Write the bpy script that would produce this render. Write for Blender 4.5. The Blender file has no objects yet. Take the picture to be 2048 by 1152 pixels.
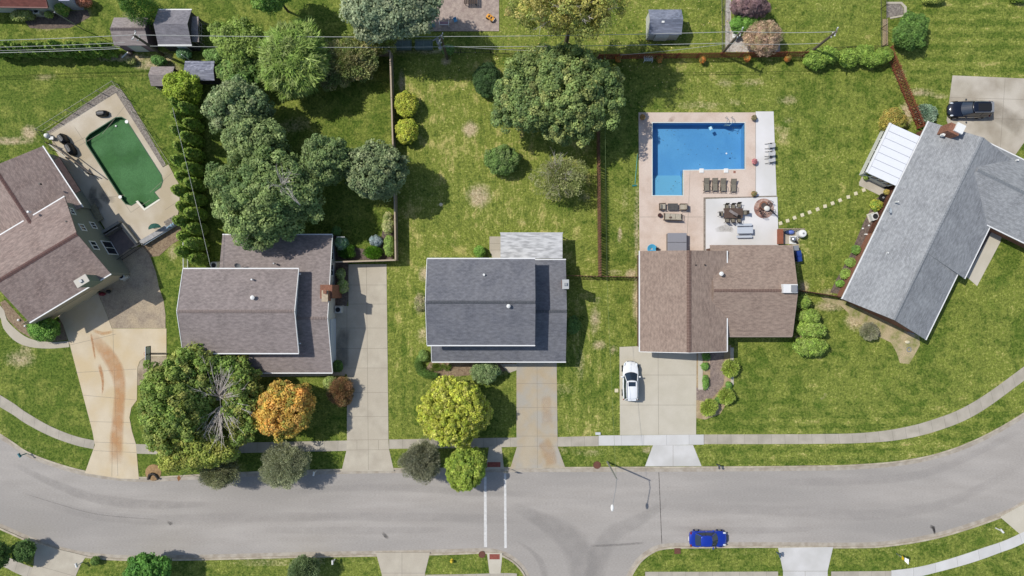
import bpy, math, random
import numpy as np
from mathutils import Vector, Matrix
from mathutils.geometry import tessellate_polygon
C = bpy.context.scene.collection
SC = bpy.context.scene
R = math.radians
rnd = random.Random(7)
# ---------------------------------------------------------------- camera
CH = 80.0            # drone height above the lawn, looking straight down
FPX = 1390.0         # focal length in pixels of the 2048-wide photograph
cam = bpy.data.cameras.new('camera'); cam.sensor_width = 36; cam.lens = FPX/2048*36
cam.clip_start = 0.5; cam.clip_end = 9000
camo = bpy.data.objects.new('camera', cam); C.objects.link(camo)
camo.location = (0, 0, CH); camo.rotation_euler = (0, 0, 0)
SC.camera = camo
# ---------------------------------------------------------------- sky, sun, exposure
SUN = Vector((-0.66, 0.29, 1.0)).normalized()
elev = math.asin(SUN.z); azim = math.atan2(SUN.x, SUN.y)
w = bpy.data.worlds.new("World"); SC.world = w; w.use_nodes = True
nt = w.node_tree; bg = nt.nodes['Background']
sk = nt.nodes.new('ShaderNodeTexSky'); sk.sky_type = 'NISHITA'; sk.sun_disc = False
sk.sun_elevation = elev; sk.sun_rotation = azim
nt.links.new(sk.outputs[0], bg.inputs[0]); bg.inputs[1].default_value = 0.122
sl = bpy.data.lights.new('sun', 'SUN'); sl.energy = 3.55; sl.angle = R(0.7); sl.color = (1, .955, .88)
so = bpy.data.objects.new('sun', sl); C.objects.link(so)
so.rotation_euler = (-SUN).to_track_quat('-Z', 'Y').to_euler(); so.location = (-40, 20, 70)
SC.view_settings.view_transform = 'Standard'; SC.view_settings.look = 'None'
SC.view_settings.exposure = 0.0; SC.view_settings.gamma = 1
# ---------------------------------------------------------------- helpers
def P(px, py, z=0.0):
    k = (CH-z)/FPX
    return Vector(((px-1024)*k, (576-py)*k, z))
def P2(px, py, z=0.0):
    p = P(px, py, z); return Vector((p.x, p.y))
def lin(c):
    o = []
    for v in c:
        v = v/255
        o.append(v/12.92 if v <= .04045 else ((v+.055)/1.055)**2.4)
    return o
MATS = {}
def mat(name, c1, c2=None, scale=3.0, rough=.8, fine=.12, fscale=40.0, bump=0.0, metal=0.0, spec=.3, coord='Object',
        c3=None, s3=.4, stretch=None, lines=None, coat=0.0, trans=0.0, uvjoint=None, thr=(.35, .65)):
    """procedural surface: two colours by noise, a third by a broad noise, fine speckle"""
    if name in MATS: return MATS[name]
    m = bpy.data.materials.new(name); m.use_nodes = True
    t = m.node_tree; N = t.nodes; L = t.links
    b = N['Principled BSDF']; b.inputs['Roughness'].default_value = rough
    b.inputs['Metallic'].default_value = metal
    b.inputs['Specular IOR Level'].default_value = spec
    if coat: b.inputs['Coat Weight'].default_value = coat
    a = lin(c1)+[1]
    tc = N.new('ShaderNodeTexCoord'); src = tc.outputs[coord]
    if stretch:
        mp = N.new('ShaderNodeMapping'); mp.inputs['Scale'].default_value = stretch
        L.new(src, mp.inputs[0]); src2 = mp.outputs[0]
    else: src2 = src
    def noise(s, det=4, v=None):
        n = N.new('ShaderNodeTexNoise'); n.inputs['Scale'].default_value = s; n.inputs['Detail'].default_value = det
        L.new(v or src2, n.inputs['Vector']); return n.outputs['Fac']
    def ramp(f, lo, hi):
        r = N.new('ShaderNodeMapRange'); r.inputs[1].default_value = lo; r.inputs[2].default_value = hi
        L.new(f, r.inputs[0]); return r.outputs[0]
    def mix(f, x, y):
        q = N.new('ShaderNodeMix'); q.data_type = 'RGBA'
        if isinstance(f, float): q.inputs[0].default_value = f
        else: L.new(f, q.inputs[0])
        for i, v in ((6, x), (7, y)):
            if isinstance(v, list): q.inputs[i].default_value = v
            else: L.new(v, q.inputs[i])
        return q.outputs[2]
    col = a
    if c2: col = mix(ramp(noise(scale), *thr), a, lin(c2)+[1])
    if c3: col = mix(ramp(noise(s3, 3), .42, .62), col, lin(c3)+[1])
    fn = None
    if fine:
        fn = noise(fscale, 2)
        r = N.new('ShaderNodeMapRange'); r.inputs[1].default_value = .25; r.inputs[2].default_value = .75
        r.inputs[3].default_value = 1-fine; r.inputs[4].default_value = 1+fine
        L.new(fn, r.inputs[0])
        vm = N.new('ShaderNodeVectorMath'); vm.operation = 'SCALE'
        if isinstance(col, list): vm.inputs[0].default_value = col[:3]
        else: L.new(col, vm.inputs[0])
        L.new(r.outputs[0], vm.inputs['Scale']); col = vm.outputs[0]
    if lines:   # (axis, period, width, depth, angle) seams laid in object space
        for (ax, per, wd, dep) in lines:
            sx = N.new('ShaderNodeSeparateXYZ'); L.new(src, sx.inputs[0])
            d = N.new('ShaderNodeMath'); d.operation = 'DIVIDE'; L.new(sx.outputs[ax], d.inputs[0]); d.inputs[1].default_value = per
            f = N.new('ShaderNodeMath'); f.operation = 'FRACT'; L.new(d.outputs[0], f.inputs[0])
            g = N.new('ShaderNodeMath'); g.operation = 'LESS_THAN'; L.new(f.outputs[0], g.inputs[0]); g.inputs[1].default_value = wd/per
            h = N.new('ShaderNodeMath'); h.operation = 'MULTIPLY'; L.new(g.outputs[0], h.inputs[0]); h.inputs[1].default_value = dep
            cc = N.new('ShaderNodeMix'); cc.data_type = 'RGBA'; L.new(h.outputs[0], cc.inputs[0])
            if isinstance(col, list): cc.inputs[6].default_value = col
            else: L.new(col, cc.inputs[6])
            cc.inputs[7].default_value = (.02, .018, .015, 1); col = cc.outputs[2]
    if uvjoint:
        uv = N.new('ShaderNodeUVMap'); sx = N.new('ShaderNodeSeparateXYZ'); L.new(uv.outputs[0], sx.inputs[0])
        d = N.new('ShaderNodeMath'); d.operation = 'DIVIDE'; L.new(sx.outputs[0], d.inputs[0]); d.inputs[1].default_value = uvjoint
        f = N.new('ShaderNodeMath'); f.operation = 'FRACT'; L.new(d.outputs[0], f.inputs[0])
        g = N.new('ShaderNodeMath'); g.operation = 'LESS_THAN'; L.new(f.outputs[0], g.inputs[0]); g.inputs[1].default_value = .035/uvjoint
        fl = N.new('ShaderNodeMath'); fl.operation = 'FLOOR'; L.new(d.outputs[0], fl.inputs[0])
        wn = N.new('ShaderNodeTexWhiteNoise'); wn.noise_dimensions = '1D'; L.new(fl.outputs[0], wn.inputs['W'])
        r = N.new('ShaderNodeMapRange'); r.inputs[3].default_value = .95; r.inputs[4].default_value = 1.05; L.new(wn.outputs['Value'], r.inputs[0])
        vm = N.new('ShaderNodeVectorMath'); vm.operation = 'SCALE'; L.new(col, vm.inputs[0]); L.new(r.outputs[0], vm.inputs['Scale'])
        h = N.new('ShaderNodeMath'); h.operation = 'MULTIPLY'; L.new(g.outputs[0], h.inputs[0]); h.inputs[1].default_value = .42
        cc = N.new('ShaderNodeMix'); cc.data_type = 'RGBA'; L.new(h.outputs[0], cc.inputs[0]); L.new(vm.outputs[0], cc.inputs[6])
        cc.inputs[7].default_value = (.05, .045, .04, 1); col = cc.outputs[2]
    if isinstance(col, list): b.inputs['Base Color'].default_value = col
    else: L.new(col, b.inputs['Base Color'])
    if bump:
        bn = N.new('ShaderNodeBump'); bn.inputs['Strength'].default_value = bump; bn.inputs['Distance'].default_value = .05
        L.new(fn or noise(fscale, 2), bn.inputs['Height']); L.new(bn.outputs[0], b.inputs['Normal'])
    MATS[name] = m; return m
def tag(o, label=None, cat=None, group=None, kind=None):
    if label: o['label'] = label
    if cat: o['category'] = cat
    if group: o['group'] = group
    if kind: o['kind'] = kind
    return o
TM = {}
def thing(name, label, cat, loc, rz=0.0, group=None):
    o = bpy.data.objects.new(name, None); C.objects.link(o)
    o.empty_display_size = .3
    o.location = loc; o.rotation_euler = (0, 0, rz); tag(o, label, cat, group)
    TM[o] = Matrix.Translation(Vector(loc)) @ Matrix.Rotation(rz, 4, 'Z')
    return o
class MB:
    """collects shapes; build() links them as one mesh object"""
    def __init__(s): s.v = []; s.f = []; s.mi = []; s.m = 0
    def add(s, vs, fs):
        n = len(s.v); s.v += [tuple(v) for v in vs]
        for f in fs: s.f.append([i+n for i in f]); s.mi.append(s.m)
        return s
    def box(s, c, size, rz=0.0, M=None):
        x, y, z = [q/2 for q in size]; ca, sa = math.cos(rz), math.sin(rz)
        vs = []
        for dz in (-z, z):
            for dx, dy in ((-x, -y), (x, -y), (x, y), (-x, y)):
                p = Vector((c[0]+dx*ca-dy*sa, c[1]+dx*sa+dy*ca, c[2]+dz))
                vs.append(M @ p if M else p)
        return s.add(vs, [[3, 2, 1, 0], [4, 5, 6, 7], [0, 1, 5, 4], [1, 2, 6, 5], [2, 3, 7, 6], [3, 0, 4, 7]])
    def bar(s, p, q, r, n=6, r2=None):
        p = Vector(p); q = Vector(q); d = q-p
        if d.length < 1e-6: return s
        a = d.normalized().orthogonal().normalized(); b = d.normalized().cross(a)
        r2 = r if r2 is None else r2; vs = []
        for (o, rr) in ((p, r), (q, r2)):
            for k in range(n):
                t = 2*math.pi*k/n; vs.append(o+a*math.cos(t)*rr+b*math.sin(t)*rr)
        fs = [[k, (k+1) % n, n+(k+1) % n, n+k] for k in range(n)]+[list(range(n))[::-1], list(range(n, 2*n))]
        return s.add(vs, fs)
    def tube(s, pts, r, n=6):
        for a, b in zip(pts, pts[1:]): s.bar(a, b, r, n)
        return s
    def plank(s, p, q, wd, h):
        """flat board from p to q, width wd (horizontal), height h"""
        p = Vector(p); q = Vector(q); d = (q-p); u = d.normalized()
        sd = Vector((-u.y, u.x, 0)); sd = sd.normalized() if sd.length > 1e-6 else Vector((1, 0, 0))
        up = u.cross(sd)*-1
        if up.z < 0: up = -up
        vs = []
        for o in (p, q):
            for a, b in ((-1, -1), (1, -1), (1, 1), (-1, 1)): vs.append(o+sd*a*wd/2+up*b*h/2)
        return s.add(vs, [[3, 2, 1, 0], [4, 5, 6, 7], [0, 1, 5, 4], [1, 2, 6, 5], [2, 3, 7, 6], [3, 0, 4, 7]])
    def cyl(s, c, r, h, n=16, r2=None):
        return s.bar(c, (c[0], c[1], c[2]+h), r, n, r2)
    def lathe(s, c, prof, n=16):
        vs = []; m = len(prof)
        for r, z in prof:
            for k in range(n):
                t = 2*math.pi*k/n; vs.append((c[0]+r*math.cos(t), c[1]+r*math.sin(t), c[2]+z))
        fs = [[j*n+k, j*n+(k+1) % n, (j+1)*n+(k+1) % n, (j+1)*n+k] for j in range(m-1) for k in range(n)]
        fs += [list(range(n))[::-1], list(range((m-1)*n, m*n))]
        return s.add(vs, fs)
    def ell(s, c, r, n=14, m=8):
        prof = [(max(.001, math.sin(math.pi*j/m)), -math.cos(math.pi*j/m)) for j in range(m+1)]
        vs = []
        for a, z in prof:
            for k in range(n):
                t = 2*math.pi*k/n; vs.append((c[0]+r[0]*a*math.cos(t), c[1]+r[1]*a*math.sin(t), c[2]+r[2]*z))
        fs = [[j*n+k, j*n+(k+1) % n, (j+1)*n+(k+1) % n, (j+1)*n+k] for j in range(m) for k in range(n)]
        return s.add(vs, fs)
    def torus(s, c, Rr, r, n=20, m=6, tilt=None):
        vs = []
        for j in range(n):
            t = 2*math.pi*j/n
            for k in range(m):
                q = 2*math.pi*k/m
                p = Vector(((Rr+r*math.cos(q))*math.cos(t), (Rr+r*math.cos(q))*math.sin(t), r*math.sin(q)))
                if tilt: p = tilt @ p
                vs.append(p+Vector(c))
        return s.add(vs, [[j*m+k, ((j+1) % n)*m+k, ((j+1) % n)*m+(k+1) % m, j*m+(k+1) % m] for j in range(n) for k in range(m)])
    def prism(s, poly, z0, z1, holes=()):
        """vertical prism over a 2D polygon (with optional holes)"""
        rings = [list(poly)]+[list(h) for h in holes]
        allp = [p for r in rings for p in r]; n = len(allp)
        tr = tessellate_polygon([[Vector((p[0], p[1], 0)) for p in r] for r in rings])
        vs = [(p[0], p[1], z1) for p in allp]
        fs = []
        for t in tr:
            a, b, c = [allp[i] for i in t]
            ar = (b[0]-a[0])*(c[1]-a[1])-(b[1]-a[1])*(c[0]-a[0])
            fs.append(list(t) if ar > 0 else list(t)[::-1])
        if z0 is not None:
            vs += [(p[0], p[1], z0) for p in allp]
            fs += [[i+n for i in f[::-1]] for f in fs]
            o = 0
            for r in rings:
                m = len(r)
                for i in range(m):
                    j = (i+1) % m; fs.append([o+i, o+i+n, o+j+n, o+j])
                o += m
        return s.add(vs, fs)
    def quad(s, *p): return s.add(p, [list(range(len(p)))])
    def build(s, name, m, parent=None, local=False, smooth=False, bevel=0, origin=None):
        me = bpy.data.meshes.new(name)
        vs = s.v
        if parent is not None and not local:
            inv = TM[parent].inverted(); vs = [inv @ Vector(v) for v in vs]
        o = bpy.data.objects.new(name, me)
        if parent is None and not local:
            a = np.array(vs); c = Vector(origin) if origin else Vector((float((a[:, 0].min()+a[:, 0].max())/2), float((a[:, 1].min()+a[:, 1].max())/2), float(a[:, 2].min())))
            vs = [Vector(v)-c for v in vs]; o.location = c
            TM[o] = Matrix.Translation(c)
        elif parent is not None: TM[o] = TM[parent]
        me.from_pydata([tuple(v) for v in vs], [], s.f); 
        ms = m if isinstance(m, (list, tuple)) else [m]
        for q in ms: me.materials.append(q)
        if len(ms) > 1: me.polygons.foreach_set('material_index', s.mi)
        if smooth: me.polygons.foreach_set('use_smooth', [True]*len(me.polygons))
        me.update(); C.objects.link(o)
        if parent is not None: o.parent = parent
        if bevel:
            bv = o.modifiers.new('bevel', 'BEVEL'); bv.width = bevel; bv.segments = 2; bv.limit_method = 'ANGLE'
        return o
def kids(o): return [x for x in o.children]
def dup(root, loc, rz=0.0, label=None, scale=None):
    r = root.copy(); C.objects.link(r); r.location = loc; r.rotation_euler = (0, 0, rz)
    if scale: r.scale = (scale,)*3
    if label: r['label'] = label
    for ch in list(root.children):
        c = ch.copy(); C.objects.link(c); c.parent = r
        for g in list(ch.children):
            d = g.copy(); C.objects.link(d); d.parent = c
    return r
def smooth_line(pts, step=.6, closed=False):
    """Catmull-Rom through points, resampled"""
    p = [Vector(q[:2]) for q in pts]; n = len(p); out = []
    rng = range(n) if closed else range(n-1)
    for i in rng:
        a, b, c, d = (p[(i-1) % n], p[i], p[(i+1) % n], p[(i+2) % n]) if closed else (p[max(i-1, 0)], p[i], p[i+1], p[min(i+2, n-1)])
        m = max(1, int((c-b).length/step))
        for k in range(m):
            t = k/m
            out.append(.5*((2*b)+(c-a)*t+(2*a-5*b+4*c-d)*t*t+(3*b-a-3*c+d)*t**3))
    if not closed: out.append(p[-1])
    return out
def offs(line, d):
    out = []
    for i, p in enumerate(line):
        a = line[max(i-1, 0)]; b = line[min(i+1, len(line)-1)]; t = (b-a).normalized()
        out.append(p+Vector((-t.y, t.x))*d)
    return out
def inside(px, py, poly):
    """vectorised point in polygon"""
    r = np.zeros(px.shape, bool); n = len(poly); j = n-1
    for i in range(n):
        xi, yi = poly[i][0], poly[i][1]; xj, yj = poly[j][0], poly[j][1]
        if yi != yj:
            c = ((yi > py) != (yj > py)) & (px < (xj-xi)*(py-yi)/(yj-yi)+xi); r ^= c
        j = i
    return r
def pp(*xy, z=0.0): return [P2(xy[i], xy[i+1], z) for i in range(0, len(xy), 2)]
# ================================================================ SETTING: road outline
top_edge = smooth_line(pp(-900,420, -420,640, -150,790, 0,877, 50,910, 105,932, 170,950, 240,960, 300,962, 400,957, 520,951, 700,946, 860,944, 1000,943, 1300,942, 1500,941, 1600,940, 1700,938, 1800,930, 1880,914, 1960,884, 2048,835, 2200,735, 2500,500, 2800,200), .8)
bot_l = smooth_line(pp(-900,640, -420,840, -150,985, 0,1050, 60,1076, 120,1096, 180,1108, 260,1113, 400,1112, 600,1107, 770,1104, 900,1101, 965,1099, 1000,1103, 1030,1118, 1052,1142, 1064,1175, 1068,1230, 1068,1400, 1068,2200), .5)
bot_r = smooth_line(pp(1240,2200, 1240,1400, 1240,1250, 1246,1180, 1256,1150, 1275,1120, 1300,1100, 1330,1090, 1400,1088, 1528,1087, 1700,1088, 1782,1084, 1883,1066, 2000,1028, 2048,1004, 2200,905, 2500,690, 2900,330), .5)
road_poly = top_edge + bot_r[::-1] + bot_l[::-1]
RZ = -0.11
# ---------------------------------------------------------------- lawn attributes
def axis(lo, hi, st, far):
    mid = list(np.arange(lo, hi+1e-6, st)); e = [hi+6, hi+20, hi+60, hi+200, hi+700, far]
    return np.array([-x for x in e[::-1]]+mid+e)
gx = axis(-68, 68, .4, 3200); gy = axis(-42, 42, .4, 3200)
GX, GY = np.meshgrid(gx, gy)
ux = 1024+GX*FPX/CH; uy = 576-GY*FPX/CH
def soft(x0, y0, x1, y1, s=8):
    def sg(t): return 1/(1+np.exp(-np.clip(t, -30, 30)))
    return sg((ux-x0)/s)*sg((x1-ux)/s)*sg((uy-y0)/s)*sg((y1-uy)/s)
dry = np.full(GX.shape, .38); dirt = np.zeros(GX.shape); hs = np.zeros(GX.shape); vs_ = np.zeros(GX.shape)
for (a, b, c, d, v) in ((-600,95,395,600,.12), (-600,0,430,95,.34), (395,0,700,95,.2), (395,95,790,560,.2), (560,180,650,230,.42), (790,105,1197,600,.66), (1205,105,1275,570,.36),
        (800,0,1200,105,.55), (1200,0,1450,130,.42), (1275,115,1560,225,.52), (1460,0,1775,100,.45), (1550,120,1800,620,.42), (1785,-300,2700,160,.4),
        (1395,680,2700,880,.42), (1395,690,1620,860,.3), (1395,885,2700,1000,.4), (-600,600,205,960,.1), (250,820,700,960,.1), (305,480,368,720,.05), (777,530,860,880,.5),
        (855,720,1040,880,.42), (1115,560,1240,880,.45), (1085,700,1240,800,.3), (-600,1060,420,1400,.35), (400,1105,1000,1400,.35), (1250,1090,1560,1400,.25), (1650,1080,2700,1400,.35)):
    m = soft(a, b, c, d); dry = dry*(1-m)+v*m
for (a, b, c, d, v) in ((1785,-200,2400,160,.8), (1395,800,2048,930,.7), (1290,1095,1560,1145,.5), (-100,105,240,300,.3), (1395,690,1700,800,.35), (1650,1090,2000,1140,.3)):
    m = soft(a, b, c, d, 14); hs = np.maximum(hs, m*v)
for (a, b, c, d, v) in ((795,120,1190,470,.45), (777,540,850,860,.8), (1120,640,1236,860,.9), (1280,130,1760,440,.12), (1560,300,1760,600,.2)):
    m = soft(a, b, c, d, 14); vs_ = np.maximum(vs_, m*v)
def blob(px, py, r, a, ry=None):
    global dirt
    ry = ry or r
    dirt = np.maximum(dirt, a*np.exp(-(((ux-px)/r)**2+((uy-py)/ry)**2)))
for b_ in ((940,258,14,1.0), (958,392,22,.9), (1010,217,10,.35), (882,408,4,.7), (866,390,4,.4), (892,122,8,.9), (804,165,6,.8,26), (802,92,16,.9,14), (870,103,60,.55,6),
        (1190,640,10,.6,30), (1198,690,14,.65,10), (1226,700,9,.55), (1195,600,8,.5), (1262,548,12,.9,8), (1240,470,4,.8,14), (1228,545,20,.5,5), (1272,600,5,.9,60), (1272,460,4,.8,90),
        (1560,258,26,.35,10), (1566,270,20,.3,24), (1578,240,14,.4,6), (1505,165,26,.45,9), (1450,165,20,.4,10), (1575,200,22,.5,10), (1400,210,60,.35,10), (1470,205,20,.35,8),
        (1640,110,40,.8,8), (1838,185,28,.7,7), (1800,150,14,.4), (1880,192,20,.5,5), (1812,228,14,.95,20), (1655,585,16,.6,8), (1608,575,10,.9,12), (1590,490,10,.8,30), (1600,676,10,.8,6),
        (1660,612,30,.7,10), (1712,640,22,.8,18), (1740,622,20,.7,12), (40,718,30,.55,18), (52,700,14,.5), (10,100,12,.3), (255,115,60,.7,8), (305,130,40,.8,9), (338,138,24,.7,10),
        (262,30,20,.5,8), (90,155,24,.6,5), (95,50,30,.8,10), (160,28,22,.6,14), (16,282,50,.75,7), (58,265,14,.95,14), (330,120,18,.6,16), (640,1115,20,.5,8), (540,1122,60,.35,12), 
        (590,250,40,.35,20), (1150,95,50,.3,8), (1310,25,40,.2,20), (1500,1110,60,.12,8), (1295,900,12,.7,6), (1180,905,40,.35,8), (1120,900,30,.3,8), (1645,800,4,.5), (1650,790,5,.4),
        (1930,990,20,.2,10), (848,548,10,.9,14), (840,605,10,.7,22), (845,670,12,.5,18), (905,745,50,.35,8), (1000,745,30,.3,10), (1120,780,40,.25,20), (1160,730,10,.35,40), (20,900,60,.2,6),
        (345,505,10,.5,20), (1250,400,6,.3,40), (1455,40,5,.4,60), (1170,395,14,.4,10), (1040,445,60,.2,8), (1345,18,60,.15,30)):
    blob(*b_)
road_in = inside(GX, GY, road_poly)
road_core = inside(GX, GY, offs(top_edge, .62)+offs(bot_r, -.62)[::-1]+offs(bot_l, -.62)[::-1])
road_in = road_core
GZ = np.where(road_core, -.35, 0.0)
rs_ = np.random.RandomState(3)
# gentle unevenness only inside the dense part
GZ += np.where(road_in | (abs(GX) > 66) | (abs(GY) > 40), 0, -.012*rs_.rand(*GX.shape))
pool_b = pp(1305,246, 1489,246, 1489,338, 1365.5,340, 1365.5,390.5, 1305,390.5)
pool_g_pts = pp(243,235, 252,240, 322,350, 325,362, 321,374, 308,384, 318,397, 289,416, 277,402, 263,410, 252,407, 246,400, 174,288, 173,277, 180,269, 232,236)
def grow(poly, d):
    c = sum(poly, Vector((0, 0)))/len(poly)
    return [p+(p-c).normalized()*d for p in poly]
hole = inside(GX, GY, grow(pool_b, .5)) | inside(GX, GY, grow(pool_g_pts, .5))
ny, nx = GX.shape
idx = np.arange(nx*ny).reshape(ny, nx)
q = np.stack([idx[:-1, :-1], idx[:-1, 1:], idx[1:, 1:], idx[1:, :-1]], -1).reshape(-1, 4)
keep = ~(hole.ravel()[q].any(1))
q = q[keep]
me = bpy.data.meshes.new('ground')
me.vertices.add(nx*ny); me.vertices.foreach_set('co', np.stack([GX, GY, GZ], -1).ravel().astype('f4'))
me.loops.add(q.size); me.loops.foreach_set('vertex_index', q.ravel().astype('i4'))
me.polygons.add(len(q)); me.polygons.foreach_set('loop_start', np.arange(0, q.size, 4).astype('i4'))
me.polygons.foreach_set('loop_total', np.full(len(q), 4, 'i4'))
me.update(calc_edges=True); me.validate()
at = me.color_attributes.new('lawn', 'FLOAT_COLOR', 'POINT')
at.data.foreach_set('color', np.stack([dry, dirt, hs, vs_], -1).ravel().astype('f4'))
ground = bpy.data.objects.new('ground', me); C.objects.link(ground); ground['kind'] = 'structure'
def grass_material():
    m = bpy.data.materials.new('lawn_grass'); m.use_nodes = True
    t = m.node_tree; N = t.nodes; L = t.links; b = N['Principled BSDF']
    b.inputs['Roughness'].default_value = .85; b.inputs['Specular IOR Level'].default_value = .15
    tc = N.new('ShaderNodeTexCoord'); A = N.new('ShaderNodeAttribute'); A.attribute_name = 'lawn'
    sp = N.new('ShaderNodeSeparateColor'); L.new(A.outputs['Color'], sp.inputs[0])
    D, G, H, V = sp.outputs[0], sp.outputs[1], sp.outputs[2], A.outputs['Alpha']
    def noise(s, det=4, rough=.5, st=None, dist=0):
        n = N.new('ShaderNodeTexNoise'); n.inputs['Scale'].default_value = s; n.inputs['Detail'].default_value = det
        n.inputs['Roughness'].default_value = rough; n.inputs['Distortion'].default_value = dist
        if st:
            mp = N.new('ShaderNodeMapping'); mp.inputs['Scale'].default_value = st; L.new(tc.outputs['Object'], mp.inputs[0]); L.new(mp.outputs[0], n.inputs[0])
        else: L.new(tc.outputs['Object'], n.inputs[0])
        return n.outputs['Fac']
    def M(op, x, y=None):
        k = N.new('ShaderNodeMath'); k.operation = op
        for i, v in ((0, x), (1, y)):
            if v is None: continue
            if isinstance(v, (int, float)): k.inputs[i].default_value = v
            else: L.new(v, k.inputs[i])
        return k.outputs[0]
    def ramp(f, lo, hi, a=0, c=1):
        r = N.new('ShaderNodeMapRange'); r.inputs[1].default_value = lo; r.inputs[2].default_value = hi
        r.inputs[3].default_value = a; r.inputs[4].default_value = c; L.new(f, r.inputs[0]); return r.outputs[0]
    def mix(f, x, y):
        k = N.new('ShaderNodeMix'); k.data_type = 'RGBA'; L.new(f, k.inputs[0])
        for i, v in ((6, x), (7, y)):
            if isinstance(v, tuple): k.inputs[i].default_value = lin(v)+[1]
            else: L.new(v, k.inputs[i])
        return k.outputs[2]
    big = noise(.16, 4); mid = noise(.75, 4, .62); sm = noise(1.9, 3, .65); fine = noise(3.9, 2, .7); vf = noise(7.5, 1, .5); stv = noise(1.5, 3, .6, (3.2, .7, 1)); sth = noise(1.5, 3, .6, (.7, 3.2, 1))
    # dryness field
    f = M('ADD', M('SUBTRACT', D, .10), M('MULTIPLY', M('SUBTRACT', big, .5), 1.1))
    f = M('ADD', f, M('MULTIPLY', M('SUBTRACT', mid, .5), 1.75))
    f = M('ADD', f, M('MULTIPLY', M('SUBTRACT', sm, .5), .7))
    f = M('ADD', f, M('MULTIPLY', M('SUBTRACT', noise(.38, 3, .55, None, .6), .5), 1.5))
    sx = N.new('ShaderNodeSeparateXYZ'); L.new(tc.outputs['Object'], sx.inputs[0])
    wob = M('MULTIPLY', noise(.5, 2), 1.2)
    sh = M('SINE', M('MULTIPLY', M('ADD', sx.outputs[1], wob), 4.6)); sv = M('SINE', M('MULTIPLY', M('ADD', sx.outputs[0], wob), 4.9))
    f = M('ADD', f, M('MULTIPLY', M('MULTIPLY', sh, H), .34)); f = M('ADD', f, M('MULTIPLY', M('MULTIPLY', sv, V), .26))
    f = M('ADD', f, M('MULTIPLY', M('MULTIPLY', M('SUBTRACT', stv, .5), M('ADD', V, .25)), 2.1)); f = M('ADD', f, M('MULTIPLY', M('MULTIPLY', M('SUBTRACT', sth, .5), M('ADD', H, .1)), 1.5))
    ff = ramp(f, 0, 1)
    col = mix(ff, (64, 88, 26), (162, 155, 88))
    col = mix(ramp(f, .12, .62), col, (110, 123, 48))
    # the dry end once more, so that really dry turf goes straw
    col = mix(ramp(f, .62, 1.15), col, (184, 170, 108))
    # dark and bright tufts
    col2 = mix(ramp(M('ADD', M('MULTIPLY', sm, .35), M('MULTIPLY', fine, .65)), .38, .60), (54, 74, 18), (150, 160, 72))
    k = N.new('ShaderNodeMix'); k.data_type = 'RGBA'; k.blend_type = 'MIX'; k.inputs[0].default_value = .36; L.new(col, k.inputs[6]); L.new(col2, k.inputs[7]); col = k.outputs[2]
    # straw flecks
    fl = M('MULTIPLY', ramp(fine, .57, .66), ramp(M('ADD', f, M('MULTIPLY', mid, .4)), .4, 1.1)); col = mix(M('MULTIPLY', fl, .55), col, (206, 194, 128))
    # thin clover patches
    cl = M('MULTIPLY', ramp(noise(.33, 3, .6), .56, .66), .32); col = mix(cl, col, (72, 100, 32))
    # bare soil
    dn = M('MULTIPLY', G, ramp(M('ADD', M('MULTIPLY', sm, .5), M('MULTIPLY', mid, .5)), .30, .62, .45, 1.9))
    dcol = mix(ramp(fine, .35, .65), (168, 146, 116), (202, 184, 154))
    col = mix(M('MULTIPLY', ramp(M('ADD', dn, M('MULTIPLY', M('SUBTRACT', fine, .5), .7)), .22, .95), .8), col, dcol)
    vm = N.new('ShaderNodeVectorMath'); vm.operation = 'SCALE'; L.new(col, vm.inputs[0]); L.new(ramp(vf, .3, .7, .76, 1.30), vm.inputs['Scale'])
    L.new(vm.outputs[0], b.inputs['Base Color'])
    bn = N.new('ShaderNodeBump'); bn.inputs['Strength'].default_value = .8; bn.inputs['Distance'].default_value = .09
    L.new(M('ADD', fine, M('MULTIPLY', sm, 1.5)), bn.inputs['Height']); L.new(bn.outputs[0], b.inputs['Normal'])
    return m
GRASS = grass_material(); me.materials.append(GRASS)
# ---------------------------------------------------------------- paving materials
ROAD = mat('worn_asphalt', (160,154,147), (169,163,156), .5, .9, .13, 11, .25, c3=(152,147,141), s3=.12, stretch=(.35, 1.6, 1))
KERB = mat('kerb_concrete', (188,178,158), (159,148,130), 1.2, .9, .12, 20, .2)
GUTTER = mat('gutter_concrete', (175,167,154), (154,144,130), 1.6, .9, .12, 24)
WALK = mat('sidewalk_concrete', (178,170,156), (162,155,141), .8, .9, .09, 18, uvjoint=1.55)
WALKN = mat('new_sidewalk_concrete', (202,201,198), (194,192,188), .6, .9, .04, 18, uvjoint=2.6)
SLABW = mat('new_white_concrete', (204,202,199), (195,193,189), .5, .9, .04, 16, c3=(187,185,180), s3=.25)
SLAB1 = mat('cream_concrete', (204,190,165), (195,180,154), .5, .9, .06, 18, c3=(197,178,144), s3=.3)
SLAB2 = mat('grey_drive_concrete', (188,180,163), (173,164,148), .7, .9, .08, 18, c3=(180,171,154), s3=.25)
SLAB3 = mat('tan_drive_concrete', (178,166,145), (172,156,130), .35, .9, .08, 18, c3=(168,162,150), s3=.5)
SLAB4 = mat('pale_drive_concrete', (194,187,171), (187,180,163), .6, .9, .05, 18)
SLAB5 = mat('mottled_drive_concrete', (180,172,156), (157,147,131), .45, .9, .10, 14, c3=(191,183,169), s3=.3)
JOINT = mat('joint_gap', (138,130,118), rough=.95)  # darker colour of the joint lines themselves
DECK = mat('beige_pool_deck', (204,186,172), (195,175,159), 1.1, .85, .07, 10, c3=(209,192,178), s3=.3)
PATIOW = mat('white_patio_concrete', (220,218,217), (214,212,210), .5, .85, .03, 14, c3=(204,202,198), s3=.2)
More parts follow.
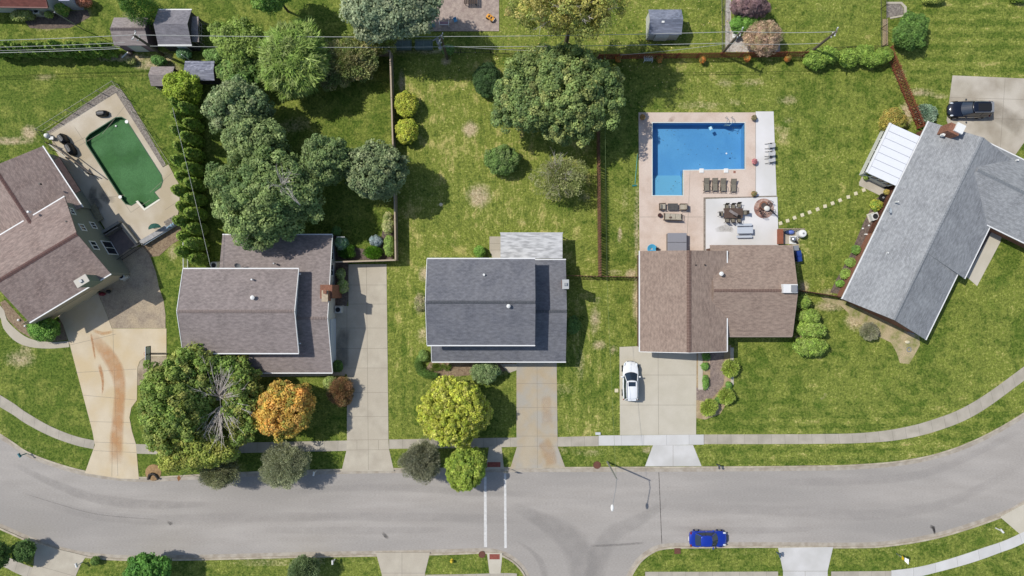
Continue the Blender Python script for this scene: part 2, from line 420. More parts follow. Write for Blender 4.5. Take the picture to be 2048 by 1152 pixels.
POOLDECK = mat('cream_pool_deck', (198,188,170), (190,178,160), .8, .85, .06, 18, c3=(177,163,138), s3=.22)
COPING = mat('pale_coping', (224,220,204), rough=.7)
MULCH = mat('brown_mulch', (122,102,84), (150,132,108), 5, .95, .35, 14, .6)
DARKMULCH = mat('dark_bed_mulch', (92,82,76), (122,108,98), 5, .95, .3, 14, .6)
GRAVEL = mat('tan_gravel', (158,142,118), (132,118,100), 3, .95, .32, 14, .7, c3=(176,162,138), s3=.6)
ROCK = mat('landscape_rock', (146,138,128), (112,104,98), 5.5, .95, .3, 9, .6)
PAVER = mat('grey_brick_pavers', (150,134,124), (126,112,106), 3.5, .9, .35, 9, .4)
PAINT = mat('white_road_paint', (214,213,210), (196,194,190), 3, .8, .10, 12)
TACT = mat('red_tactile_pad', (146,82,70), (130,72,62), 4, .8, .12, 20)
SOIL = mat('bare_soil', (178,160,130), (158,138,108), 2, .95, .2, 12, .5)
# road sheet
MB().prism(road_poly, None, RZ).build('road', ROAD).__setitem__('kind', 'structure')
def strip(name, L, Rr, z, m, thick=.12, kind='structure'):
    n = min(len(L), len(Rr)); vs = []; fs = []; us = []; u = 0
    for i in range(n):
        if i: u += ((L[i]-L[i-1]).length+(Rr[i]-Rr[i-1]).length)/2
        us.append(u)
        for p, zz in ((L[i], z), (Rr[i], z), (Rr[i], z-thick), (L[i], z-thick)): vs.append((p.x, p.y, zz))
    for i in range(n-1):
        a, b = i*4, i*4+4
        for k in range(4):
            k2 = (k+1) % 4; fs.append([a+k, b+k, b+k2, a+k2])
    fs += [[0, 1, 2, 3], [n*4-1, n*4-2, n*4-3, n*4-4]]
    mb = MB(); mb.add(vs, fs); o = mb.build(name, m)
    uvl = o.data.uv_layers.new(name='UVMap'); cx = {}
    for lp in o.data.loops:
        uvl.data[lp.index].uv = (us[lp.vertex_index//4], lp.vertex_index % 4)
    if kind: o['kind'] = kind
    return o
def resample(line, n):
    ls = [0]
    for a, b in zip(line, line[1:]): ls.append(ls[-1]+(b-a).length)
    out = []; j = 0
    for k in range(n):
        t = ls[-1]*k/(n-1)
        while j < len(line)-2 and ls[j+1] < t: j += 1
        f = (t-ls[j])/max(1e-9, ls[j+1]-ls[j]); out.append(line[j].lerp(line[j+1], min(1, max(0, f))))
    return out
# kerbs: gutter pan then the kerb stone, real step
def kerb(line, side):
    mb = MB(); n = len(line)
    g = offs(line, .30*side); k0 = offs(line, .32*side); k1 = offs(line, .50*side); gi = offs(line, -.12*side)
    for a, b, z0, z1 in ((gi, g, -.2, RZ+.012),):
        mb.m = 1
        vs = []
        for i in range(n): vs += [(a[i].x, a[i].y, RZ+.004), (b[i].x, b[i].y, RZ+.012)]
        mb.add(vs, [[i*2, i*2+2, i*2+3, i*2+1] if side > 0 else [i*2, i*2+1, i*2+3, i*2+2] for i in range(n-1)])
    mb.m = 0; vs = []
    for i in range(n): vs += [(g[i].x, g[i].y, -.3), (g[i].x, g[i].y, .0), (k0[i].x, k0[i].y, .025), (k1[i].x, k1[i].y, .025), (k1[i].x, k1[i].y, -.3)]
    mb.add(vs, [[i*5+k, i*5+k+5, i*5+k+6, i*5+k+1] if side > 0 else [i*5+k, i*5+k+1, i*5+k+6, i*5+k+5] for i in range(n-1) for k in range(4)])
    o = mb.build('kerb', [KERB, GUTTER]); o['kind'] = 'structure'
kerb([p for p in top_edge], 1); kerb(bot_l, -1); kerb(bot_r, -1)
# turf verge right behind the kerb, so that the lawn has a clean edge
def verge(line, side):
    l0 = offs(line, .49*side); l1 = offs(line, 1.35*side); n = len(line); rr = random.Random(4)
    vs = []; at_ = []
    for i in range(n):
        j = .05*rr.random()
        p0 = l0[i]+(l1[i]-l0[i])*j
        for p, z in ((p0, .006), (l0[i].lerp(l1[i], .5), .016), (l1[i], -.004)):
            vs.append((p.x, p.y, z))
            iy = int(np.clip(np.searchsorted(gy, p.y), 0, len(gy)-1)); ix = int(np.clip(np.searchsorted(gx, p.x), 0, len(gx)-1))
            at_ += [dry[iy, ix], dirt[iy, ix]*.6+.12, hs[iy, ix], vs_[iy, ix]]
    mb = MB(); mb.v = vs
    for i in range(n-1):
        for k in range(2):
            f = [i*3+k, i*3+k+3, i*3+k+4, i*3+k+1]; mb.f.append(f if side > 0 else f[::-1]); mb.mi.append(0)
    o = mb.build('verge', GRASS, origin=(0, 0, 0)); o['kind'] = 'structure'
    a_ = o.data.color_attributes.new('lawn', 'FLOAT_COLOR', 'POINT'); a_.data.foreach_set('color', at_)
verge(top_edge, 1); verge(bot_l, -1); verge(bot_r, -1)
# sidewalks
def walk(name, Lp, Rp, m=None, z=.0265, st=.5):
    l = smooth_line(pp(*Lp), st); r = smooth_line(pp(*Rp), st); n = max(len(l), len(r), 8)
    return strip(name, resample(l, n), resample(r, n), z, m or WALK)
walk('sidewalk', (-500,520, -200,680, 0,790, 50,823, 100,852, 150,872, 190,881), (-500,560, -200,706, 0,814, 50,846, 100,872, 150,890, 187,898))
walk('sidewalk', (271,888, 330,889, 430,886, 520,884.5, 694,881), (273,907, 330,908.5, 430,907, 520,905, 693,901.5))
walk('sidewalk', (778,879, 900,877, 1033,875), (778,897.5, 900,896, 1034,893.5))
walk('sidewalk', (1115,874, 1197,872), (1115,893, 1197,892))
walk('sidewalk', (1197,871, 1300,870, 1407.5,869), (1197,891, 1300,890.5, 1407.5,889), WALKN, .035)
walk('sidewalk', (1408,869, 1528,868.5, 1640,868, 1720,866, 1790,858, 1860,841, 1940,808, 2048,733, 2300,540, 2600,300), (1408,888, 1528,888, 1640,887.5, 1720,886, 1795,880, 1870,863, 1950,830, 2048,761, 2310,562, 2620,330))
walk('sidewalk', (1034,1147, 1010,1146, 940,1148, 851,1149.5), (1034,1172, 1010,1170, 940,1172, 851,1174))
walk('sidewalk', (1290,1143.5, 1420,1143.5, 1556,1143), (1290,1168, 1420,1168, 1556,1168), WALK)
walk('sidewalk', (1662,1143, 1782,1142), (1662,1168, 1782,1168), WALK, .03)
walk('sidewalk', (1782,1141, 1830,1135, 1881,1123, 1959,1098, 2048,1063, 2250,950), (1782,1165, 1843,1152, 1934,1128, 2000,1105, 2060,1080, 2265,975), WALKN, .032)
walk('sidewalk', (-200,1055, 0,1110, 40,1125, 80,1140, 150,1165), (-200,1075, -10,1128, 30,1145, 70,1162, 140,1190))
# driveways and slabs: polygon plus joint lines in one mesh
def slab(name, poly, m, z=.03, joints=(), kind='structure', holes=(), jw=.035, jm=None, label=None, thick=.14):
    mb = MB(); mb.prism(poly, z-thick, z, holes); mb.m = 1
    for (x0, y0, x1, y1) in joints:
        a = P2(x0, y0); b = P2(x1, y1); n = (b-a).normalized(); s = Vector((-n.y, n.x))*jw/2
        mb.quad((*(a-s), z+.003), (*(b-s), z+.003), (*(b+s), z+.003), (*(a+s), z+.003))
    o = mb.build(name, [m, jm or JOINT]); o['kind'] = kind; return o
slab('driveway', pp(116,632, 196,587, 214,630, 224,657, 333,657, 333,712, 292,713, 280,722, 275,735, 274,800, 263,815, 259,835, 264,862, 272,888, 278,958, 240,957, 170,946, 190,890, 185,862, 140,690, 127,650), SLAB1,
     joints=((226,658,236,952), (140,690,232,668), (153,745,273,738), (165,790,273,800), (180,843,262,845), (189,884,271,887), (187,901,273,905), (225,885,224,953)))
slab('driveway', pp(669,612, 697,612, 697,528.5, 773,528.5, 777,880, 778,898, 788,942, 683,942.5, 693,901, 694,881, 694,748, 669,748), SLAB2,
     joints=((733,530,737,940), (697,570,775,570), (680,608,775,608), (669,656,776,656), (669,697,776,697), (690,736,776,736), (694,785,777,785), (694,833,777,833), (694,880,778,879), (693,900,778,899), (694,575,694,735), (714,880,714,899), (757,880,757,899)))
slab('driveway', pp(1033,700, 1113,700, 1115,875, 1115,893, 1130,934, 1020,938, 1034,893, 1033,875), SLAB3,
     joints=((1074,722,1075,936), (1033,815,1114,815), (1033,767,1114,767), (1033,872,1115,872), (1033,893,1115,892)))
slab('driveway', pp(1239,694, 1285,692, 1285,670, 1400,670, 1393,703, 1392,869, 1240,870), SLAB4,
     joints=((1316,703,1317,869), (1240,810,1392,810), (1278,750,1392,750), (1240,750,1248,750)))
slab('driveway_apron', pp(1306,890.5, 1386,890, 1403,932, 1290,932.5), SLABW, joints=((1346,891,1346,932),))
slab('driveway', pp(1905,151, 2048,157, 2250,168, 2250,300, 2048,285, 2028,313, 1990,330, 1900,260, 1893,241), SLAB5,
     joints=((1900,195,2250,205), (1897,234,2250,246), (2010,157,2000,300)))
slab('driveway', pp(752,1105, 860,1105, 850,1146, 850,1250, 766,1250, 764,1150), SLAB2, joints=((804,1105,804,1250), (764,1146,850,1146)))
slab('driveway', pp(1556,1095.5, 1666,1094, 1655,1142, 1655,1250, 1566,1250, 1566,1142), SLABW, joints=((1566,1142,1655,1142), (1610,1142,1610,1250)))
slab('driveway', pp(71,1084, 110,1097, 173,1112, 162,1128, 146,1165, 100,1190, 60,1150, 68,1130), SLAB2, joints=((64,1128,150,1152), (72,1100,66,1128)), z=.034)
slab('driveway', pp(2000,1034, 2050,1007, 2250,890, 2250,1000, 2060,1085, 2037,1066), SLAB4, z=.028)
slab('crossing_ramp', pp(978,893, 1003,893, 1008,938, 972,939), SLAB2)
slab('crossing_ramp', pp(974,1106, 1005,1106, 1001,1147, 979,1147), SLAB4)
for a in ((975,924, 1001,924, 1001,934, 974,934), (979,1108, 999.5,1108, 999.5,1118.5, 979,1118.5)):
    o = slab('tactile_pad', pp(*a), TACT, z=.036, thick=.02)
for n_, a in enumerate(((968,953, 973,953, 974,1094, 968,1094), (1008,947, 1012.5,947, 1013.5,1096, 1008.5,1096))):
    slab('crosswalk_line', pp(*a, z=RZ), PAINT, z=RZ+.008, thick=.004)
# H1 yard
slab('gravel_yard', pp(196,586, 190,552, 230,505, 285,492, 300,512, 312,545, 318,575, 327,600, 331,630, 331,656.5, 224.5,656.5, 214.5,630), mat('fine_gravel', (166,152,132), (146,132,116), 3.5, .95, .22, 9, .4, c3=(174,158,134), s3=.5), z=.02)
slab('gravel_bed', pp(333,712.5, 333,765, 320,765, 300,775, 275,770, 275.5,735, 281,722, 292,713.5), GRAVEL, z=.018)
walk('garden_path', (-80,560, 0,610, 14,640, 38,664, 62,678, 100,684, 137,682), (-80,590, -6,626, 6,655, 30,682, 60,694, 100,697, 139,694), SLAB2)
slab('planting_bed', pp(10,600, 60,655, 125,640, 135,680, 100,683, 64,677, 40,663, 16,640, 0,605), MULCH, z=.014)
# pool deck with the green pool cut out, stone border round it
slab('rock_border', pp(224,170, 97,262, 92,262, 98,268, 231,186.5, 324,335, 332,330, 262,205, 243,180), ROCK, z=.016)
slab('pool_deck', pp(232,186, 326,335, 337,329, 361,374, 356,441, 278,490, 265,496, 225,480, 110,300, 99,267), POOLDECK,
     joints=((150,255,262,425), (158,292,200,268), (262,425,300,400), (205,268,260,200), (120,300,170,275), (180,400,250,390), (300,385,345,345), (330,420,360,400)), holes=[pool_g_pts])
# blue pool surround
slab('pool_deck', pp(1277,225, 1511,225, 1511,393, 1407,395, 1407,510, 1279,510), DECK,
     joints=((1279,434,1405,434), (1380,340,1378,393), (1378,393,1373,500), (1511,227,1511,393)), holes=[pool_b])
slab('patio', pp(1511.5,223, 1547,223, 1553,392, 1511.5,393), PATIOW, z=.026, joints=((1511.5,392.4,1552,391.4),))
slab('patio', pp(1411,398, 1554,394, 1557,505, 1411,505), PATIOW, z=.10, joints=())
slab('patio_edge', pp(1407.4,395.4, 1554,392.4, 1554,393.6, 1410.6,397.4, 1410.6,505, 1407.4,505), mat('paver_edging', (150,140,128), (120,108,98), 5, .9, .3, 10), z=.05)
# other beds
slab('planting_bed', pp(1391.5,703, 1462,690, 1467,760, 1460,775, 1450,812, 1440,828, 1410,839, 1392.5,836), SOIL, z=.016)
slab('brick_walk', pp(1397,703, 1448,703, 1448,760, 1446,770, 1430,790, 1415,803, 1392.5,800, 1392.5,775, 1420,775, 1420,703), PAVER, z=.045)
slab('garden_edging', pp(1460,695, 1467,695, 1467,770, 1461.5,770), SLAB4, z=.08)
slab('garden_edging', pp(1396,703, 1405,703, 1405,772, 1417,773, 1417,779, 1396,779), SLAB4, z=.10)
slab('planting_bed', pp(1783,372, 1750,400, 1725,450, 1700,510, 1672,560, 1660,585, 1690,590, 1786,400), DARKMULCH, z=.014)
slab('patio', pp(1728,345, 1718,365, 1718,371, 1762,392, 1790,380, 1778,345), SLAB5, z=.03)
slab('path', pp(2012,440, 1992,448, 1932,553, 1954,572, 2000,485), SLAB4, z=.03)
slab('planting_bed', pp(2010,430, 1985,440, 1925,540, 1933,552, 1992,450), DARKMULCH, z=.012)
slab('bare_ground', pp(1640,592, 1684,600, 1790,650, 1838,672, 1840,690, 1828,712, 1818,728, 1800,726, 1793,705, 1782,685, 1745,668, 1712,640, 1680,610, 1650,604), mat('sparse_soil', (160,150,112), (122,128,66), 2.2, .95, .25, 12, .5, c3=(178,162,128), s3=.7), z=.012)
slab('planting_bed', pp(665,524, 696,524, 697,600, 690,618, 680,640, 667,640), DARKMULCH, z=.014)
slab('planting_bed', pp(860,724, 1030,724, 1030,735, 1000,745, 920,752, 870,758, 850,740), MULCH, z=.006)
slab('patio', pp(979,473, 1004,473, 1004,518, 986,518, 979,500), SLAB5, z=.03, joints=((979,487,1004,487), (979,500,1004,500)))
slab('step_path', pp(1000,728, 1034,728, 1034,740, 1018,746), SLAB2, z=.02)
slab('side_path', pp(520,744, 669,742, 690,744, 690,751, 520,754), SLAB2, z=.026)
slab('play_patio', pp(862,-60, 998,-60, 998,62.5, 851,62.5), mat('pebbled_patio', (176,160,148), (150,134,126), 3, .9, .22, 12, .3), z=.06)
slab('planting_bed', pp(1452,-20, 1462,-20, 1462,60, 1500,85, 1560,90, 1560,104, 1450,104), mat('pale_river_stone', (196,190,182), (160,150,140), 4, .9, .25, 12, .5), z=.012)
slab('planting_bed', pp(40,30, 175,20, 180,34, 140,56, 88,58, 60,56), DARKMULCH, z=.012)
slab('garden_edging', pp(1773,4, 1803,4, 1813,14, 1813,32, 1780,38, 1780,34.5, 1808,29, 1808,16, 1801,8, 1773,8), SLAB2, z=.06)
slab('planting_bed', pp(1773,8.5, 1800,8.5, 1807,17, 1807,28, 1773,36), ROCK, z=.03)
slab('fence_bed', pp(1765,38, 1776,38, 1776,90, 1765,92), SOIL, z=.012)
slab('planting_bed', pp(281,491, 300,514, 318,512, 345,488, 362,478, 362,445, 350,446), MULCH, z=.012)
slab('planting_bed', pp(770,435, 786,435, 787,520, 664,520, 664,470, 682,472, 690,492, 740,500, 762,478), DARKMULCH, z=.008)
# decals: stains and wear with their own outline, fading at the edge
def decal(name, pts, wid, color, amt, z, parent=None, ns=2.0, taper=True):
    ln = smooth_line(pp(*pts, z=0), .5); n = len(ln); vs = []; al = []; fs = []
    prof = (-1, -.6, 0, .6, 1); pa = (0, .85, 1, .85, 0)
    for i, p in enumerate(ln):
        a = ln[max(i-1, 0)]; b = ln[min(i+1, n-1)]; t = (b-a).normalized(); s = Vector((-t.y, t.x)); f = i/(n-1)
        w_ = wid if not isinstance(wid, (list, tuple)) else float(np.interp(f, np.linspace(0, 1, len(wid)), wid))
        e = min(1, min(f, 1-f)*6) if taper else 1
        for k, q in enumerate(prof): vs.append((p.x+s.x*q*w_/2, p.y+s.y*q*w_/2, z)); al.append(pa[k]*e*amt)
    for i in range(n-1):
        for k in range(4): fs.append([i*5+k, i*5+k+1, i*5+k+6, i*5+k+5][::-1])
    mb = MB(); mb.add(vs, fs)
    mn = 'stain_%s' % (str(color)+str(ns)); m = MATS.get(mn)
    if not m:
        m = bpy.data.materials.new('stain'); m.use_nodes = True; MATS[mn] = m
        N = m.node_tree.nodes; L = m.node_tree.links; b = N['Principled BSDF']; b.inputs['Base Color'].default_value = lin(color)+[1]; b.inputs['Roughness'].default_value = .9
        a = N.new('ShaderNodeAttribute'); a.attribute_name = 'alpha'; t = N.new('ShaderNodeBsdfTransparent'); mx = N.new('ShaderNodeMixShader')
        nn = N.new('ShaderNodeTexNoise'); nn.inputs['Scale'].default_value = ns; nn.inputs['Detail'].default_value = 5
        tc = N.new('ShaderNodeTexCoord'); L.new(tc.outputs['Object'], nn.inputs[0])
        r = N.new('ShaderNodeMapRange'); r.inputs[1].default_value = .3; r.inputs[2].default_value = .6; r.inputs[3].default_value = .45; r.inputs[4].default_value = 1; L.new(nn.outputs[0], r.inputs[0])
        mm = N.new('ShaderNodeMath'); mm.operation = 'MULTIPLY'; L.new(a.outputs['Fac'], mm.inputs[0]); L.new(r.outputs[0], mm.inputs[1])
        L.new(mm.outputs[0], mx.inputs[0]); L.new(t.outputs[0], mx.inputs[1]); L.new(b.outputs[0], mx.inputs[2]); L.new(mx.outputs[0], N['Material Output'].inputs[0])
    o = mb.build(name, m); o['kind'] = 'structure'
    at = o.data.attributes.new('alpha', 'FLOAT', 'POINT'); at.data.foreach_set('value', al)
    return o
decal('rust_stain', (183,668, 200,690, 220,715, 235,745, 240,780, 237,830, 233,885, 232,930), [1.0,1.8,1.9,1.5,1.5,1.6,1.8,1.8], (196,146,98), .62, .0365, ns=.9)
decal('rust_stain', (182,666, 188,700, 191,720), [.25,.3,.15], (186,128,78), .55, .0385)
decal('rust_stain', (198,728, 203,745, 206,765, 205,790), [.35,.5,.3,.2], (186,128,78), .6, .0365)
decal('rust_stain', (185,660, 205,667, 228,662), [.4,.5,.3], (204,160,112), .5, .0375)
decal('rust_stain', (1085,880, 1098,905, 1104,932), [1.6,1.8,1.4], (196,160,118), .4, .0365, ns=1)
decal('rust_stain', (1092,790, 1095,850), [1.2,1.5], (196,162,124), .25, .0365, ns=1)
T = RZ+.004
decal('tyre_track', (20,925, 100,965, 190,997, 300,1010, 420,1008), [.5,1.1,1.4,1.2,.6], (118,114,112), 0.165, T, ns=1)
decal('tyre_track', (0,960, 80,1000, 180,1030, 300,1040, 460,1037, 700,1034, 940,1037, 1100,1045), [.8,1.2,1.4,1.5,1.2,1.2,1.2,1], (132,128,126), 0.114, T+.001, ns=.8)
decal('tyre_track', (1020,1010, 1080,1040, 1130,1070, 1160,1110, 1170,1152, 1172,1250), [1,2,3.4,4.2,4.4,4.4], (122,119,117), 0.18, T, ns=.7)
decal('tyre_track', (1030,1080, 1070,1110, 1090,1152, 1094,1250), [0.15,.9,1.1,1.2], (116,112,110), 0.15, T+.0012, ns=.9)
decal('tyre_track', (1340,1000, 1280,1040, 1225,1070, 1200,1110, 1190,1152, 1190,1250), [.8,1.6,2.4,2.8,2.6,2.4], (128,125,122), 0.15, T+.0018, ns=.8)
decal('tyre_track', (1340,1014, 1450,1018, 1600,1024, 1750,1030, 1900,1005, 2048,930), [1.2,1.4,1.5,1.5,1.3,1], (136,132,130), 0.105, T, ns=.8)
decal('tyre_track', (1340,1058, 1500,1062, 1640,1058), [.8,1,.6], (140,135,132), 0.105, T, ns=.8)
decal('tyre_track', (1540,965, 1700,962, 1860,945, 2048,860), [.9,1.2,1.1,.9], (146,142,140), 0.12, T, ns=.8)
decal('tyre_track', (520,1060, 700,1062, 900,1060), [.8,1.1,.7], (134,130,127), 0.12, T+.002, ns=.9)
decal('tyre_track', (560,985, 760,975, 940,985, 1100,990), [.7,1,1,.7], (140,136,133), 0.105, T, ns=.9)
decal('road_seam', (1318,945, 1320,990, 1322,1040, 1324,1088), .09, (70,66,62), .85, T+.003, ns=4, taper=False)
decal('road_seam', (40,985, 120,1010, 200,1030, 320,1040), .08, (92,88,84), .28, T+.003, ns=3)
decal('road_seam', (1180,1093, 1240,1090, 1290,1086), .3, (110,106,102), .3, T+.003, ns=3)
decal('road_patch', (764,1066, 770,1072, 778,1078), [.35,.5,.3], (104,100,96), .9, T+.003)
decal('road_patch', (1860,1053, 1868,1056, 1870,1064, 1871,1070), [.5,.45,.3,.25], (40,36,36), .95, T+.003, ns=6)  # small near-black irregular patch laid on the road surface
decal('road_patch', (1864,1038, 1866,1050), [.3,.25], (120,116,112), .8, T+.003, ns=6)
decal('road_patch', (333,1044, 340,1048, 345,1046), [.3,.5,.3], (112,108,104), .8, T+.003, ns=5)
decal('road_patch', (1436,992, 1441,995), [.4,.3], (96,80,78), .8, T+.003, ns=5)
for k in range(150):
    x = rnd.uniform(200, 2040); y = rnd.uniform(965, 1080)
    if 960 < x < 1020: continue
    l = rnd.uniform(2, 5); a = rnd.uniform(0, 6.3)
    decal('tar_spot', (x, y, x+l*math.cos(a), y+l*math.sin(a)*.5), [rnd.uniform(.05, .2)]*2, (90,86,83), rnd.uniform(.4, .9), T+.004, ns=6)
decal('deck_stain', (200,382, 215,400, 232,398), [.9,1.3,.7], (120,116,110), .5, .036, ns=2)
decal('deck_stain', (190,370, 185,395, 205,420), [.8,1.2,.8], (96,94,92), .5, .037, ns=2)
decal('deck_stain', (1430,462, 1450,456, 1468,462), [.5,1.0,.5], (170,166,158), .5, .106, ns=2)
decal('deck_stain', (1350,232, 1342,240, 1335,247), [.5,.6,.3], (160,132,118), .4, .036, ns=3)
decal('drive_stain', (690,655, 684,700, 690,735), [1.4,1.8,1.4], (120,116,108), .5, .0365, ns=1)
decal('drive_stain', (1920,215, 1990,222, 2048,262), [2,2.4,2.4], (150,140,124), .4, .0365, ns=.9)
# ================================================================ POOLS
def water_mat(name, tint, gl=.06):
    m = bpy.data.materials.new(name); m.use_nodes = True; N = m.node_tree.nodes; L = m.node_tree.links
    N.remove(N['Principled BSDF']); t = N.new('ShaderNodeBsdfTransparent'); t.inputs[0].default_value = (*tint, 1)
    g = N.new('ShaderNodeBsdfGlossy'); g.inputs['Roughness'].default_value = .08
    f = N.new('ShaderNodeFresnel'); f.inputs[0].default_value = 1.33; mx = N.new('ShaderNodeMixShader')
    n = N.new('ShaderNodeTexNoise'); n.inputs['Scale'].default_value = 2.2; tc = N.new('ShaderNodeTexCoord'); L.new(tc.outputs['Object'], n.inputs[0])
    b = N.new('ShaderNodeBump'); b.inputs['Strength'].default_value = .15; L.new(n.outputs[0], b.inputs['Height']); L.new(b.outputs[0], g.inputs['Normal']); L.new(b.outputs[0], f.inputs['Normal'])
    L.new(f.outputs[0], mx.inputs[0]); L.new(t.outputs[0], mx.inputs[1]); L.new(g.outputs[0], mx.inputs[2]); L.new(mx.outputs[0], N['Material Output'].inputs[0])
    return m
LINER = mat('blue_pool_liner', (112,156,198), (104,149,193), .35, .5, .04, 5, c3=(122,165,204), s3=.2)
def ring_wall(mb, poly, z0, z1):
    n = len(poly)
    for i in range(n):
        a, b = poly[i], poly[(i+1) % n]; mb.quad((a.x, a.y, z0), (a.x, a.y, z1), (b.x, b.y, z1), (b.x, b.y, z0))
bp = thing('swimming_pool', 'L-shaped in-ground swimming pool of clear blue water in the beige deck', 'pool', P(1397, 318, -1.3))
mb = MB(); ring_wall(mb, pool_b, -1.35, .02)
fl = [(p.x, p.y) for p in pool_b]
mb.prism(fl, None, -1.3); mb.build('liner', LINER, bp)
mb = MB(); x0 = pool_b[0].x; x1 = pool_b[3].x
for (ya, za) in ((348, -1.05), (351, -.85), (354.5, -.62)):
    yy = P2(0, ya).y; y1 = pool_b[4].y; mb.box(((x0+x1)/2, (yy+y1)/2, (za-1.32)/2), (x1-x0-.01, yy-y1-.01, za+1.32))
mb.build('steps', mat('pale_step_liner', (136,176,200), rough=.5, fine=.03), bp)
inn = pool_b; out = [Vector(p) for p in pool_b]
o_ = .09
outp = [inn[0]+Vector((-o_, o_)), inn[1]+Vector((o_, o_)), inn[2]+Vector((o_, -o_)), inn[3]+Vector((o_, -o_)), inn[4]+Vector((o_, -o_)), inn[5]+Vector((-o_, -o_))]
MB().prism(outp, .0, .055, [inn]).build('coping', mat('pool_edge', (206,214,208), rough=.6), bp)
MB().prism(inn, None, -.13).build('water', water_mat('pool_water', (.72, .93, .985)), bp)
gp = thing('swimming_pool', 'long green-covered swimming pool with rounded corners in the cream deck', 'pool', P(245, 325, -1))
MB().prism(pool_g_pts, -.6, -.40).build('cover', mat('green_mesh_cover', (50,98,46), (44,88,42), .8, .75, .2, 9, c3=(66,112,64), s3=.35), gp)
mb = MB(); ring_wall(mb, pool_g_pts, -.6, .03); mb.build('pool_wall', mat('dark_green_liner', (32,70,44), rough=.6), gp)
def offp(poly, d):
    n = len(poly); o = []
    area = sum(poly[i].x*poly[(i+1) % n].y-poly[(i+1) % n].x*poly[i].y for i in range(n)); s = 1 if area > 0 else -1
    for i in range(n):
        a = (poly[i]-poly[i-1]).normalized(); b = (poly[(i+1) % n]-poly[i]).normalized(); t = (a+b).normalized()
        o.append(poly[i]+Vector((t.y, -t.x))*d*s)
    return o
MB().prism(offp(pool_g_pts, .1), .0, .05, [pool_g_pts]).build('coping', mat('green_coping', (40,84,56), rough=.6), gp)
MB().prism(pp(276,401, 289.5,417, 318.5,398, 321,400, 289,421.5, 272,403), .0, .06).build('entry_step', COPING, gp)
def single(mb, name, m, label, cat, group=None, **k):
    return tag(mb.build(name, m, **k), label, cat, group)
WH = mat('white_plastic', (226,226,222), rough=.5)
BLK = mat('black_metal', (34,34,36), rough=.5, spec=.4)
DKB = mat('dark_brown_metal', (70,58,50), rough=.6)
STEEL = mat('steel', (190,192,196), rough=.35, metal=.8)
GREYM = mat('grey_metal', (150,152,154), rough=.5, metal=.3)
for (x, y, wd, l) in ((242,388,.3,'by the long side'), (253.5,243.5,.28,'by the far rounded corner')):
    single(MB().cyl(P(x if x > 250 else 240.5, y+(6 if x < 250 else 0), .03), .2, .05, 14), 'skimmer_lid', WH, 'round white skimmer lid %s of the green pool' % l, 'skimmer lid', 'skimmer lids at the green pool')
single(MB().ell(P(232,252,-.34), (.12, .12, .07)), 'chlorine_float', WH, 'small white float lying on the green pool cover', 'float')
for x, l in ((1403, 'left'), (1452, 'right')):
    t = thing('skimmer_lid', 'square white lid on the edge of the blue pool, %s one of two' % l, 'skimmer lid', P(x,341.5,.03), 0, 'white lids on the blue pool edge')
    MB().box((0, 0, .05), (.52, .52, .1)).build('lid', WH, t, local=True, bevel=.08)
t = thing('pool_ladder', 'steel handrail ladder at the top edge of the blue pool', 'ladder', P(1456,244,.03))
for dx in (-.32, .32):
    MB().tube([(dx, .5, 0), (dx, .5, .55), (dx, .32, .75), (dx, 0, .78), (dx, -.25, .6), (dx, -.3, -.7)], .032).build('handrail', STEEL, t, local=True)
for z in (-.25, -.5): MB().box((0, -.3, z), (.6, .14, .03)).build('rung', STEEL, t, local=True)
t = thing('pool_cleaner', 'pale blue pool cleaner floating near the ladder in the blue pool', 'pool cleaner', P(1421,257,-.13), .5)
MB().box((0, 0, .06), (.38, .42, .14)).build('body', mat('pale_blue_plastic', (150,206,226), rough=.4), t, local=True, bevel=.05)
MB().cyl((0, 0, .12), .1, .05, 12).build('cap', WH, t, local=True)
single(MB().ell(P(1453,307,-.13), (.1, .1, .06)), 'pool_float', WH, 'tiny white float on the middle of the blue water', 'float')
t = thing('drain_cover', 'small reddish drain grate set in the deck right of the white lids', 'drain cover', P(1469,344,.03))
MB().box((0, 0, .01), (.26, .26, .02)).build('grate', mat('rust_grate', (150,104,90), rough=.8), t, local=True)
for (x, y) in ((1390,250), (1404,283), (1411,304), (1406,320), (1410,318), (1445,258), (1460,330), (1432,290), (1344,318), (1376,284)):
    pass
t = thing('pool_brush', 'long pale teal pole with brush lying on the grass left of the blue pool', 'pool brush', P(1272,340,.05))
MB().bar(P(1275,308,.08), P(1270,368,.05), .03).build('pole', mat('teal_pole', (96,176,168), rough=.5), t)
MB().box(P(1269,371,.06), (.5, .16, .1), .1).build('brush', mat('teal_brush', (36,120,120), rough=.8), t)

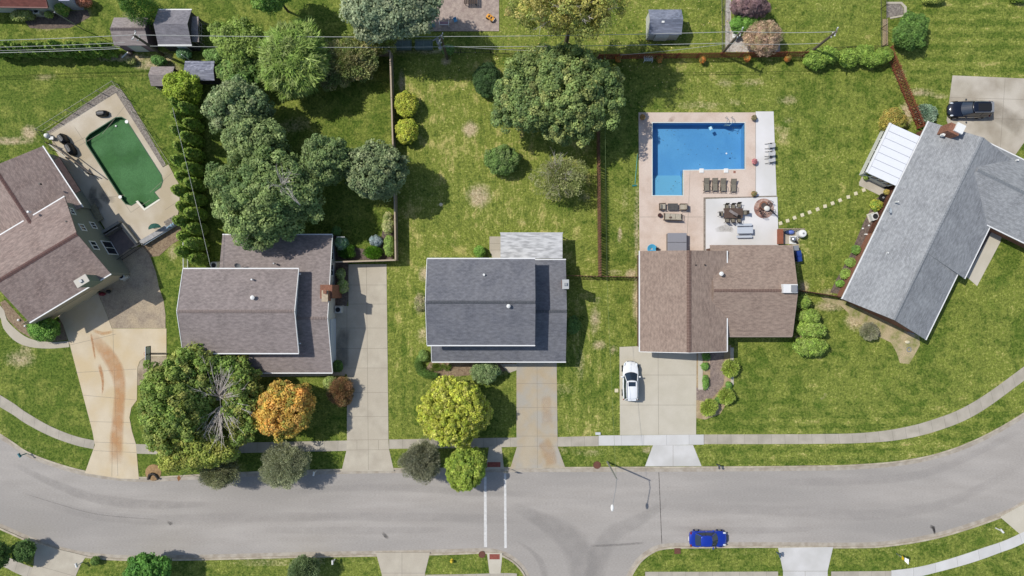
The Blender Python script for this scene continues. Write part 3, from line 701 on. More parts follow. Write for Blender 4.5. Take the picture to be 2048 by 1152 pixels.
# ================================================================ HOUSES
def roofmat(name, c, d, e, rough=.92):
    """asphalt shingles: courses of small tabs"""
    m = bpy.data.materials.new(name); m.use_nodes = True; N = m.node_tree.nodes; L = m.node_tree.links; b = N['Principled BSDF']
    b.inputs['Roughness'].default_value = rough; b.inputs['Specular IOR Level'].default_value = .2
    uv = N.new('ShaderNodeUVMap'); br = N.new('ShaderNodeTexBrick'); br.inputs['Scale'].default_value = 1; br.inputs['Brick Width'].default_value = .34; br.inputs['Row Height'].default_value = .16
    br.inputs['Mortar Size'].default_value = .012; br.inputs['Mortar Smooth'].default_value = .4; br.offset = .5; br.inputs['Bias'].default_value = 0
    br.inputs['Color1'].default_value = lin(c)+[1]; br.inputs['Color2'].default_value = lin(d)+[1]; br.inputs['Mortar'].default_value = [x*.62 for x in lin(c)]+[1]
    L.new(uv.outputs[0], br.inputs['Vector'])
    n = N.new('ShaderNodeTexNoise'); n.inputs['Scale'].default_value = .45; n.inputs['Detail'].default_value = 5; L.new(uv.outputs[0], n.inputs[0])
    r = N.new('ShaderNodeMapRange'); r.inputs[1].default_value = .38; r.inputs[2].default_value = .68; r.inputs[4].default_value = .55; L.new(n.outputs[0], r.inputs[0])
    k = N.new('ShaderNodeMix'); k.data_type = 'RGBA'; L.new(r.outputs[0], k.inputs[0]); L.new(br.outputs[0], k.inputs[6]); k.inputs[7].default_value = lin(e)+[1]
    mp = N.new('ShaderNodeMapping'); mp.inputs['Scale'].default_value = (1.3, 2.6, 1); L.new(uv.outputs[0], mp.inputs[0])
    n2 = N.new('ShaderNodeTexNoise'); n2.inputs['Scale'].default_value = 1.6; n2.inputs['Detail'].default_value = 3; L.new(mp.outputs[0], n2.inputs[0])
    r2 = N.new('ShaderNodeMapRange'); r2.inputs[1].default_value = .3; r2.inputs[2].default_value = .7; r2.inputs[3].default_value = .8; r2.inputs[4].default_value = 1.2; L.new(n2.outputs[0], r2.inputs[0])
    v = N.new('ShaderNodeVectorMath'); v.operation = 'SCALE'; L.new(k.outputs[2], v.inputs[0]); L.new(r2.outputs[0], v.inputs['Scale']); L.new(v.outputs[0], b.inputs['Base Color'])
    bn = N.new('ShaderNodeBump'); bn.inputs['Strength'].default_value = .35; bn.inputs['Distance'].default_value = .02; L.new(br.outputs['Fac'], bn.inputs['Height']); bn.invert = True; L.new(bn.outputs[0], b.inputs['Normal'])
    MATS[name] = m; return m
RF1 = roofmat('brown_rose_shingles', (150,132,124), (128,113,107), (160,144,136))
RF2 = roofmat('grey_brown_shingles', (143,133,129), (133,123,120), (153,142,138))
RF3 = roofmat('slate_grey_shingles', (114,115,121), (106,107,113), (128,128,131))
RF4 = roofmat('rosy_brown_shingles', (152,133,120), (142,124,112), (160,142,128))
RF5 = roofmat('light_grey_shingles', (150,152,154), (136,138,140), (162,164,165))
RF6 = roofmat('dark_red_shingles', (120,74,66), (106,66,60), (110,72,66))
RSH = roofmat('grey_shed_shingles', (152,142,138), (142,132,130), (160,150,146))
RSD = roofmat('dark_shed_shingles', (132,129,134), (122,120,126), (144,140,144))
RSB = roofmat('blue_grey_shed_shingles', (124,130,146), (98,104,118), (150,154,168))
RSP = roofmat('patchy_shed_shingles', (168,170,184), (120,122,136), (104,106,120))
FASC = mat('white_fascia', (226,226,224), rough=.5)
SIDEW = mat('white_siding', (206,206,200), rough=.7, fine=0, lines=((2, .16, .018, .45),))
GREENS = mat('sage_green_siding', (134,136,125), rough=.75, fine=0, lines=((2, .16, .018, .4),))
BEIGES = mat('beige_siding', (186,172,146), rough=.75, fine=0, lines=((2, .18, .018, .4),))
BRICK = mat('red_brick', (146,102,82), (124,88,72), 6, .9, .2, 14, .3)
BROWNB = mat('brown_brick', (112,84,70), (96,72,62), 6, .9, .2, 14, .3)
GLASS = mat('dark_glass', (34,44,54), rough=.08, fine=0, spec=.6)
TAN = mat('tan_stone', (186,170,146), (166,150,128), 4, .9, .15, 12)
def roof_slab(mb, e0, e1, r1, r0, th, uvs):
    """e0-e1 the eave, r0-r1 the ridge (any quad), outer side up; uv: u along the eave, v up the slope"""
    e0, e1, r1, r0 = [Vector(q) for q in (e0, e1, r1, r0)]
    n = (e1-e0).cross(r0-e0)
    if n.length < 1e-6: n = (e1-e0).cross(r1-e0)
    n.normalize()
    flip = n.z < 0
    if flip: n = -n
    u = (e1-e0).normalized(); v = n.cross(u)
    top = [e0, e1, r1, r0]; bot = [q-Vector((0, 0, th)) for q in top]
    if (r1-r0).length < 1e-4: top = top[:3]; bot = bot[:3]
    m = len(top); fs = [list(range(m)), [m+i for i in range(m)][::-1]]+[[i, i+m, (i+1) % m+m, (i+1) % m] for i in range(m)]
    if flip: fs = [f[::-1] for f in fs]
    base = len(mb.v); mb.add(top+bot, fs)
    for q in top+bot: uvs.append(((q-e0).dot(u)+7*len(uvs) % 3, (q-e0).dot(v)))
def build_uv(mb, uvs, name, m, parent, **k):
    o = mb.build(name, m, parent, **k); l = o.data.uv_layers.new(name='UVMap')
    for lp in o.data.loops: l.data[lp.index].uv = uvs[lp.vertex_index]
    return o
def gable(par, a, b, c, d, ze, zr, rm, wm, z0=0, o=.4, t=.5, gut=(1, 1), rake=(0, 0), cap=None, ze2=None, th=.14, walls=True, capw=.34, gutm=None):
    """a-b one eave, d-c the other (2D), a-d and b-c the gable ends; ridge at fraction t from a to d"""
    a, b, c, d = [Vector(q[:2]) for q in (a, b, c, d)]; ze2 = ze if ze2 is None else ze2
    r0 = a.lerp(d, t); r1 = b.lerp(c, t)
    V3 = lambda p, z: (p.x, p.y, z)
    mb = MB(); uvs = []
    roof_slab(mb, V3(a, ze), V3(b, ze), V3(r1, zr), V3(r0, zr), th, uvs)
    roof_slab(mb, V3(d, ze2), V3(c, ze2), V3(r1, zr), V3(r0, zr), th, uvs)
    roof = build_uv(mb, uvs, 'roof', rm, par)
    if cap is not None:
        mb = MB(); u = (r1-r0).normalized(); s = Vector((-u.y, u.x)); n = max(2, int((r1-r0).length/.3)); sl1 = (zr-ze)/(r0-a).length; L_ = (r1-r0).length
        for i in range(n):
            p = r0+u*(L_*(i+.04)/n); q_ = r0+u*(L_*(i+.92)/n)
            for sg in (1, -1):
                s2 = s*sg*capw/2
                mb.quad(V3(p, zr+.05), V3(q_, zr+.05), V3(q_+s2, zr+.035-capw/2*sl1), V3(p+s2, zr+.035-capw/2*sl1))
        mb.build('ridge_cap', cap, roof)
    if walls:
        u = (b-a).normalized(); v = (d-a).normalized(); W_ = (d-a).length; Ln = (b-a).length
        s1 = (zr-ze)/(W_*t); s2 = (zr-ze2)/(W_*(1-t)); mb = MB()
        for (p, sg) in ((a+u*o, 1), (b-u*o, -1)): pass
        A0 = a+u*o+v*o; B0 = b-u*o+v*o; C0 = c-u*o-v*o; D0 = d+u*o-v*o; R0 = r0+u*o; R1 = r1-u*o
        za = ze+s1*o-th-.01; zd = ze2+s2*o-th-.01; zq = zr-th-.02
        vs = [V3(A0, z0), V3(B0, z0), V3(C0, z0), V3(D0, z0), V3(A0, za), V3(B0, za), V3(C0, zd), V3(D0, zd), V3(R0, zq), V3(R1, zq)]
        fs = [[0, 1, 5, 4], [2, 3, 7, 6], [1, 2, 6, 9, 5], [3, 0, 4, 8, 7], [4, 5, 9, 8], [8, 9, 6, 7], [3, 2, 1, 0]]
        if (b-a).x*(d-a).y-(b-a).y*(d-a).x < 0: fs = [f[::-1] for f in fs]
        mb.add(vs, fs); mb.build('wall', wm, par)
    gm = gutm or FASC
    for k, (p, q_, z, on) in enumerate(((a, b, ze, gut[0]), (d, c, ze2, gut[1]))):
        if on:
            m_ = (a+c)/2; n = Vector((-(q_-p).y, (q_-p).x)).normalized(); n = n if (p-m_).dot(n) > 0 else -n
            MB().box(((p.x+q_.x)/2+n.x*.065, (p.y+q_.y)/2+n.y*.065, z-.07), ((q_-p).length+.04, .12, .13), math.atan2((q_-p).y, (q_-p).x)).build('gutter', gm, roof)
    for k, (p, m_, q_, on) in enumerate(((a, r0, d, rake[0]), (b, r1, c, rake[1]))):
        if on:
            u = (b-a).normalized()*(.03 if k else -.03); mb = MB()
            mb.plank((p.x+u.x, p.y+u.y, ze-.06), (m_.x+u.x, m_.y+u.y, zr-.06), .06, .2); mb.plank((q_.x+u.x, q_.y+u.y, ze2-.06), (m_.x+u.x, m_.y+u.y, zr-.06), .06, .2)
            mb.build('rake_board', gm, roof)
    return roof
def window(par, c, n, wd, h, panes=2, frame=None):
    """c centre on the wall surface, n outward 2D normal"""
    n = Vector(n).normalized(); s = Vector((-n.y, n.x)); c = Vector(c); ang = math.atan2(s.y, s.x); f = .07
    mb = MB()
    c2 = c+Vector((n.x, n.y, 0))*.03
    for dz in (-h/2, h/2): mb.box((c2.x, c2.y, c2.z+dz), (wd+f*2, .07, f*1.4), ang)
    for k in range(panes+1):
        q = -wd/2+wd*k/panes; mb.box((c2.x+s.x*q, c2.y+s.y*q, c2.z), (f if 0 < k < panes else f*1.4, .065, h), ang)
    w_ = mb.build('window', frame or FASC, par)
    c3 = c+Vector((n.x, n.y, 0))*.012
    MB().box(c3, (wd, .02, h), ang).build('pane', GLASS, w_)
    return w_
def vent(px, py, z, par, m=None, r=.09, h=.35, hood=False):
    p = P(px, py, z)
    mb = MB()
    if hood: mb.lathe((p.x, p.y, p.z-.1), [(r*1.1, 0), (r*1.1, h*.6), (r*2.1, h*.7), (r*2.1, h*.95), (r*.5, h*1.1)], 12)
    else: mb.cyl((p.x, p.y, p.z-.15), r, h+.15, 10)
    return mb.build('vent', m or WH, par)
def chimney(par, px, py, ztop, zbot, wx, wy, m, capm, rz=0, flue=2, fluem=None):
    p = P(px, py, ztop)
    ch = MB().box((p.x, p.y, (ztop+zbot)/2), (wx, wy, ztop-zbot), rz).build('chimney', m, par)
    MB().box((p.x, p.y, ztop+.05), (wx+.12, wy+.12, .12), rz).build('cap', capm, ch)
    for k in range(flue):
        s = (k-(flue-1)/2)*.45; q = Vector((s*math.cos(rz+(math.pi/2 if wy > wx else 0)), s*math.sin(rz+(math.pi/2 if wy > wx else 0))))
        MB().box((p.x+q.x, p.y+q.y, ztop+.2), (.3, .3, .2), rz).build('flue', fluem or BRICK, ch)
    return ch
CAP4 = mat('brown_ridge_cap', (120,98,88), (108,88,80), 4, .9, .2, 12)
CAP3 = mat('grey_ridge_cap', (92,94,98), (82,84,88), 4, .9, .2, 12)
CAP2 = mat('pale_ridge_cap', (138,124,118), (128,116,110), 4, .9, .2, 12)
CAP1 = mat('rose_ridge_cap', (110,84,78), (98,76,72), 4, .9, .2, 12)
CAP5 = mat('light_ridge_cap', (128,132,136), (116,120,124), 4, .9, .2, 12)
# ---- H2: grey brown house
h2 = thing('house', 'grey-brown roofed split-level house with a raised block, brick chimney and white garage door', 'house', P(560,610,0))
ze = 2.7
a = P2(445,470,ze); b = P2(664.5,470,ze); c = P2(666.5,745,ze); c.x = b.x; d = Vector((a.x, c.y))
gable(h2, a, b, c, d, ze, 4.75, RF2, SIDEW, t=.60, o=.35, gut=(1, 1), rake=(0, 1), cap=CAP2)
zu = 5.1
a = P2(366.5,538,zu); b = P2(597,538,zu); c = P2(597,706,zu); d = P2(366.5,706,zu)
up = gable(h2, a, b, c, d, zu, 6.5, RF2, SIDEW, t=.50, o=.35, gut=(1, 1), rake=(1, 1), cap=CAP2)
vent(505,559,5.6,h2); vent(507,595,6.15,h2, r=.11, h=.5, hood=True); vent(549,527,3.8,h2, m=GREYM)
chimney(h2, 650,592,5.4,4.0, .55, 1.1, BRICK, TAN, flue=0); 
p = P(651,584,5.5); MB().box((p.x, p.y, 5.62), (.35, .35, .35)).build('flue', BRICK, h2)
p0 = P(683,582,0); MB().box((p0.x-.62, p0.y-.05, 2.15), (1.3, 1.5, 4.3)).build('chimney_base', BRICK, h2)
xw = b.x; yw = P(0,700,2.4).y
bw = P2(664.5,470,2.7).x-.35
MB().box((bw+.05, P(0,681,1.2).y, 1.15), (.08, 4.9, 2.2)).build('garage_door', mat('pale_blue_garage_door', (196,206,218), rough=.5, fine=0, lines=((2, .55, .03, .4),)), h2)
for (py, h_, wd) in ((540,1.1,1.3), (505,1.3,1.6), (700,.8,.5)):
    if py < 640: window(h2, (bw+.0, P(0,py,1.5).y, 1.6), (1, 0), wd, h_)
window(h2, (P2(597,0,zu).x-.35, P(0,588,5).y, 5.0), (1, 0), .8, .7)
MB().box((P(688,468,2.2).x-.35, P(0,474,2.2).y, 2.2), (.9, .05, .1)).build('downspout', FASC, h2)
for py in (548,687):
    MB().box((P2(597,0,zu).x+.1, P(0,py,zu).y, zu-.15), (.22, .12, .12)).build('downspout', FASC, h2)
# ---- H3: slate roof
h3 = thing('house', 'slate-grey roofed house in the middle with a raised block and a white patio roof behind', 'house', P(990,620,0))
ze = 2.7
a = P2(864,520,ze); b = P2(1129.5,520,ze); c = P2(1133,723,ze); c.x = b.x = P2(1131.5,0,ze).x; d = Vector((a.x, c.y))
gable(h3, a, b, c, d, ze, 4.35, RF3, SIDEW, t=.50, o=.35, gut=(1, 1), rake=(1, 0), cap=CAP3)
zu = 5.4
a = P2(854.5,518,zu); b = P2(1070,518,zu); c = P2(1070,690,zu); d = P2(854.5,690,zu)
gable(h3, a, b, c, d, zu, 6.85, RF3, SIDEW, t=.50, o=.3, gut=(1, 1), rake=(1, 0), cap=CAP3)
vent(968,549.5,6.0,h3, r=.12, h=.25); vent(1017,612,6.7,h3, r=.10, h=.6, hood=True)
chimney(h3, 1131,568.5,5.2,0, .6, .9, BRICK, mat('grey_cap', (176,178,178), rough=.7), flue=1, fluem=GREYM)
yf = P2(0,723,2.7).y+.35
MB().box((P(1073,0,0).x, yf-.04, 1.1), (4.5, .07, 2.15)).build('garage_door', mat('white_garage_door', (210,210,206), rough=.5, fine=0, lines=((2, .55, .03, .4),)), h3)
MB().box((P(1012,0,0).x, yf-.03, 1.05), (.95, .06, 2.1)).build('door', mat('dark_front_door', (70,56,50), rough=.6), h3)
for x in (893, 935, 975): window(h3, (P(x,0,0).x, yf, 1.55), (0, -1), 1.5, 1.2)
yu = P2(0,690,5.4).y+.3
for x in (890, 950, 1015): window(h3, (P(x,0,0).x, yu, 4.5), (0, -1), 1.3, .9)
y2 = P2(0,745,2.7).y+.35
MB().box((P(560,0,0).x, y2-.03, 1.05), (.95, .06, 2.1)).build('door', MATS['dark_front_door'], h2)
for x in (515, 600, 635): window(h2, (P(x,0,0).x, y2, 1.5), (0, -1), 1.4, 1.2)
# patio cover
pc = thing('patio_cover', 'streaky white flat patio roof standing against the back of the slate-grey house', 'patio cover', P(1062,492,0))
a = P(1001,467,2.45); b = P(1125,467,2.45); c = P(1125,517,2.75); d = P(1001,517,2.75); d.y = c.y = P2(0,519,2.7).y+.12
uvs = []; mb = MB(); roof_slab(mb, a, b, c, d, .1, uvs)
mb.build('panel', mat('weathered_white_panel', (204,204,203), (188,188,188), 1.2, .6, .06, 20, stretch=(1.1, 4.5, 1), c3=(158,158,158), s3=.8), pc)
MB().box(((a.x+b.x)/2, a.y+.06, 2.4), (b.x-a.x+.1, .1, .16)).build('gutter', mat('pale_gutter', (200,200,204), rough=.5), pc)
for x in (a.x+.1, (a.x+b.x)/2, b.x-.1): MB().box((x, a.y-.15, 1.2), (.1, .1, 2.4)).build('post', FASC, pc)
# ---- H4: rosy brown
h4 = thing('house', 'rosy-brown roofed ranch house with a front garage wing beside the blue pool', 'house', P(1430,590,0))
ze = 2.75
a = P2(1420,490,ze); b = P2(1584,490,ze); c = P2(1584.5,672,ze); d = P2(1420,672,ze); c.x = b.x
gable(h4, a, b, c, d, ze, 4.25, RF4, BROWNB, t=.50, o=.3, gut=(0, 1), rake=(0, 1), cap=CAP4, gutm=mat('brown_gutter', (150,134,124), rough=.6))
ze = 3.35
a = P2(1280,502,ze); b = P2(1280,703,ze); c = P2(1455,703,ze); d = P2(1451,501,ze); c.x = d.x = P2(1453.5,0,ze).x; d.y = a.y
gable(h4, a, b, c, d, ze, 4.7, RF4, BROWNB, t=.53, o=.3, gut=(1, 1), rake=(0, 1), cap=CAP4, capw=.5, gutm=FASC)
vent(1391,530.5,4.3,h4, m=BLK, r=.08, h=.2); vent(1409,530,4.1,h4, m=BLK, r=.07, h=.25); vent(1441.5,547.5,4.2,h4, r=.11, h=.4, hood=True)
ch = MB().box((P(1581,577,4.7).x, P(1581,577,4.7).y, 2.4), (1.55, .95, 4.6)).build('chimney', mat('white_chimney', (220,220,218), rough=.6), h4)
MB().box((P(1588,577,4.8).x, P(1588,577,4.8).y, 4.8), (.6, .75, .24)).build('cap', GREYM, ch)
yb = P2(0,703,3.35).y+.3
MB().box((P(1345,0,0).x, yb-.04, 1.1), (4.9, .07, 2.15)).build('garage_door', mat('pale_garage_door', (206,202,196), rough=.5, fine=0, lines=((2, .55, .03, .4),)), h4)
window(h4, (P(1490,0,1.5).x, P2(0,672,2.75).y+.3, 1.5), (0, -1), 1.6, 1.2); window(h4, (P(1548,0,1.5).x, P2(0,672,2.75).y+.3, 1.5), (0, -1), 1.2, 1.2)
# ---- H1: rotated brown-rose house, sage walls
h1 = thing('house', 'sage-green two-storey house with brown-rose shingles beside the green pool', 'house', P(90,470,0))
ze = 4.9
A = P2(221,547,ze); B = P2(129,393.5,ze); u = (A-B).normalized(); dd = Vector((u.y, -u.x)); dd = dd if dd.x < 0 else -dd   # dd points to the lower left, along the ridge
La = (P2(62,650,ze)-A).length; Lb = 14.5
D_ = A+dd*La; D2 = B+dd*La
# main block: eaves A..D (front) and B.. (back)
gable(h1, A, D_, D2, B, ze, 6.75, RF1, GREENS, t=.5, o=.4, gut=(1, 1), rake=(0, 0), cap=CAP1, capw=.45)
# rear wing, ridge across, lower and to the upper left
ze2 = 3.1
E = P2(161,409,ze2); F = P2(84.5,292.5,ze2); u2 = (F-E).normalized(); s2 = Vector((-u2.y, u2.x)); s2 = s2 if s2.x < 0 else -s2
Wd = 9.4
E = E-u2*.35
gable(h1, E, F, F+s2*Wd, E+s2*Wd, ze2, 5.15, RF1, GREENS, t=.50, o=.4, gut=(1, 0), rake=(0, 0), cap=CAP1, capw=.4)
pk = P(158,561,6.6)
chimney(h1, 164,562,6.9,4.4, .75, 1.35, mat('sage_chimney', (120,130,114), rough=.8), mat('stone_cap', (196,190,178), rough=.8), rz=math.atan2(dd.y, dd.x)+math.pi/2, flue=1, fluem=GREYM)
vent(59,424,5.9,h1, r=.12, h=.3); vent(134,443,5.9,h1, m=BLK, r=.09, h=.2); vent(81,368,5.4,h1, m=BLK, r=.09, h=.2)
# NE wall windows: wall line at overhang .4 inside A-B
nrm = -dd
def onwall(px, py, z):
    """point of the NE wall plane seen through this pixel: slide along the wall"""
    o0 = A+dd*.4; best = None
    for k in range(0, 2000):
        zz = k*.004; q = P2(px, py, zz); dist = (q-o0).dot(nrm)
        if best is None or abs(dist) < best[0]: best = (abs(dist), q, zz)
    return (best[1].x, best[1].y, best[2])
for (px, py, wd, h_) in ((143.5,422.5,.75,.75), (165,455,.75,.85), (186.5,451,.75,.85), (188.5,491,1.0,1.0)):
    window(h1, onwall(px, py, 0), nrm, wd, h_)
window(h1, onwall(219,496,0), nrm, 1.7, 1.9)
# garage door on the front wall
fw = A+dd*.4+(-u)*.4; fn = u
g0 = A+dd*6.5-u*.4
MB().box((g0.x+fn.x*.03, g0.y+fn.y*.03, 1.12), (4.9, .06, 2.2), math.atan2(dd.y, dd.x)).build('garage_door', mat('beige_garage_door', (196,180,150), rough=.6, fine=0, lines=((2, .55, .03, .35),)), h1)
b0 = A+dd*6.2-u*.4
MB().box((b0.x+fn.x*.012, b0.y+fn.y*.012, 2.3), (10.4, .02, 4.4), math.atan2(dd.y, dd.x)).build('front_siding', BEIGES, h1)
# dark awning roof over the back door
mb = MB(); uvs = []
w0 = P(112,318,3.0); w1 = P(162,383,2.6)
p1 = P(104,322,3.1); p2_ = P(147,389,3.1); p3 = P(161,381,2.7); p4 = P(119,315,2.7)
roof_slab(mb, p4, p3, p2_, p1, .1, uvs); build_uv(mb, uvs, 'porch_roof', roofmat('dark_porch_shingles', (84,70,68), (76,64,62), (90,76,72)), h1)
# ---- H5: light grey L-shaped
h5 = thing('house', 'light-grey roofed red-brick ranch house with a white sunroom, set at an angle', 'house', P(1840,450,0))
ze = 2.75
a = P2(1858,243,ze); b = P2(1685,598,ze); u = (b-a).normalized(); v = Vector((-u.y, u.x)); v = v if v.x > 0 else -v
W1 = (P2(1852,677,ze)-b).dot(v)
# lower (left) part: narrower; upper part: wider eave on the right
gable(h5, a, b, b+v*W1, a+v*W1, ze, 4.9, RF5, BRICK, t=.50, o=.45, gut=(1, 1), rake=(0, 0), cap=CAP5)
# middle part pushed out a little on the street side
m0 = P2(1918,555,ze); m1 = P2(1983,448,ze)
def loc5(q): return ((q-a).dot(u), (q-a).dot(v))
um, vm = loc5(P2(1913,548,ze)); um2, vm2 = loc5(P2(1975,452,ze))
W2 = W1+1.0; t2 = W1*.5/W2
z2 = 4.9-(4.9-ze)*1.0
gable(h5, a+u*.02, a+u*um, a+u*um+v*W2, a+u*.02+v*W2, ze-.0, 4.9+.035, RF5, BRICK, t=t2, o=.45, gut=(0, 1), rake=(0, 0), cap=None, ze2=2.6)
# front wing towards the right edge, ridge square to the main one
ew, vw = loc5(P2(2001,459,ze)); e2, v2 = loc5(P2(2030,312,ze))
wa = a+u*(um2-.3)+v*(W1*.62); wb = a+u*(um2-.3)+v*(W2+14)
wing0 = um2-.25; wing1 = loc5(P2(2000,316,ze))[0]
uw0, uw1 = loc5(P2(1999,461,ze))[0], loc5(P2(2032,313,ze))[0]
gable(h5, a+u*uw0+v*(W1*.60), a+u*uw0+v*(W1*2.6), a+u*uw1+v*(W1*2.6), a+u*uw1+v*(W1*.60), ze+.02, 4.75, RF5, BRICK, t=.5, o=.45, gut=(1, 1), rake=(0, 0), cap=CAP5)
vent(1831,503,3.9,h5, r=.13, h=.2); vent(1774,506,3.5,h5, r=.08, h=.3); vent(1792,404,3.4,h5, r=.07, h=.5); vent(2034,320.5,3.2,h5, r=.1, h=.2)
ang5 = math.atan2(u.y, u.x)
cc = P(1916,258,5.2); ch = MB().box((cc.x-.3, cc.y, 2.6), (1.3, 1.0, 5.1), ang5+math.pi/2).build('chimney', BRICK, h5)
MB().box((cc.x+.15, cc.y+.05, 5.25), (.95, 1.0, .22), ang5+math.pi/2).build('cap', WH, ch)
MB().box((cc.x-.75, cc.y-.05, 4.0), (.28, 1.0, .5), ang5+math.pi/2).build('saddle', WH, ch)
# brick west wall windows
for f_ in ():
    q_ = a+u*((b-a).length*f_)+v*.45; window(h5, (q_.x, q_.y, 1.5), -v, 1.2, 1.1)
# sunroom
sr = thing('sunroom', 'white-roofed sunroom with dark windows on the back of the light-grey house', 'sunroom', P(1790,310,0))
zs = 2.55
s0 = P2(1783,246,zs); s1 = P2(1729,350,zs); s2_ = P2(1789,370,zs)
def uv5(q): return a+u*loc5(q)[0]
ua, ub = loc5(P2(1784,247,zs))[0], loc5(P2(1735,345,zs))[0]
va = loc5(P2(1732,348,zs))[1]
q0 = a+u*ua+v*va; q1 = a+u*ub+v*va; q2 = a+u*ub; q3 = a+u*ua
mb = MB(); uvs = []
V3 = lambda p, z: (p.x, p.y, z)
roof_slab(mb, V3(q0, 2.45), V3(q1, 2.45), V3(q2-v*.16, 2.72), V3(q3-v*.16, 2.72), .12, uvs)
sroof = mb.build('roof', mat('white_metal_roof', (222,224,228), rough=.35, fine=.02, fscale=3), sr)
mb = MB(); n = 7
for k in range(1, n):
    f_ = k/n; g_ = q0.lerp(q1, f_); h_ = (q3-v*.16).lerp(q2-v*.16, f_); mb.plank(V3(g_, 2.475), V3(h_, 2.745), .05, .05)
mb.build('seam', mat('pale_grey_trim', (170,174,182), rough=.5), sroof)
MB().plank(V3(q0-v*-.0, 2.46), V3(q1, 2.46), .24, .16).build('gutter', FASC, sroof)
i0 = q0+v*.35-u*-.2; mb = MB()
wl = [q0+v*.3+u*.2, q1+v*.3-u*.25, q2-u*.25-v*.2, q3+u*.2-v*.2]
MB().prism([Vector(p) for p in wl], 0, .9).build('knee_wall', SIDEW, sr)
MB().prism([p+(sum(wl, Vector((0, 0)))/4-p).normalized()*.06 for p in wl], .9, 2.3).build('glazing', GLASS, sr)
for p, q_ in ((wl[0], wl[1]), (wl[1], wl[2]), (wl[3], wl[0])):
    n = 4
    for k in range(n+1):
        s_ = p.lerp(q_, k/n); MB().box((s_.x, s_.y, 1.6), (.09, .09, 1.42), ang5).build('mullion', FASC, sr)
# slanted glass lean-to panes on the near end
# ---- H6: corner of a dark red roof at the top left
h6 = thing('house', 'dark red roofed house showing only its eave in the top left corner', 'house', P(40,-60,0))
a6 = P2(-120,11,2.8); b6 = P2(95,14,2.8); k6 = 9.0
gable(h6, a6, b6, b6+Vector((0, k6)), a6+Vector((0, k6)), 2.8, 4.8, RF6, SIDEW, o=.4, rake=(0, 1), gutm=mat('dark_red_gutter', (120,84,78), rough=.6))
MB().box((P(146,5,1).x, P(0,6,1).y+.4, 1.3), (1.2, 1.6, 2.6)).build('side_porch', mat('pale_lavender_panel', (176,176,196), rough=.7), h6)
# ================================================================ SHEDS
def shed(label, x0, y0, x1, y1, ze, zr, rm, wm, axis='x', o=.12, gut=(0, 0), name='shed', cap=None, **k):
    c = P((x0+x1)/2, (y0+y1)/2, ze); t = thing(name, label, 'shed', (c.x, c.y, 0))
    A_, B_, C_, D_ = P2(x0,y0,ze), P2(x1,y0,ze), P2(x1,y1,ze), P2(x0,y1,ze)
    if axis == 'x': gable(t, A_, B_, C_, D_, ze, zr, rm, wm, o=o, gut=gut, cap=cap, th=.08, **k)
    else: gable(t, A_, D_, C_, B_, ze, zr, rm, wm, o=o, gut=gut, cap=cap, th=.08, **k)
    return t, (c.x, c.y)
PINK = mat('mauve_siding', (142,120,128), rough=.8, fine=0, lines=((0, .2, .02, .3),))
s, c = shed('wide taupe garden shed with a mauve gable wall, leftmost in the shed row', 228,35,297,91, 2.3, 3.1, RSH, PINK, cap=mat('shed_ridge', (104,94,94), rough=.9))
MB().box((c[0]+.1, P(0,91,2.3).y+.08, 1.0), (1.6, .05, 1.9)).build('door', SIDEW, s)
s, c = shed('dark grey shed with a white-edged curved roof, upper right of the taupe shed', 316,20,383,89, 2.5, 3.5, RSD, mat('dark_siding', (70,66,70), rough=.8), gut=(1, 1))
MB().box((c[0]+.3, P(0,89,2.5).y+.08, 1.0), (1.1, .05, 1.9)).build('door', FASC, s)
s, c = shed('small taupe-roofed playhouse shed with white rails, lower left of the shed row', 302,133,349,172, 1.7, 2.3, RSH, mat('dark_stained_wood', (62,56,54), rough=.9))
for k in range(5): MB().box((P(312+7*k,0,1).x, P(0,178,.6).y, .45), (.05, .05, .9)).build('rail_post', FASC, s)
s, c = shed('small shed with a patchy blue-grey shingle roof beside the yellow-green shrub', 370,122,429,161, 1.9, 2.2, RSP, mat('dark_shed_wall', (60,58,62), rough=.9))
s, c = shed('detached garden shed with a blue-grey roof and white walls under the yellowing tree', 1297,19,1363,69, 2.1, 2.9, RSB, SIDEW)
MB().box((c[0]-.2, P(0,69,2.1).y+.02, 1.0), (1.5, .05, 1.8)).build('door', FASC, s)
p = P(1326,43,2.75); MB().box((p.x, p.y, 2.72), (.3, .3, .2)).build('roof_vent', WH, s)
# lean-to porch with a swing frame at the right of the dark shed
ps = thing('play_porch', 'narrow grey-roofed play porch with white climbing rails beside the dark grey shed', 'playset', P(392,60,0))
mb = MB(); uvs = []
roof_slab(mb, P(384,33,2.1), P(397,33,2.1), P(396,59,2.35), P(382,59,2.35), .07, uvs); roof_slab(mb, P(384,84,2.1), P(398,84,2.1), P(396,59,2.35), P(382,59,2.35), .07, uvs)
build_uv(mb, uvs, 'roof', RSH, ps)
for (x, y) in ((386,36), (397,36), (387,82), (398,82)):
    q_ = P(x, y, 0); q_ = P(x, y, 2.0); MB().box((q_.x, q_.y, 1.02), (.1, .1, 2.04)).build('post', mat('grey_post', (120,112,108), rough=.8), ps)
for k, y in enumerate((44, 52, 60, 68, 76)):
    MB().bar(P(398,y,1.9), P(408,y+6,.2), .04).build('rail', mat('pale_rail', (170,164,158), rough=.7), ps)
for s_ in (0, 1): MB().bar(P(399+s_*4,42+s_*4,1.6-s_*.7), P(399+s_*4,78+s_*4,1.6-s_*.7), .04).build('cross_rail', MATS['pale_rail'], ps)
MB().box(P(391,60,.9), (.9, 2.8, .08)).build('deck', mat('grey_deck_boards', (110,100,96), rough=.9), ps)
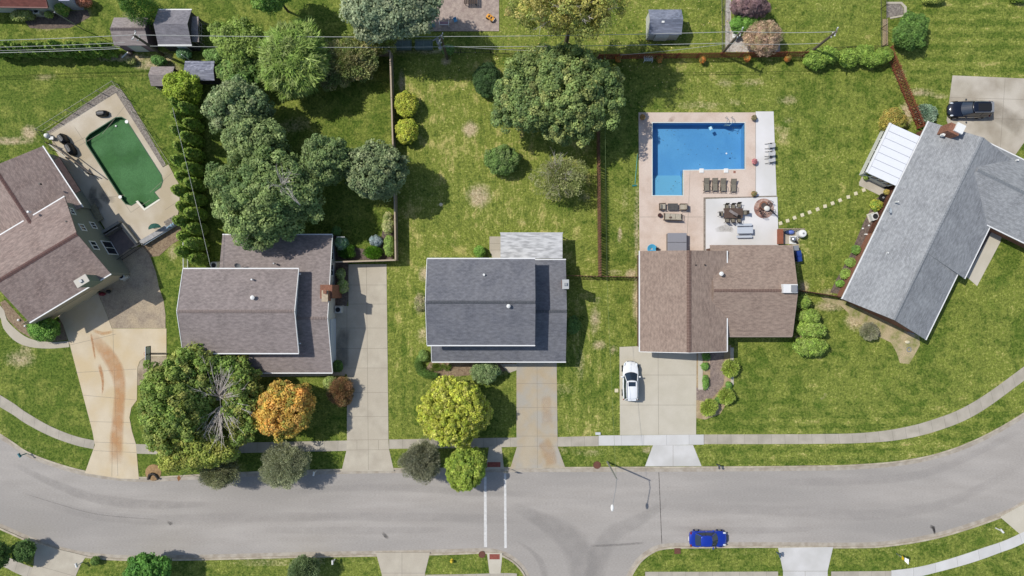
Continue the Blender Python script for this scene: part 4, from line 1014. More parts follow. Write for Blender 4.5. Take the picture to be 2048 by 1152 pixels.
# ================================================================ FENCES
TANW = mat('weathered_tan_wood', (166,152,134), (140,126,110), 3, .9, .15, 16)
BRNW = mat('brown_wood', (142,108,84), (116,86,66), 3, .9, .2, 16)
REDW = mat('red_stained_wood', (146,82,62), (120,66,50), 3, .9, .2, 16)
TANTOP = mat('tan_cap_board', (176,160,140), rough=.9)
def board_fence(label, pts, h, m, pw=.14, gap=.0, box=0.0, cap=None, name='wooden_fence', group=None, post_m=None, tops=True, rail=True):
    q = [P2(x, y, h if tops else 0) for x, y in pts]; mid = sum(q, Vector((0, 0)))/len(q)
    t = thing(name, label, 'fence', (mid.x, mid.y, 0), 0, group)
    mb = MB(); rb = MB()
    for a, b in zip(q, q[1:]):
        L = (b-a).length; u = (b-a)/L; s = Vector((-u.y, u.x)); ang = math.atan2(u.y, u.x)
        n = max(1, int(L/(pw+gap))); 
        if gap == 0 and box == 0:
            k = 0
            n = int(L/.3)+1
            for i in range(n):
                c = a+u*(L*(i+.5)/n); hh = h+rnd.uniform(-.015, .015); mb.box((c.x, c.y, hh/2), (L/n-.008, .035, hh), ang)
        else:
            for i in range(n):
                c = a+u*(L*(i+.5)/n)+s*((box if i % 2 else -box)); mb.box((c.x, c.y, h/2+.02), (pw, .03, h-.04), ang)
        if rail:
            for z in (.35, h-.3): rb.plank((a.x, a.y, z), (b.x, b.y, z), .06 if not box else box*1.5, .09)
        if cap is not None:
            mb2 = MB(); mb2.plank((a.x, a.y, h+.02), (b.x, b.y, h+.02), .16, .05); mb2.build('cap_board', cap, t)
    mb.build('pickets', m, t)
    if rail: rb.build('rails', m, t)
    for a, b in zip(q, q[1:]):
        L = (b-a).length; u = (b-a)/L; n = max(1, round(L/2.4)); ang = math.atan2(u.y, u.x)
        for i in range(n+1):
            c = a+u*(L*i/n)
            if i == 0 and a is not q[0]: continue
            MB().box((c.x, c.y, h/2+.03), (.1, .1, h+.06), ang).build('post', post_m or m, t)
    return t
board_fence('tall tan privacy fence with cap boards running around the back yard of the grey-brown house', [(706,102), (780,101.5), (785.5,289), (789,400), (791,520), (668,524)], 1.85, TANW, cap=TANTOP)
board_fence('brown shadowbox picket fence running down the yard left of the blue pool', [(1197,112), (1199,330), (1201.5,552)], 1.75, BRNW, pw=.15, gap=.0, box=.10)
board_fence('dark brown picket fence joining the slate-grey house to the rosy-brown house', [(1134,551), (1278,554)], 1.5, BRNW, pw=.1, gap=.08, box=.03)
board_fence('long red-brown picket fence along the back property line behind the pool', [(1199,108.5), (1400,106), (1617,103)], 1.75, REDW, pw=.11, gap=.035, box=.03)
board_fence('slanting red-brown picket fence beside the sunroom and blue-green juniper', [(1786,92), (1852,250)], 1.8, REDW, pw=.12, gap=.10, box=.03)
board_fence('short red-brown fence between the rosy-brown house and the light-grey house', [(1597,580), (1687,594)], 1.7, BRNW, pw=.12, gap=.02, box=.02)
def mesh_fence(label, pts, h, m, sp=.22, r=.014, post=2.3, name='metal_fence', pr=.03, tops=True, wires=False):
    q = [P2(x, y, h if tops else 0) for x, y in pts]; mid = sum(q, Vector((0, 0)))/len(q)
    t = thing(name, label, 'fence', (mid.x, mid.y, 0))
    mb = MB(); rb = MB()
    for a, b in zip(q, q[1:]):
        L = (b-a).length; u = (b-a)/L
        for z in (.12, h-.02): rb.bar((a.x, a.y, z), (b.x, b.y, z), r*1.6, 5)
        n = int(L/sp)
        for i in range(n):
            c = a+u*(L*(i+.5)/n); mb.bar((c.x, c.y, .1), (c.x, c.y, h-.03), r, 4)
        k = max(1, round(L/post))
        for i in range(k+1):
            if i == 0 and a is not q[0]: continue
            c = a+u*(L*i/k); MB().box((c.x, c.y, h/2+.03), (pr*2, pr*2, h+.06)).build('post', m, t)
    mb.build('pickets', m, t); rb.build('rails', m, t)
    return t
GREYF = mat('grey_galvanised', (120,118,112), rough=.6, metal=.4)
PALER = mat('pale_rail_metal', (172,168,154), rough=.5)
mesh_fence('dark wire fence with square posts behind the two netted garden frames', [(890,98), (1192,100)], 1.3, BLK, post=1.75)
mesh_fence('low black mesh fence behind the round green shrubs by the slanting red-brown fence', [(1618,96), (1776,91)], 1.2, BLK)
mesh_fence('black fence running up between two lawns beside the edged rock bed', [(1773,-30), (1774,88)], 1.3, BLK, sp=.18)
mesh_fence('dark chain-link fence beside the pale river stones', [(1450,-30), (1451,92)], 1.3, GREYF, sp=.18)
mesh_fence('thin metal fence with pale rails around the far corner of the green pool', [(70,258), (223,162), (264,224), (330,326)], 1.25, PALER, sp=.45, r=.012, post=2.2, name='pool_fence')
mesh_fence('dark metal fence by the pool corner nearest the arborvitae row', [(361,402), (354,440)], 1.1, BLK, sp=.2)
mesh_fence('black railing between the pool steps and the paved side yard', [(232,520), (281,487)], 1.2, BLK, sp=.14, r=.018, name='iron_railing')
mesh_fence('thin white fence along the foot of the arborvitae row', [(366,482), (366.5,538)], 1.2, FASC, sp=.15, r=.03)
mesh_fence('dark railing at the left corner of the green pool deck', [(70,258), (103,300)], 1.1, BLK, sp=.3)
# retaining walls beside house 1
t = thing('sunken_stair_wall', 'low grey concrete wall around the sunken entry between the green house and pool', 'retaining wall', P(245,460,0))
CONCD = mat('dark_wall_concrete', (140,138,130), (124,122,116), 2, .9, .1, 14)
mb = MB(); mb.plank(P(206,466,.45), P(242,444,.45), .3, .7); mb.build('wall', CONCD, t)
mb = MB(); mb.plank(P(246,448,.4), P(276,487,.4), .35, .6); mb.build('wall', CONCD, t)
mb = MB(); mb.plank(P(212,472,.5), P(240,455,.5), .12, 1.0); mb.build('board_wall', mat('grey_board', (120,116,112), rough=.9), t)
slab('sunken_patio', pp(214,475, 243,457, 270,490, 238,512), mat('dark_patio', (128,116,112), (112,102,100), 2, .9, .12, 10), z=.045)
# pool equipment bench on the lower deck edge
t = thing('pool_bench', 'grey bench box at the lower corner of the green pool deck', 'bench', P(322,462,0))
mb = MB(); mb.plank(P(283,486,.5), P(352,445,.5), .55, .5); mb.build('box', mat('grey_bench_board', (168,166,166), (146,144,142), 3, .8, .15, 10), t)
mb = MB(); mb.plank(P(288,490,.55), P(355,449,.55), .1, .12); mb.build('edge_rail', mat('blue_grey_rail', (150,164,176), rough=.5), t)
mb = MB(); mb.plank(P(331,449,.8), P(352,436,.8), .7, .12); mb.build('lid', mat('dark_lid', (90,84,78), (150,140,128), 7, .8, .2, 8), t)
for k in range(3):
    single(MB().tube([P(333+k*5,457-k*3,.8), P(338+k*5,452-k*4,.95), P(345+k*3,452-k*3,.85)], .07, 6), 'tarp_roll', mat('pale_blue_tarp', (150,176,194), rough=.7), ['crumpled pale blue tarp roll lying on the left of the pool bench pile', 'crumpled pale blue tarp roll lying in the middle of the pool bench pile', 'crumpled pale blue tarp roll lying nearest the arborvitae on the pool bench'][k], 'tarp', 'tarp rolls on the pool bench')
t = thing('patio_umbrella', 'dark green half-open patio umbrella leaning by the pool bench', 'umbrella', P(311,458,0))
c = P(309,457,1.5); mb = MB(); vs = [tuple(c+Vector((0, 0, .25)))]
for k in range(9):
    a_ = math.pi*(k/8)+.2; vs.append((c.x+.75*math.cos(a_), c.y+.6*math.sin(a_), c.z-.1+.05*(k % 2)))
mb.add(vs, [[0, k, k+1] for k in range(1, 9)]); mb.build('canopy', mat('dark_green_canvas', (44,84,74), rough=.8), t)
MB().bar((c.x, c.y, 0), (c.x, c.y, 1.75), .03).build('pole', BLK, t)
# ================================================================ POLES, CABLES, LAMP
POLEW = mat('utility_pole_wood', (112,102,88), (90,82,72), 5, .9, .2, 14)
POLE = {}
def upole(key, label, px, py, h, arm_ang=1.2, extra=None):
    top = P(px, py, h); t = thing('utility_pole', label, 'utility pole', (top.x, top.y, 0), 0, 'utility poles along the back lots')
    MB().bar((0, 0, 0), (0, 0, h), .17, 10, .12).build('pole', POLEW, t, local=True)
    for k, (z, L) in enumerate(((h-.15, .9), (h-1.1, .5))):
        a = MB(); a.box((0, 0, z), (L, .1, .1), arm_ang); ar = a.build('crossarm', GREYM, t, local=True)
        for s in (-1, 1): MB().lathe((s*L/2*math.cos(arm_ang), s*L/2*math.sin(arm_ang), z+.04), [(.05, 0), (.07, .05), (.03, .1), (.06, .14), (.02, .2)], 8).build('insulator', WH, ar, local=True)
    POLE[key] = top; return t
t = upole('L', 'dark utility pole rising by the taupe shed with its top over the shed roof', 267, 70, 6.2)
t = upole('C', 'utility pole carrying a grey transformer next to the netted garden frames', 882, 74, 6.9)
for k, (dx, dy) in enumerate(((-.35, -.2), (-.5, .15), (-.25, -.55))):
    MB().lathe((dx, dy, 5.3-.25*k), [(.0, 0), (.2, .02), (.22, .1), (.22, .6), (.16, .68), (.05, .72)], 12).build('transformer', GREYM, t, local=True)
MB().box((-.45, .1, 6.4), (1.1, .1, .1), .6).build('bracket', GREYM, t, local=True)
t = upole('M', 'utility pole with a white cable guard beside the river stone bed', 1483, 63, 7.1)
MB().bar((.12, -.05, .1), (.12, -.05, 5.4), .05).build('cable_guard', WH, t, local=True)
t = upole('R', 'utility pole standing at the end of the long red-brown fence by the green shrubs', 1673, 63, 7.0)
CAB = mat('grey_cable', (176,178,172), rough=.6); CABG = mat('dull_green_cable', (112,130,84), rough=.7)
def cable(label, a, b, r=.028, sag=.3, m=CAB, group='power cables over the back yards'):
    pts = [a.lerp(b, k/14)+Vector((0, 0, -sag*4*(k/14)*(1-k/14))) for k in range(15)]
    o = single(MB().tube(pts, r, 5), 'power_cable', m, label, 'cable', group); return o
W_ = lambda x, y, z: P(x, y, z)
L0, C0, M0, R0_ = (POLE[k] for k in 'LCMR')
cable('topmost cable from the left edge of the photo to the pole by the taupe shed', W_(-160,84,6.1), L0+Vector((0, 0, .05)))
cable('middle cable left of the taupe shed, over the spiky hedge', W_(-160,97,5.3), W_(250,85,5.2), .024)
cable('lower cable left of the taupe shed, over the spiky hedge', W_(-160,108,4.9), W_(240,97,4.9), .03)
cable('second lowest cable over the spiky hedge on the left', W_(-160,103,5.0), W_(240,93.5,5.0), .02)
cable('topmost cable between the pole by the taupe shed and the transformer pole', L0+Vector((0, 0, .05)), C0+Vector((0, .05, 0)))
cable('lower cable between the taupe shed and the transformer pole, over the bright green tree', W_(300,92,5.1), W_(889,93.5,5.4), .024)
cable('topmost cable between the transformer pole and the pole by the river stones', C0+Vector((0, .05, 0)), M0)
cable('lower cable from the transformer pole over the large round maple', W_(889,93.5,5.4), W_(1452,86,5.6), .028)
cable('thin slanting cable from the transformer pole to the maple top', W_(886,91,5.6), W_(1120,103,5.0), .018)
cable('lowest cable that slopes down across the red-brown fence to the river stone pole', W_(1240,110,4.2), W_(1455,87,5.6), .018)
cable('topmost cable between the two poles right of the river stones', M0, R0_+Vector((0, 0, -.05)))
cable('lower cable between the two poles right of the river stones', W_(1455,87,5.6), W_(1640,86.5,5.6), .024)
cable('thin service cable crossing the arborvitae row down to the grey-brown house', W_(345,215,5.6), W_(421,532,4.9), .02, .1, CAB, 'service cables')
cable('long thin greenish cable running down the picket fence yard to the street lamp', W_(1209,85,5.6), W_(1214,560,4.8), .013, .2, CABG, 'service cables')
cable('long thin greenish cable from the picket fence yard to the street kerb lamp', W_(1214,560,4.8), W_(1232,950,6.8), .013, .2, CABG, 'service cables')
t = thing('street_lamp', 'tall grey street lamp arching over the road by the round manhole', 'street lamp', (P(1234,959,7.4).x, P(1234,959,7.4).y, 0))
b0 = P(1234,959,7.4); h0 = P(1225,1013,7.7)
LG = mat('lamp_grey', (150,150,148), rough=.5, metal=.3)
MB().bar((b0.x, b0.y, 0), (b0.x, b0.y, 7.4), .11, 10, .07).build('pole', LG, t)
MB().tube([(b0.x, b0.y, 7.2), b0.lerp(h0, .3)+Vector((0, 0, .15)), b0.lerp(h0, .85), h0], .04).build('arm', LG, t)
MB().ell((h0.x-.02, h0.y-.15, h0.z-.03), (.17, .38, .1)).build('lamp_head', WH, t, smooth=True)
t = thing('flagpole', 'thin pale metal pole rising behind the spiky hedge near the red roof', 'pole', (P(110,25,5).x, P(110,25,5).y, 0))
MB().bar((0, 0, 0), (0, 0, 5), .06, 8, .04).build('pole', GREYM, t, local=True); MB().ell((0, 0, 5.03), (.09, .09, .09)).build('finial', GREYM, t, local=True)
t = thing('clothes_post', 'thin white post between the two small sheds', 'post', (P(363,109,2.6).x, P(363,109,2.6).y, 0))
MB().bar((0, 0, 0), (0, 0, 2.6), .05).build('post', WH, t, local=True); MB().box((0, 0, .1), (.4, .4, .2)).build('base', TAN, t, local=True)
# ================================================================ VEHICLES
RUB = mat('tyre_rubber', (26,26,26), rough=.85); RIM = mat('wheel_rim', (186,188,192), rough=.35, metal=.7)
CGL = mat('car_glass', (40,52,66), rough=.06, fine=0, spec=.8); HL = mat('headlight_lens', (214,220,226), rough=.15, fine=0)
TL = mat('tail_light', (120,20,18), rough=.3, fine=0)
def car(label, px, py, rz, L, Wd, Ht, paint, suv, name='parked_car', bumper_dark=False):
    z0 = RZ+.01 if 1000 < py < 1095 else .035
    t = thing(name, label, 'car', P(px, py, .8).xy.to_3d()+Vector((0, 0, z0)), rz)
    hw = Wd/2; zb = Ht*.60; hood = Ht*.56
    # x from -L/2 (rear) to L/2 (front): (x, halfwidth, zlow, zbelt, zcentre)
    fr = L/2
    st = [(-fr, .60, .38, zb*.78, zb*.80), (-fr+.05, .80, .30, zb*.90, zb*.94), (-fr+.22, .93, .24, zb*.98, zb*1.02), (-fr+.6, .99, .22, zb, zb*1.05), (-L*.18, 1.0, .22, zb, zb*1.02), (L*.10, 1.0, .22, zb*.98, zb*1.0),
          (L*.22, .99, .22, hood*.98, hood*1.04), (L*.34, .965, .22, hood*.92, hood*1.0), (L*.42, .90, .24, hood*.82, hood*.91), (fr-.12, .78, .27, hood*.66, hood*.76), (fr-.03, .60, .32, hood*.52, hood*.58), (fr, .42, .38, hood*.44, hood*.48)]
    vs = []; m_ = 11
    for (x, w_, zl, zbt, zc) in st:
        h = hw*w_; half = [(h*.86, zl), (h*.985, zl+.10), (h, (zl+zbt)*.55), (h*.955, zbt*.93), (h*.86, zbt), (0, zc)]
        ring = [(x, y, z) for y, z in half]+[(x, -y, z) for y, z in half[:-1][::-1]]
        kk = (.36 if x > 0 else .20)*min(1, max(0, (abs(x)/fr-.25)/.75))**1.3
        vs += [(px_-math.copysign(kk*(abs(py_)/hw)**2.4, x), py_, pz_) for px_, py_, pz_ in ring]
    n = len(st); fs = []
    for i in range(n-1):
        for k in range(m_):
            k2 = (k+1) % m_; fs.append([i*m_+k, i*m_+k2, (i+1)*m_+k2, (i+1)*m_+k])
    fs += [[k for k in range(m_)][::-1], [(n-1)*m_+k for k in range(m_)]]
    mb = MB(); mb.add(vs, fs); body = mb.build('body', paint, t, local=True, smooth=True)
    sd = body.modifiers.new('sub', 'SUBSURF'); sd.levels = 1; sd.render_levels = 2
    # greenhouse
    if suv: xb0, xb1, xt0, xt1 = -fr+.10, L*.205, -fr+.42, L*.045
    else: xb0, xb1, xt0, xt1 = -fr+.62, L*.205, -fr+1.22, L*.065
    wb, wt = hw*.87, hw*.68; zt = Ht-.05
    def ring(x0, x1, w_, z, fb=.26, rb=.14):
        o = []
        for k in range(9):
            y = -w_*.94+2*w_*.94*k/8; o.append((x1-fb*(abs(y)/w_)**2.2, y, z))
        o.append((x1-fb-.12, w_, z)); o.append(((x0+x1)/2, w_*1.03, z)); o.append((x0+rb+.15, w_*.97, z))
        for k in range(7):
            y = w_*.9-2*w_*.9*k/6; o.append((x0+rb*(abs(y)/w_)**2.2, y, z))
        o.append((x0+rb+.15, -w_*.97, z)); o.append(((x0+x1)/2, -w_*1.03, z)); o.append((x1-fb-.12, -w_, z))
        return o
    b_ = ring(xb0, xb1+.12, wb, zb*.97); tt = ring(xt0, xt1, wt, zt, .14, .08); nn = len(b_)
    mb = MB(); mb.add(b_+tt, [[k, (k+1) % nn, nn+(k+1) % nn, nn+k] for k in range(nn)]+[list(range(nn, 2*nn))]); mb.build('windows', CGL, t, local=True, smooth=False)
    mb = MB(); r1 = ring(xt0-.05, xt1+.04, wt+.03, zt+.0, .14, .08); r2 = ring(xt0+.04, xt1-.10, wt-.10, zt+.055, .13, .08)
    mb.add(r1+r2+[((xt0+xt1)/2, 0, zt+.075)], [[k, (k+1) % nn, nn+(k+1) % nn, nn+k] for k in range(nn)]+[[nn+k, nn+(k+1) % nn, 2*nn] for k in range(nn)]+[list(range(nn))[::-1]])
    roof = mb.build('roof', paint, t, local=True, smooth=True)
    for sy in (-1, 1):
        MB().bar((xb1-.12, sy*(wb-.04), zb*.98), (xt1-.06, sy*(wt-.03), zt+.02), .045).build('pillar', paint, t, local=True)
        MB().bar((xb0+.10, sy*(wb-.06), zb*.98), (xt0+.05, sy*(wt-.04), zt+.02), .06).build('pillar', paint, t, local=True)
        MB().bar(((xt0+xt1)/2-.1, sy*(wb-.0), zb*.98), ((xt0+xt1)/2-.1, sy*(wt+.02), zt+.0), .03).build('pillar', BLK, t, local=True)
        MB().ell((xb1-.42, sy*(hw+.07), zb*1.03), (.10, .14, .08), 10, 6).build('mirror', paint, t, local=True, smooth=True)
        MB().ell((fr-.40, sy*hw*.74, hood*.80), (.20, .10, .08), 12, 6).build('headlight', HL, t, local=True, smooth=True)
        MB().ell((-fr+.24, sy*hw*.76, zb*.88), (.10, .2, .10), 10, 6).build('tail_light', TL, t, local=True, smooth=True)
        MB().bar((-L*.04, sy*(hw*.985), zb*.8), (-L*.09, sy*(hw*.99), zb*.8), .02).build('door_handle', GREYM, t, local=True)
        if suv: MB().tube([(xt0+.1, sy*(wt-.05), zt+.09), (xt0+.2, sy*(wt-.05), zt+.13), (xt1-.3, sy*(wt-.05), zt+.12), (xt1-.2, sy*(wt-.05), zt+.08)], .03).build('roof_rail', GREYM if 'black' not in label else STEEL, t, local=True)
        for x in (L*.30, -L*.29):
            w0 = MB().bar((x, sy*(hw*.80), .33), (x, sy*(hw*1.005), .33), .335, 20).build('wheel', RUB, t, local=True, smooth=False)
            MB().bar((x, sy*(hw*.99), .33), (x, sy*(hw*1.02), .33), .2, 16).build('rim', RIM, w0, local=True)
            MB().torus((x, sy*(hw*.965), .36), .39, .035, 20, 5, Matrix.Rotation(R(90), 3, 'X')).build('wheel_arch', BLK if suv else paint, t, local=True)
    MB().box((fr-.13, 0, .44), (.2, hw*.8, .18)).build('grille', BLK, t, local=True, bevel=.04)
    MB().box((-fr+.02, 0, .52), (.04, .5, .13)).build('number_plate', WH, t, local=True)
    for s_ in (-.25, .25): MB().bar((xb1-.02, s_, zb*1.02), (xb1-.28, s_-.25, zb*1.10), .012, 4).build('wiper', BLK, t, local=True)
    return t, (xt0, xt1, wt, zt, xb0, xb1, zb, hw, fr, hood)
PW = mat('white_car_paint', (232,234,236), rough=.25, fine=0, spec=.5, coat=.6); PB = mat('blue_car_paint', (26,58,168), rough=.25, fine=0, spec=.5, coat=1, metal=.25); PK = mat('black_car_paint', (14,18,32), rough=.18, fine=0, spec=.6, coat=1)
t, g = car('white suv with a sunroof parked on the pale driveway beside the lawn edge', 1261.5, 762.5, R(90), 4.62, 1.86, 1.66, PW, True)
MB().box(((g[1]-.42), 0, g[3]+.065), (.5, .82, .03)).build('sunroof', CGL, t, local=True, bevel=.02)
MB().box((g[0]-.06, 0, g[3]-.02), (.28, g[2]*1.5, .05)).build('spoiler', PW, t, local=True, bevel=.02)
t, g = car('bright blue sedan parked against the lower kerb of the road', 1418, 1079.5, 0, 4.5, 1.84, 1.44, PB, False)
t, g = car('black suv with silver roof rails parked on the mottled concrete at the upper right', 1939, 218.5, R(180.5), 4.85, 1.9, 1.72, PK, True)
MB().box(((g[0]+g[1])/2-.25, 0, g[3]+.07), (1.5, g[2]*1.3, .02)).build('sunroof', BLK, t, local=True, bevel=.02)
MB().box((g[0]+.02, 0, g[3]+.045), (.34, g[2]*1.75, .07)).build('spoiler', GREYM, t, local=True, bevel=.02)
# ================================================================ POOL FURNITURE
SLING = mat('taupe_sling', (132,126,112), (118,112,100), 6, .8, .1, 20); FRM = mat('bronze_frame', (88,74,62), rough=.5); CUSH = mat('beige_cushion', (176,168,152), (164,156,140), 4, .9, .08, 10)
TOPD = mat('dark_table_top', (84,82,80), rough=.6, c2=(74,72,70)); BRT = mat('brown_table_top', (92,76,66), (84,68,60), 4, .7, .1, 10)
def lounger(label, px, py, rz):
    t = thing('sun_lounger', label, 'sun lounger', P(px, py, .03), rz, 'sun loungers in a row by the pool')
    MB().add([(-.28, -.62, .34), (.28, -.62, .34), (.28, .18, .34), (-.28, .18, .34), (-.28, -.62, .31), (.28, -.62, .31), (.28, .18, .31), (-.28, .18, .31)], [[0, 1, 2, 3], [7, 6, 5, 4], [0, 4, 5, 1], [1, 5, 6, 2], [2, 6, 7, 3], [3, 7, 4, 0]]).build('seat', SLING, t, local=True)
    MB().plank((0, .20, .35), (0, .80, .62), .56, .04).build('backrest', SLING, t, local=True)
    for s in (-1, 1):
        MB().tube([(s*.31, -.78, .30), (s*.31, .2, .34), (s*.31, .82, .64)], .025).build('side_rail', FRM, t, local=True)
        MB().tube([(s*.34, -.55, .0), (s*.36, -.5, .5), (s*.36, -.1, .52), (s*.33, .05, .33)], .022).build('armrest', FRM, t, local=True)
        for y in (-.72, .5): MB().bar((s*.31, y, .32), (s*.36, y-.12 if y < 0 else y+.05, 0), .022).build('leg', FRM, t, local=True)
    MB().bar((-.31, -.78, .30), (.31, -.78, .30), .025).build('foot_rail', FRM, t, local=True)
    return t
t0 = lounger('sun lounger at the left end of the row of four', 1411.5, 371.5, R(3))
for x, y, r_, l in ((1428,371.5,2,'second sun lounger from the left in the row of four'), (1444.5,372,2,'third sun lounger from the left in the row of four'), (1465,373,1,'sun lounger at the right end of the row, set slightly apart')):
    dup(t0, P(x, y, .03), R(r_), l)
def armchair(label, px, py, rz, wd=.72, dp=.7, n=1, z=.03, name='patio_armchair', cat='armchair', group=None):
    t = thing(name, label, cat, P(px, py, z), rz, group)   # faces +x
    MB().box((0, 0, .32), (dp, wd, .06)).build('seat_frame', FRM, t, local=True)
    for k in range(n):
        c = (k-(n-1)/2)*(wd-.1)/n
        MB().box((.02, c, .42), (dp*.88, (wd-.12)/n-.02, .14)).build('cushion', CUSH, t, local=True, bevel=.04)
        MB().box((-dp/2+.08, c, .62), (.14, (wd-.12)/n-.02, .38)).build('back_cushion', CUSH, t, local=True, bevel=.04)
    MB().box((-dp/2-.02, 0, .6), (.05, wd, .5)).build('backrest', FRM, t, local=True)
    for s in (-1, 1):
        MB().box((.02, s*wd/2, .6), (dp, .06, .04)).build('armrest', FRM, t, local=True)
        for x in (-dp/2+.03, dp/2-.03): MB().box((x, s*wd/2, .3), (.05, .05, .6)).build('leg', FRM, t, local=True)
    return t
armchair('left patio armchair with beige cushions facing the dark coffee table', 1323.5, 414, 0)
armchair('right patio armchair with beige cushions facing the dark coffee table', 1364.5, 415, R(180))
armchair('beige-cushioned patio sofa below the dark coffee table', 1344, 434.5, R(88), 2.0, .75, 3, name='patio_sofa', cat='sofa')
t = thing('coffee_table', 'dark rectangular coffee table between the two armchairs', 'table', P(1344,414.5,.03))
MB().box((0, 0, .42), (1.15, .78, .05)).build('table_top', TOPD, t, local=True, bevel=.01)
for sx in (-1, 1):
    for sy in (-1, 1): MB().box((sx*.5, sy*.33, .2), (.05, .05, .4)).build('leg', FRM, t, local=True)
single(MB().box(P(1341,435,.55), (.32, .2, .1), .2), 'pillow', mat('brown_pillow', (100,84,76), rough=.9), 'small brown pillow lying on the patio sofa', 'pillow', bevel=.04)
single(MB().lathe(P(1318.5,431,.03), [(.16, 0), (.2, .1), (.24, .35), (.21, .4), (.17, .36)], 14), 'plant_pot', mat('dark_red_pot', (72,46,42), rough=.7), 'small dark round pot left of the patio sofa', 'pot')
# hot tub
t = thing('hot_tub', 'square hot tub under a two-part grey cover against the rosy-brown house', 'hot tub', P(1350.5,486,.03))
MB().box((0, 0, .42), (2.1, 2.15, .84)).build('tub', mat('tub_cabinet', (112,106,102), rough=.7), t, local=True, bevel=.12)
for s in (-1, 1): MB().box((0, s*.545, .9), (2.18, 1.07, .12)).build('cover_half', mat('grey_vinyl_cover', (138,138,144), rough=.55), t, local=True, bevel=.05)
t = thing('coiled_hose', 'coil of light blue hose by the house wall left of the hot tub', 'hose', P(1303,498,.03))
mb = MB()
for k in range(5): mb.torus((0, 0, .06+.06*k), .16+.09*k if k < 4 else .5, .05, 22, 6)
mb.build('coil', mat('sky_blue_hose', (82,172,208), rough=.5), t, local=True)
t = thing('hose_bin', 'small dark bin beside the coil of light blue hose', 'bin', P(1313,499,.03))
MB().box((0, 0, .25), (.3, .4, .5)).build('body', BLK, t, local=True)
# dining set
t = thing('dining_table', 'brown rectangular dining table on the white patio', 'table', P(1463,427.5,.1))
MB().box((0, 0, .72), (2.12, 1.12, .05)).build('table_top', BRT, t, local=True, bevel=.01)
for sx in (-1, 1):
    for sy in (-1, 1): MB().box((sx*.9, sy*.45, .35), (.07, .07, .7)).build('leg', FRM, t, local=True)
single(MB().plank(P(1459,421,.95), P(1475,431,.9), .30, .16), 'folded_umbrella', mat('grey_umbrella_fabric', (150,142,138), (110,104,102), 4, .9, .1, 10), 'folded grey-brown umbrella lying on the dining table', 'umbrella')
single(MB().plank(P(1468,429,.88), P(1481,434,.88), .34, .06), 'dark_placemat', mat('black_fabric', (30,28,28), rough=.9), 'black cloth lying across the right side of the dining table', 'cloth')
def dchair(label, px, py, rz, cush=SLING):
    t = thing('dining_chair', label, 'chair', P(px, py, .1), rz, 'dining chairs around the brown table')   # faces +y
    MB().box((0, 0, .44), (.46, .44, .05)).build('seat', cush, t, local=True, bevel=.02)
    MB().plank((0, -.22, .46), (0, -.34, .95), .44, .04).build('backrest', mat('dark_sling', (64,58,54), rough=.8), t, local=True)
    for sx in (-1, 1):
        MB().tube([(sx*.25, .2, 0), (sx*.25, .22, .62), (sx*.25, -.24, .64)], .02).build('armrest', FRM, t, local=True)
        for sy in (-.25, .2): MB().bar((sx*.23, sy, .44), (sx*.24, sy*1.1, 0), .02).build('leg', FRM, t, local=True)
    return t
c0 = dchair('dining chair at the left end of the top row', 1451, 414, R(180))
for x, y, r_, l in ((1463.5,414,180,'middle dining chair in the top row'), (1475,412,180,'dining chair at the right end of the top row'), (1451.5,441,0,'dining chair at the left end of the lower row'), (1463,441,4,'middle dining chair in the lower row'), (1475,441,-3,'dining chair at the right end of the lower row'),
                    (1440,428.5,-90,'dining chair at the head of the brown table, on its left'), (1487,426,90,'dining chair at the head of the brown table, on its right')):
    dup(c0, P(x, y, .1), R(r_), l)
t = thing('picnic_table', 'pale grey picnic table with two benches below the dining set', 'table', P(1486,462,.1), R(1))
PG = mat('pale_grey_plastic', (186,192,200), rough=.5)
MB().box((0, .02, .72), (1.8, .72, .05)).build('table_top', PG, t, local=True, bevel=.015)
for s in (-1, 1):
    MB().box((0, s*.68, .42), (1.8, .26, .05)).build('bench', PG, t, local=True, bevel=.01)
    MB().tube([(s*.7, -.68, 0), (s*.7, -.3, .70), (s*.7, .3, .70), (s*.7, .68, 0)], .03).build('leg', GREYM, t, local=True)
    MB().bar((s*.7, -.7, .40), (s*.7, .7, .40), .025).build('cross_bar', GREYM, t, local=True)
# wind-blown leaves in the blue pool
rp = np.random.RandomState(9); mb = MB()
for k in range(34):
    x = rp.uniform(1312, 1480); y = rp.uniform(252, 334) if k < 28 else rp.uniform(340, 385)
    if y > 338: x = rp.uniform(1310, 1360)
    p = P(x, y, -.12); a_ = rp.rand()*6; r_ = rp.uniform(.04, .10)
    mb.quad(*[(p.x+r_*math.cos(a_+j*1.57)*(1 if j % 2 else .5), p.y+r_*math.sin(a_+j*1.57)*(1 if j % 2 else .5), p.z) for j in range(4)])
tag(mb.build('leaf_litter', mat('wet_leaves', (52,70,84), (84,84,60), 9, .8, .1, 10)), 'small dark wet leaves floating on the blue pool', 'leaves', kind='stuff')
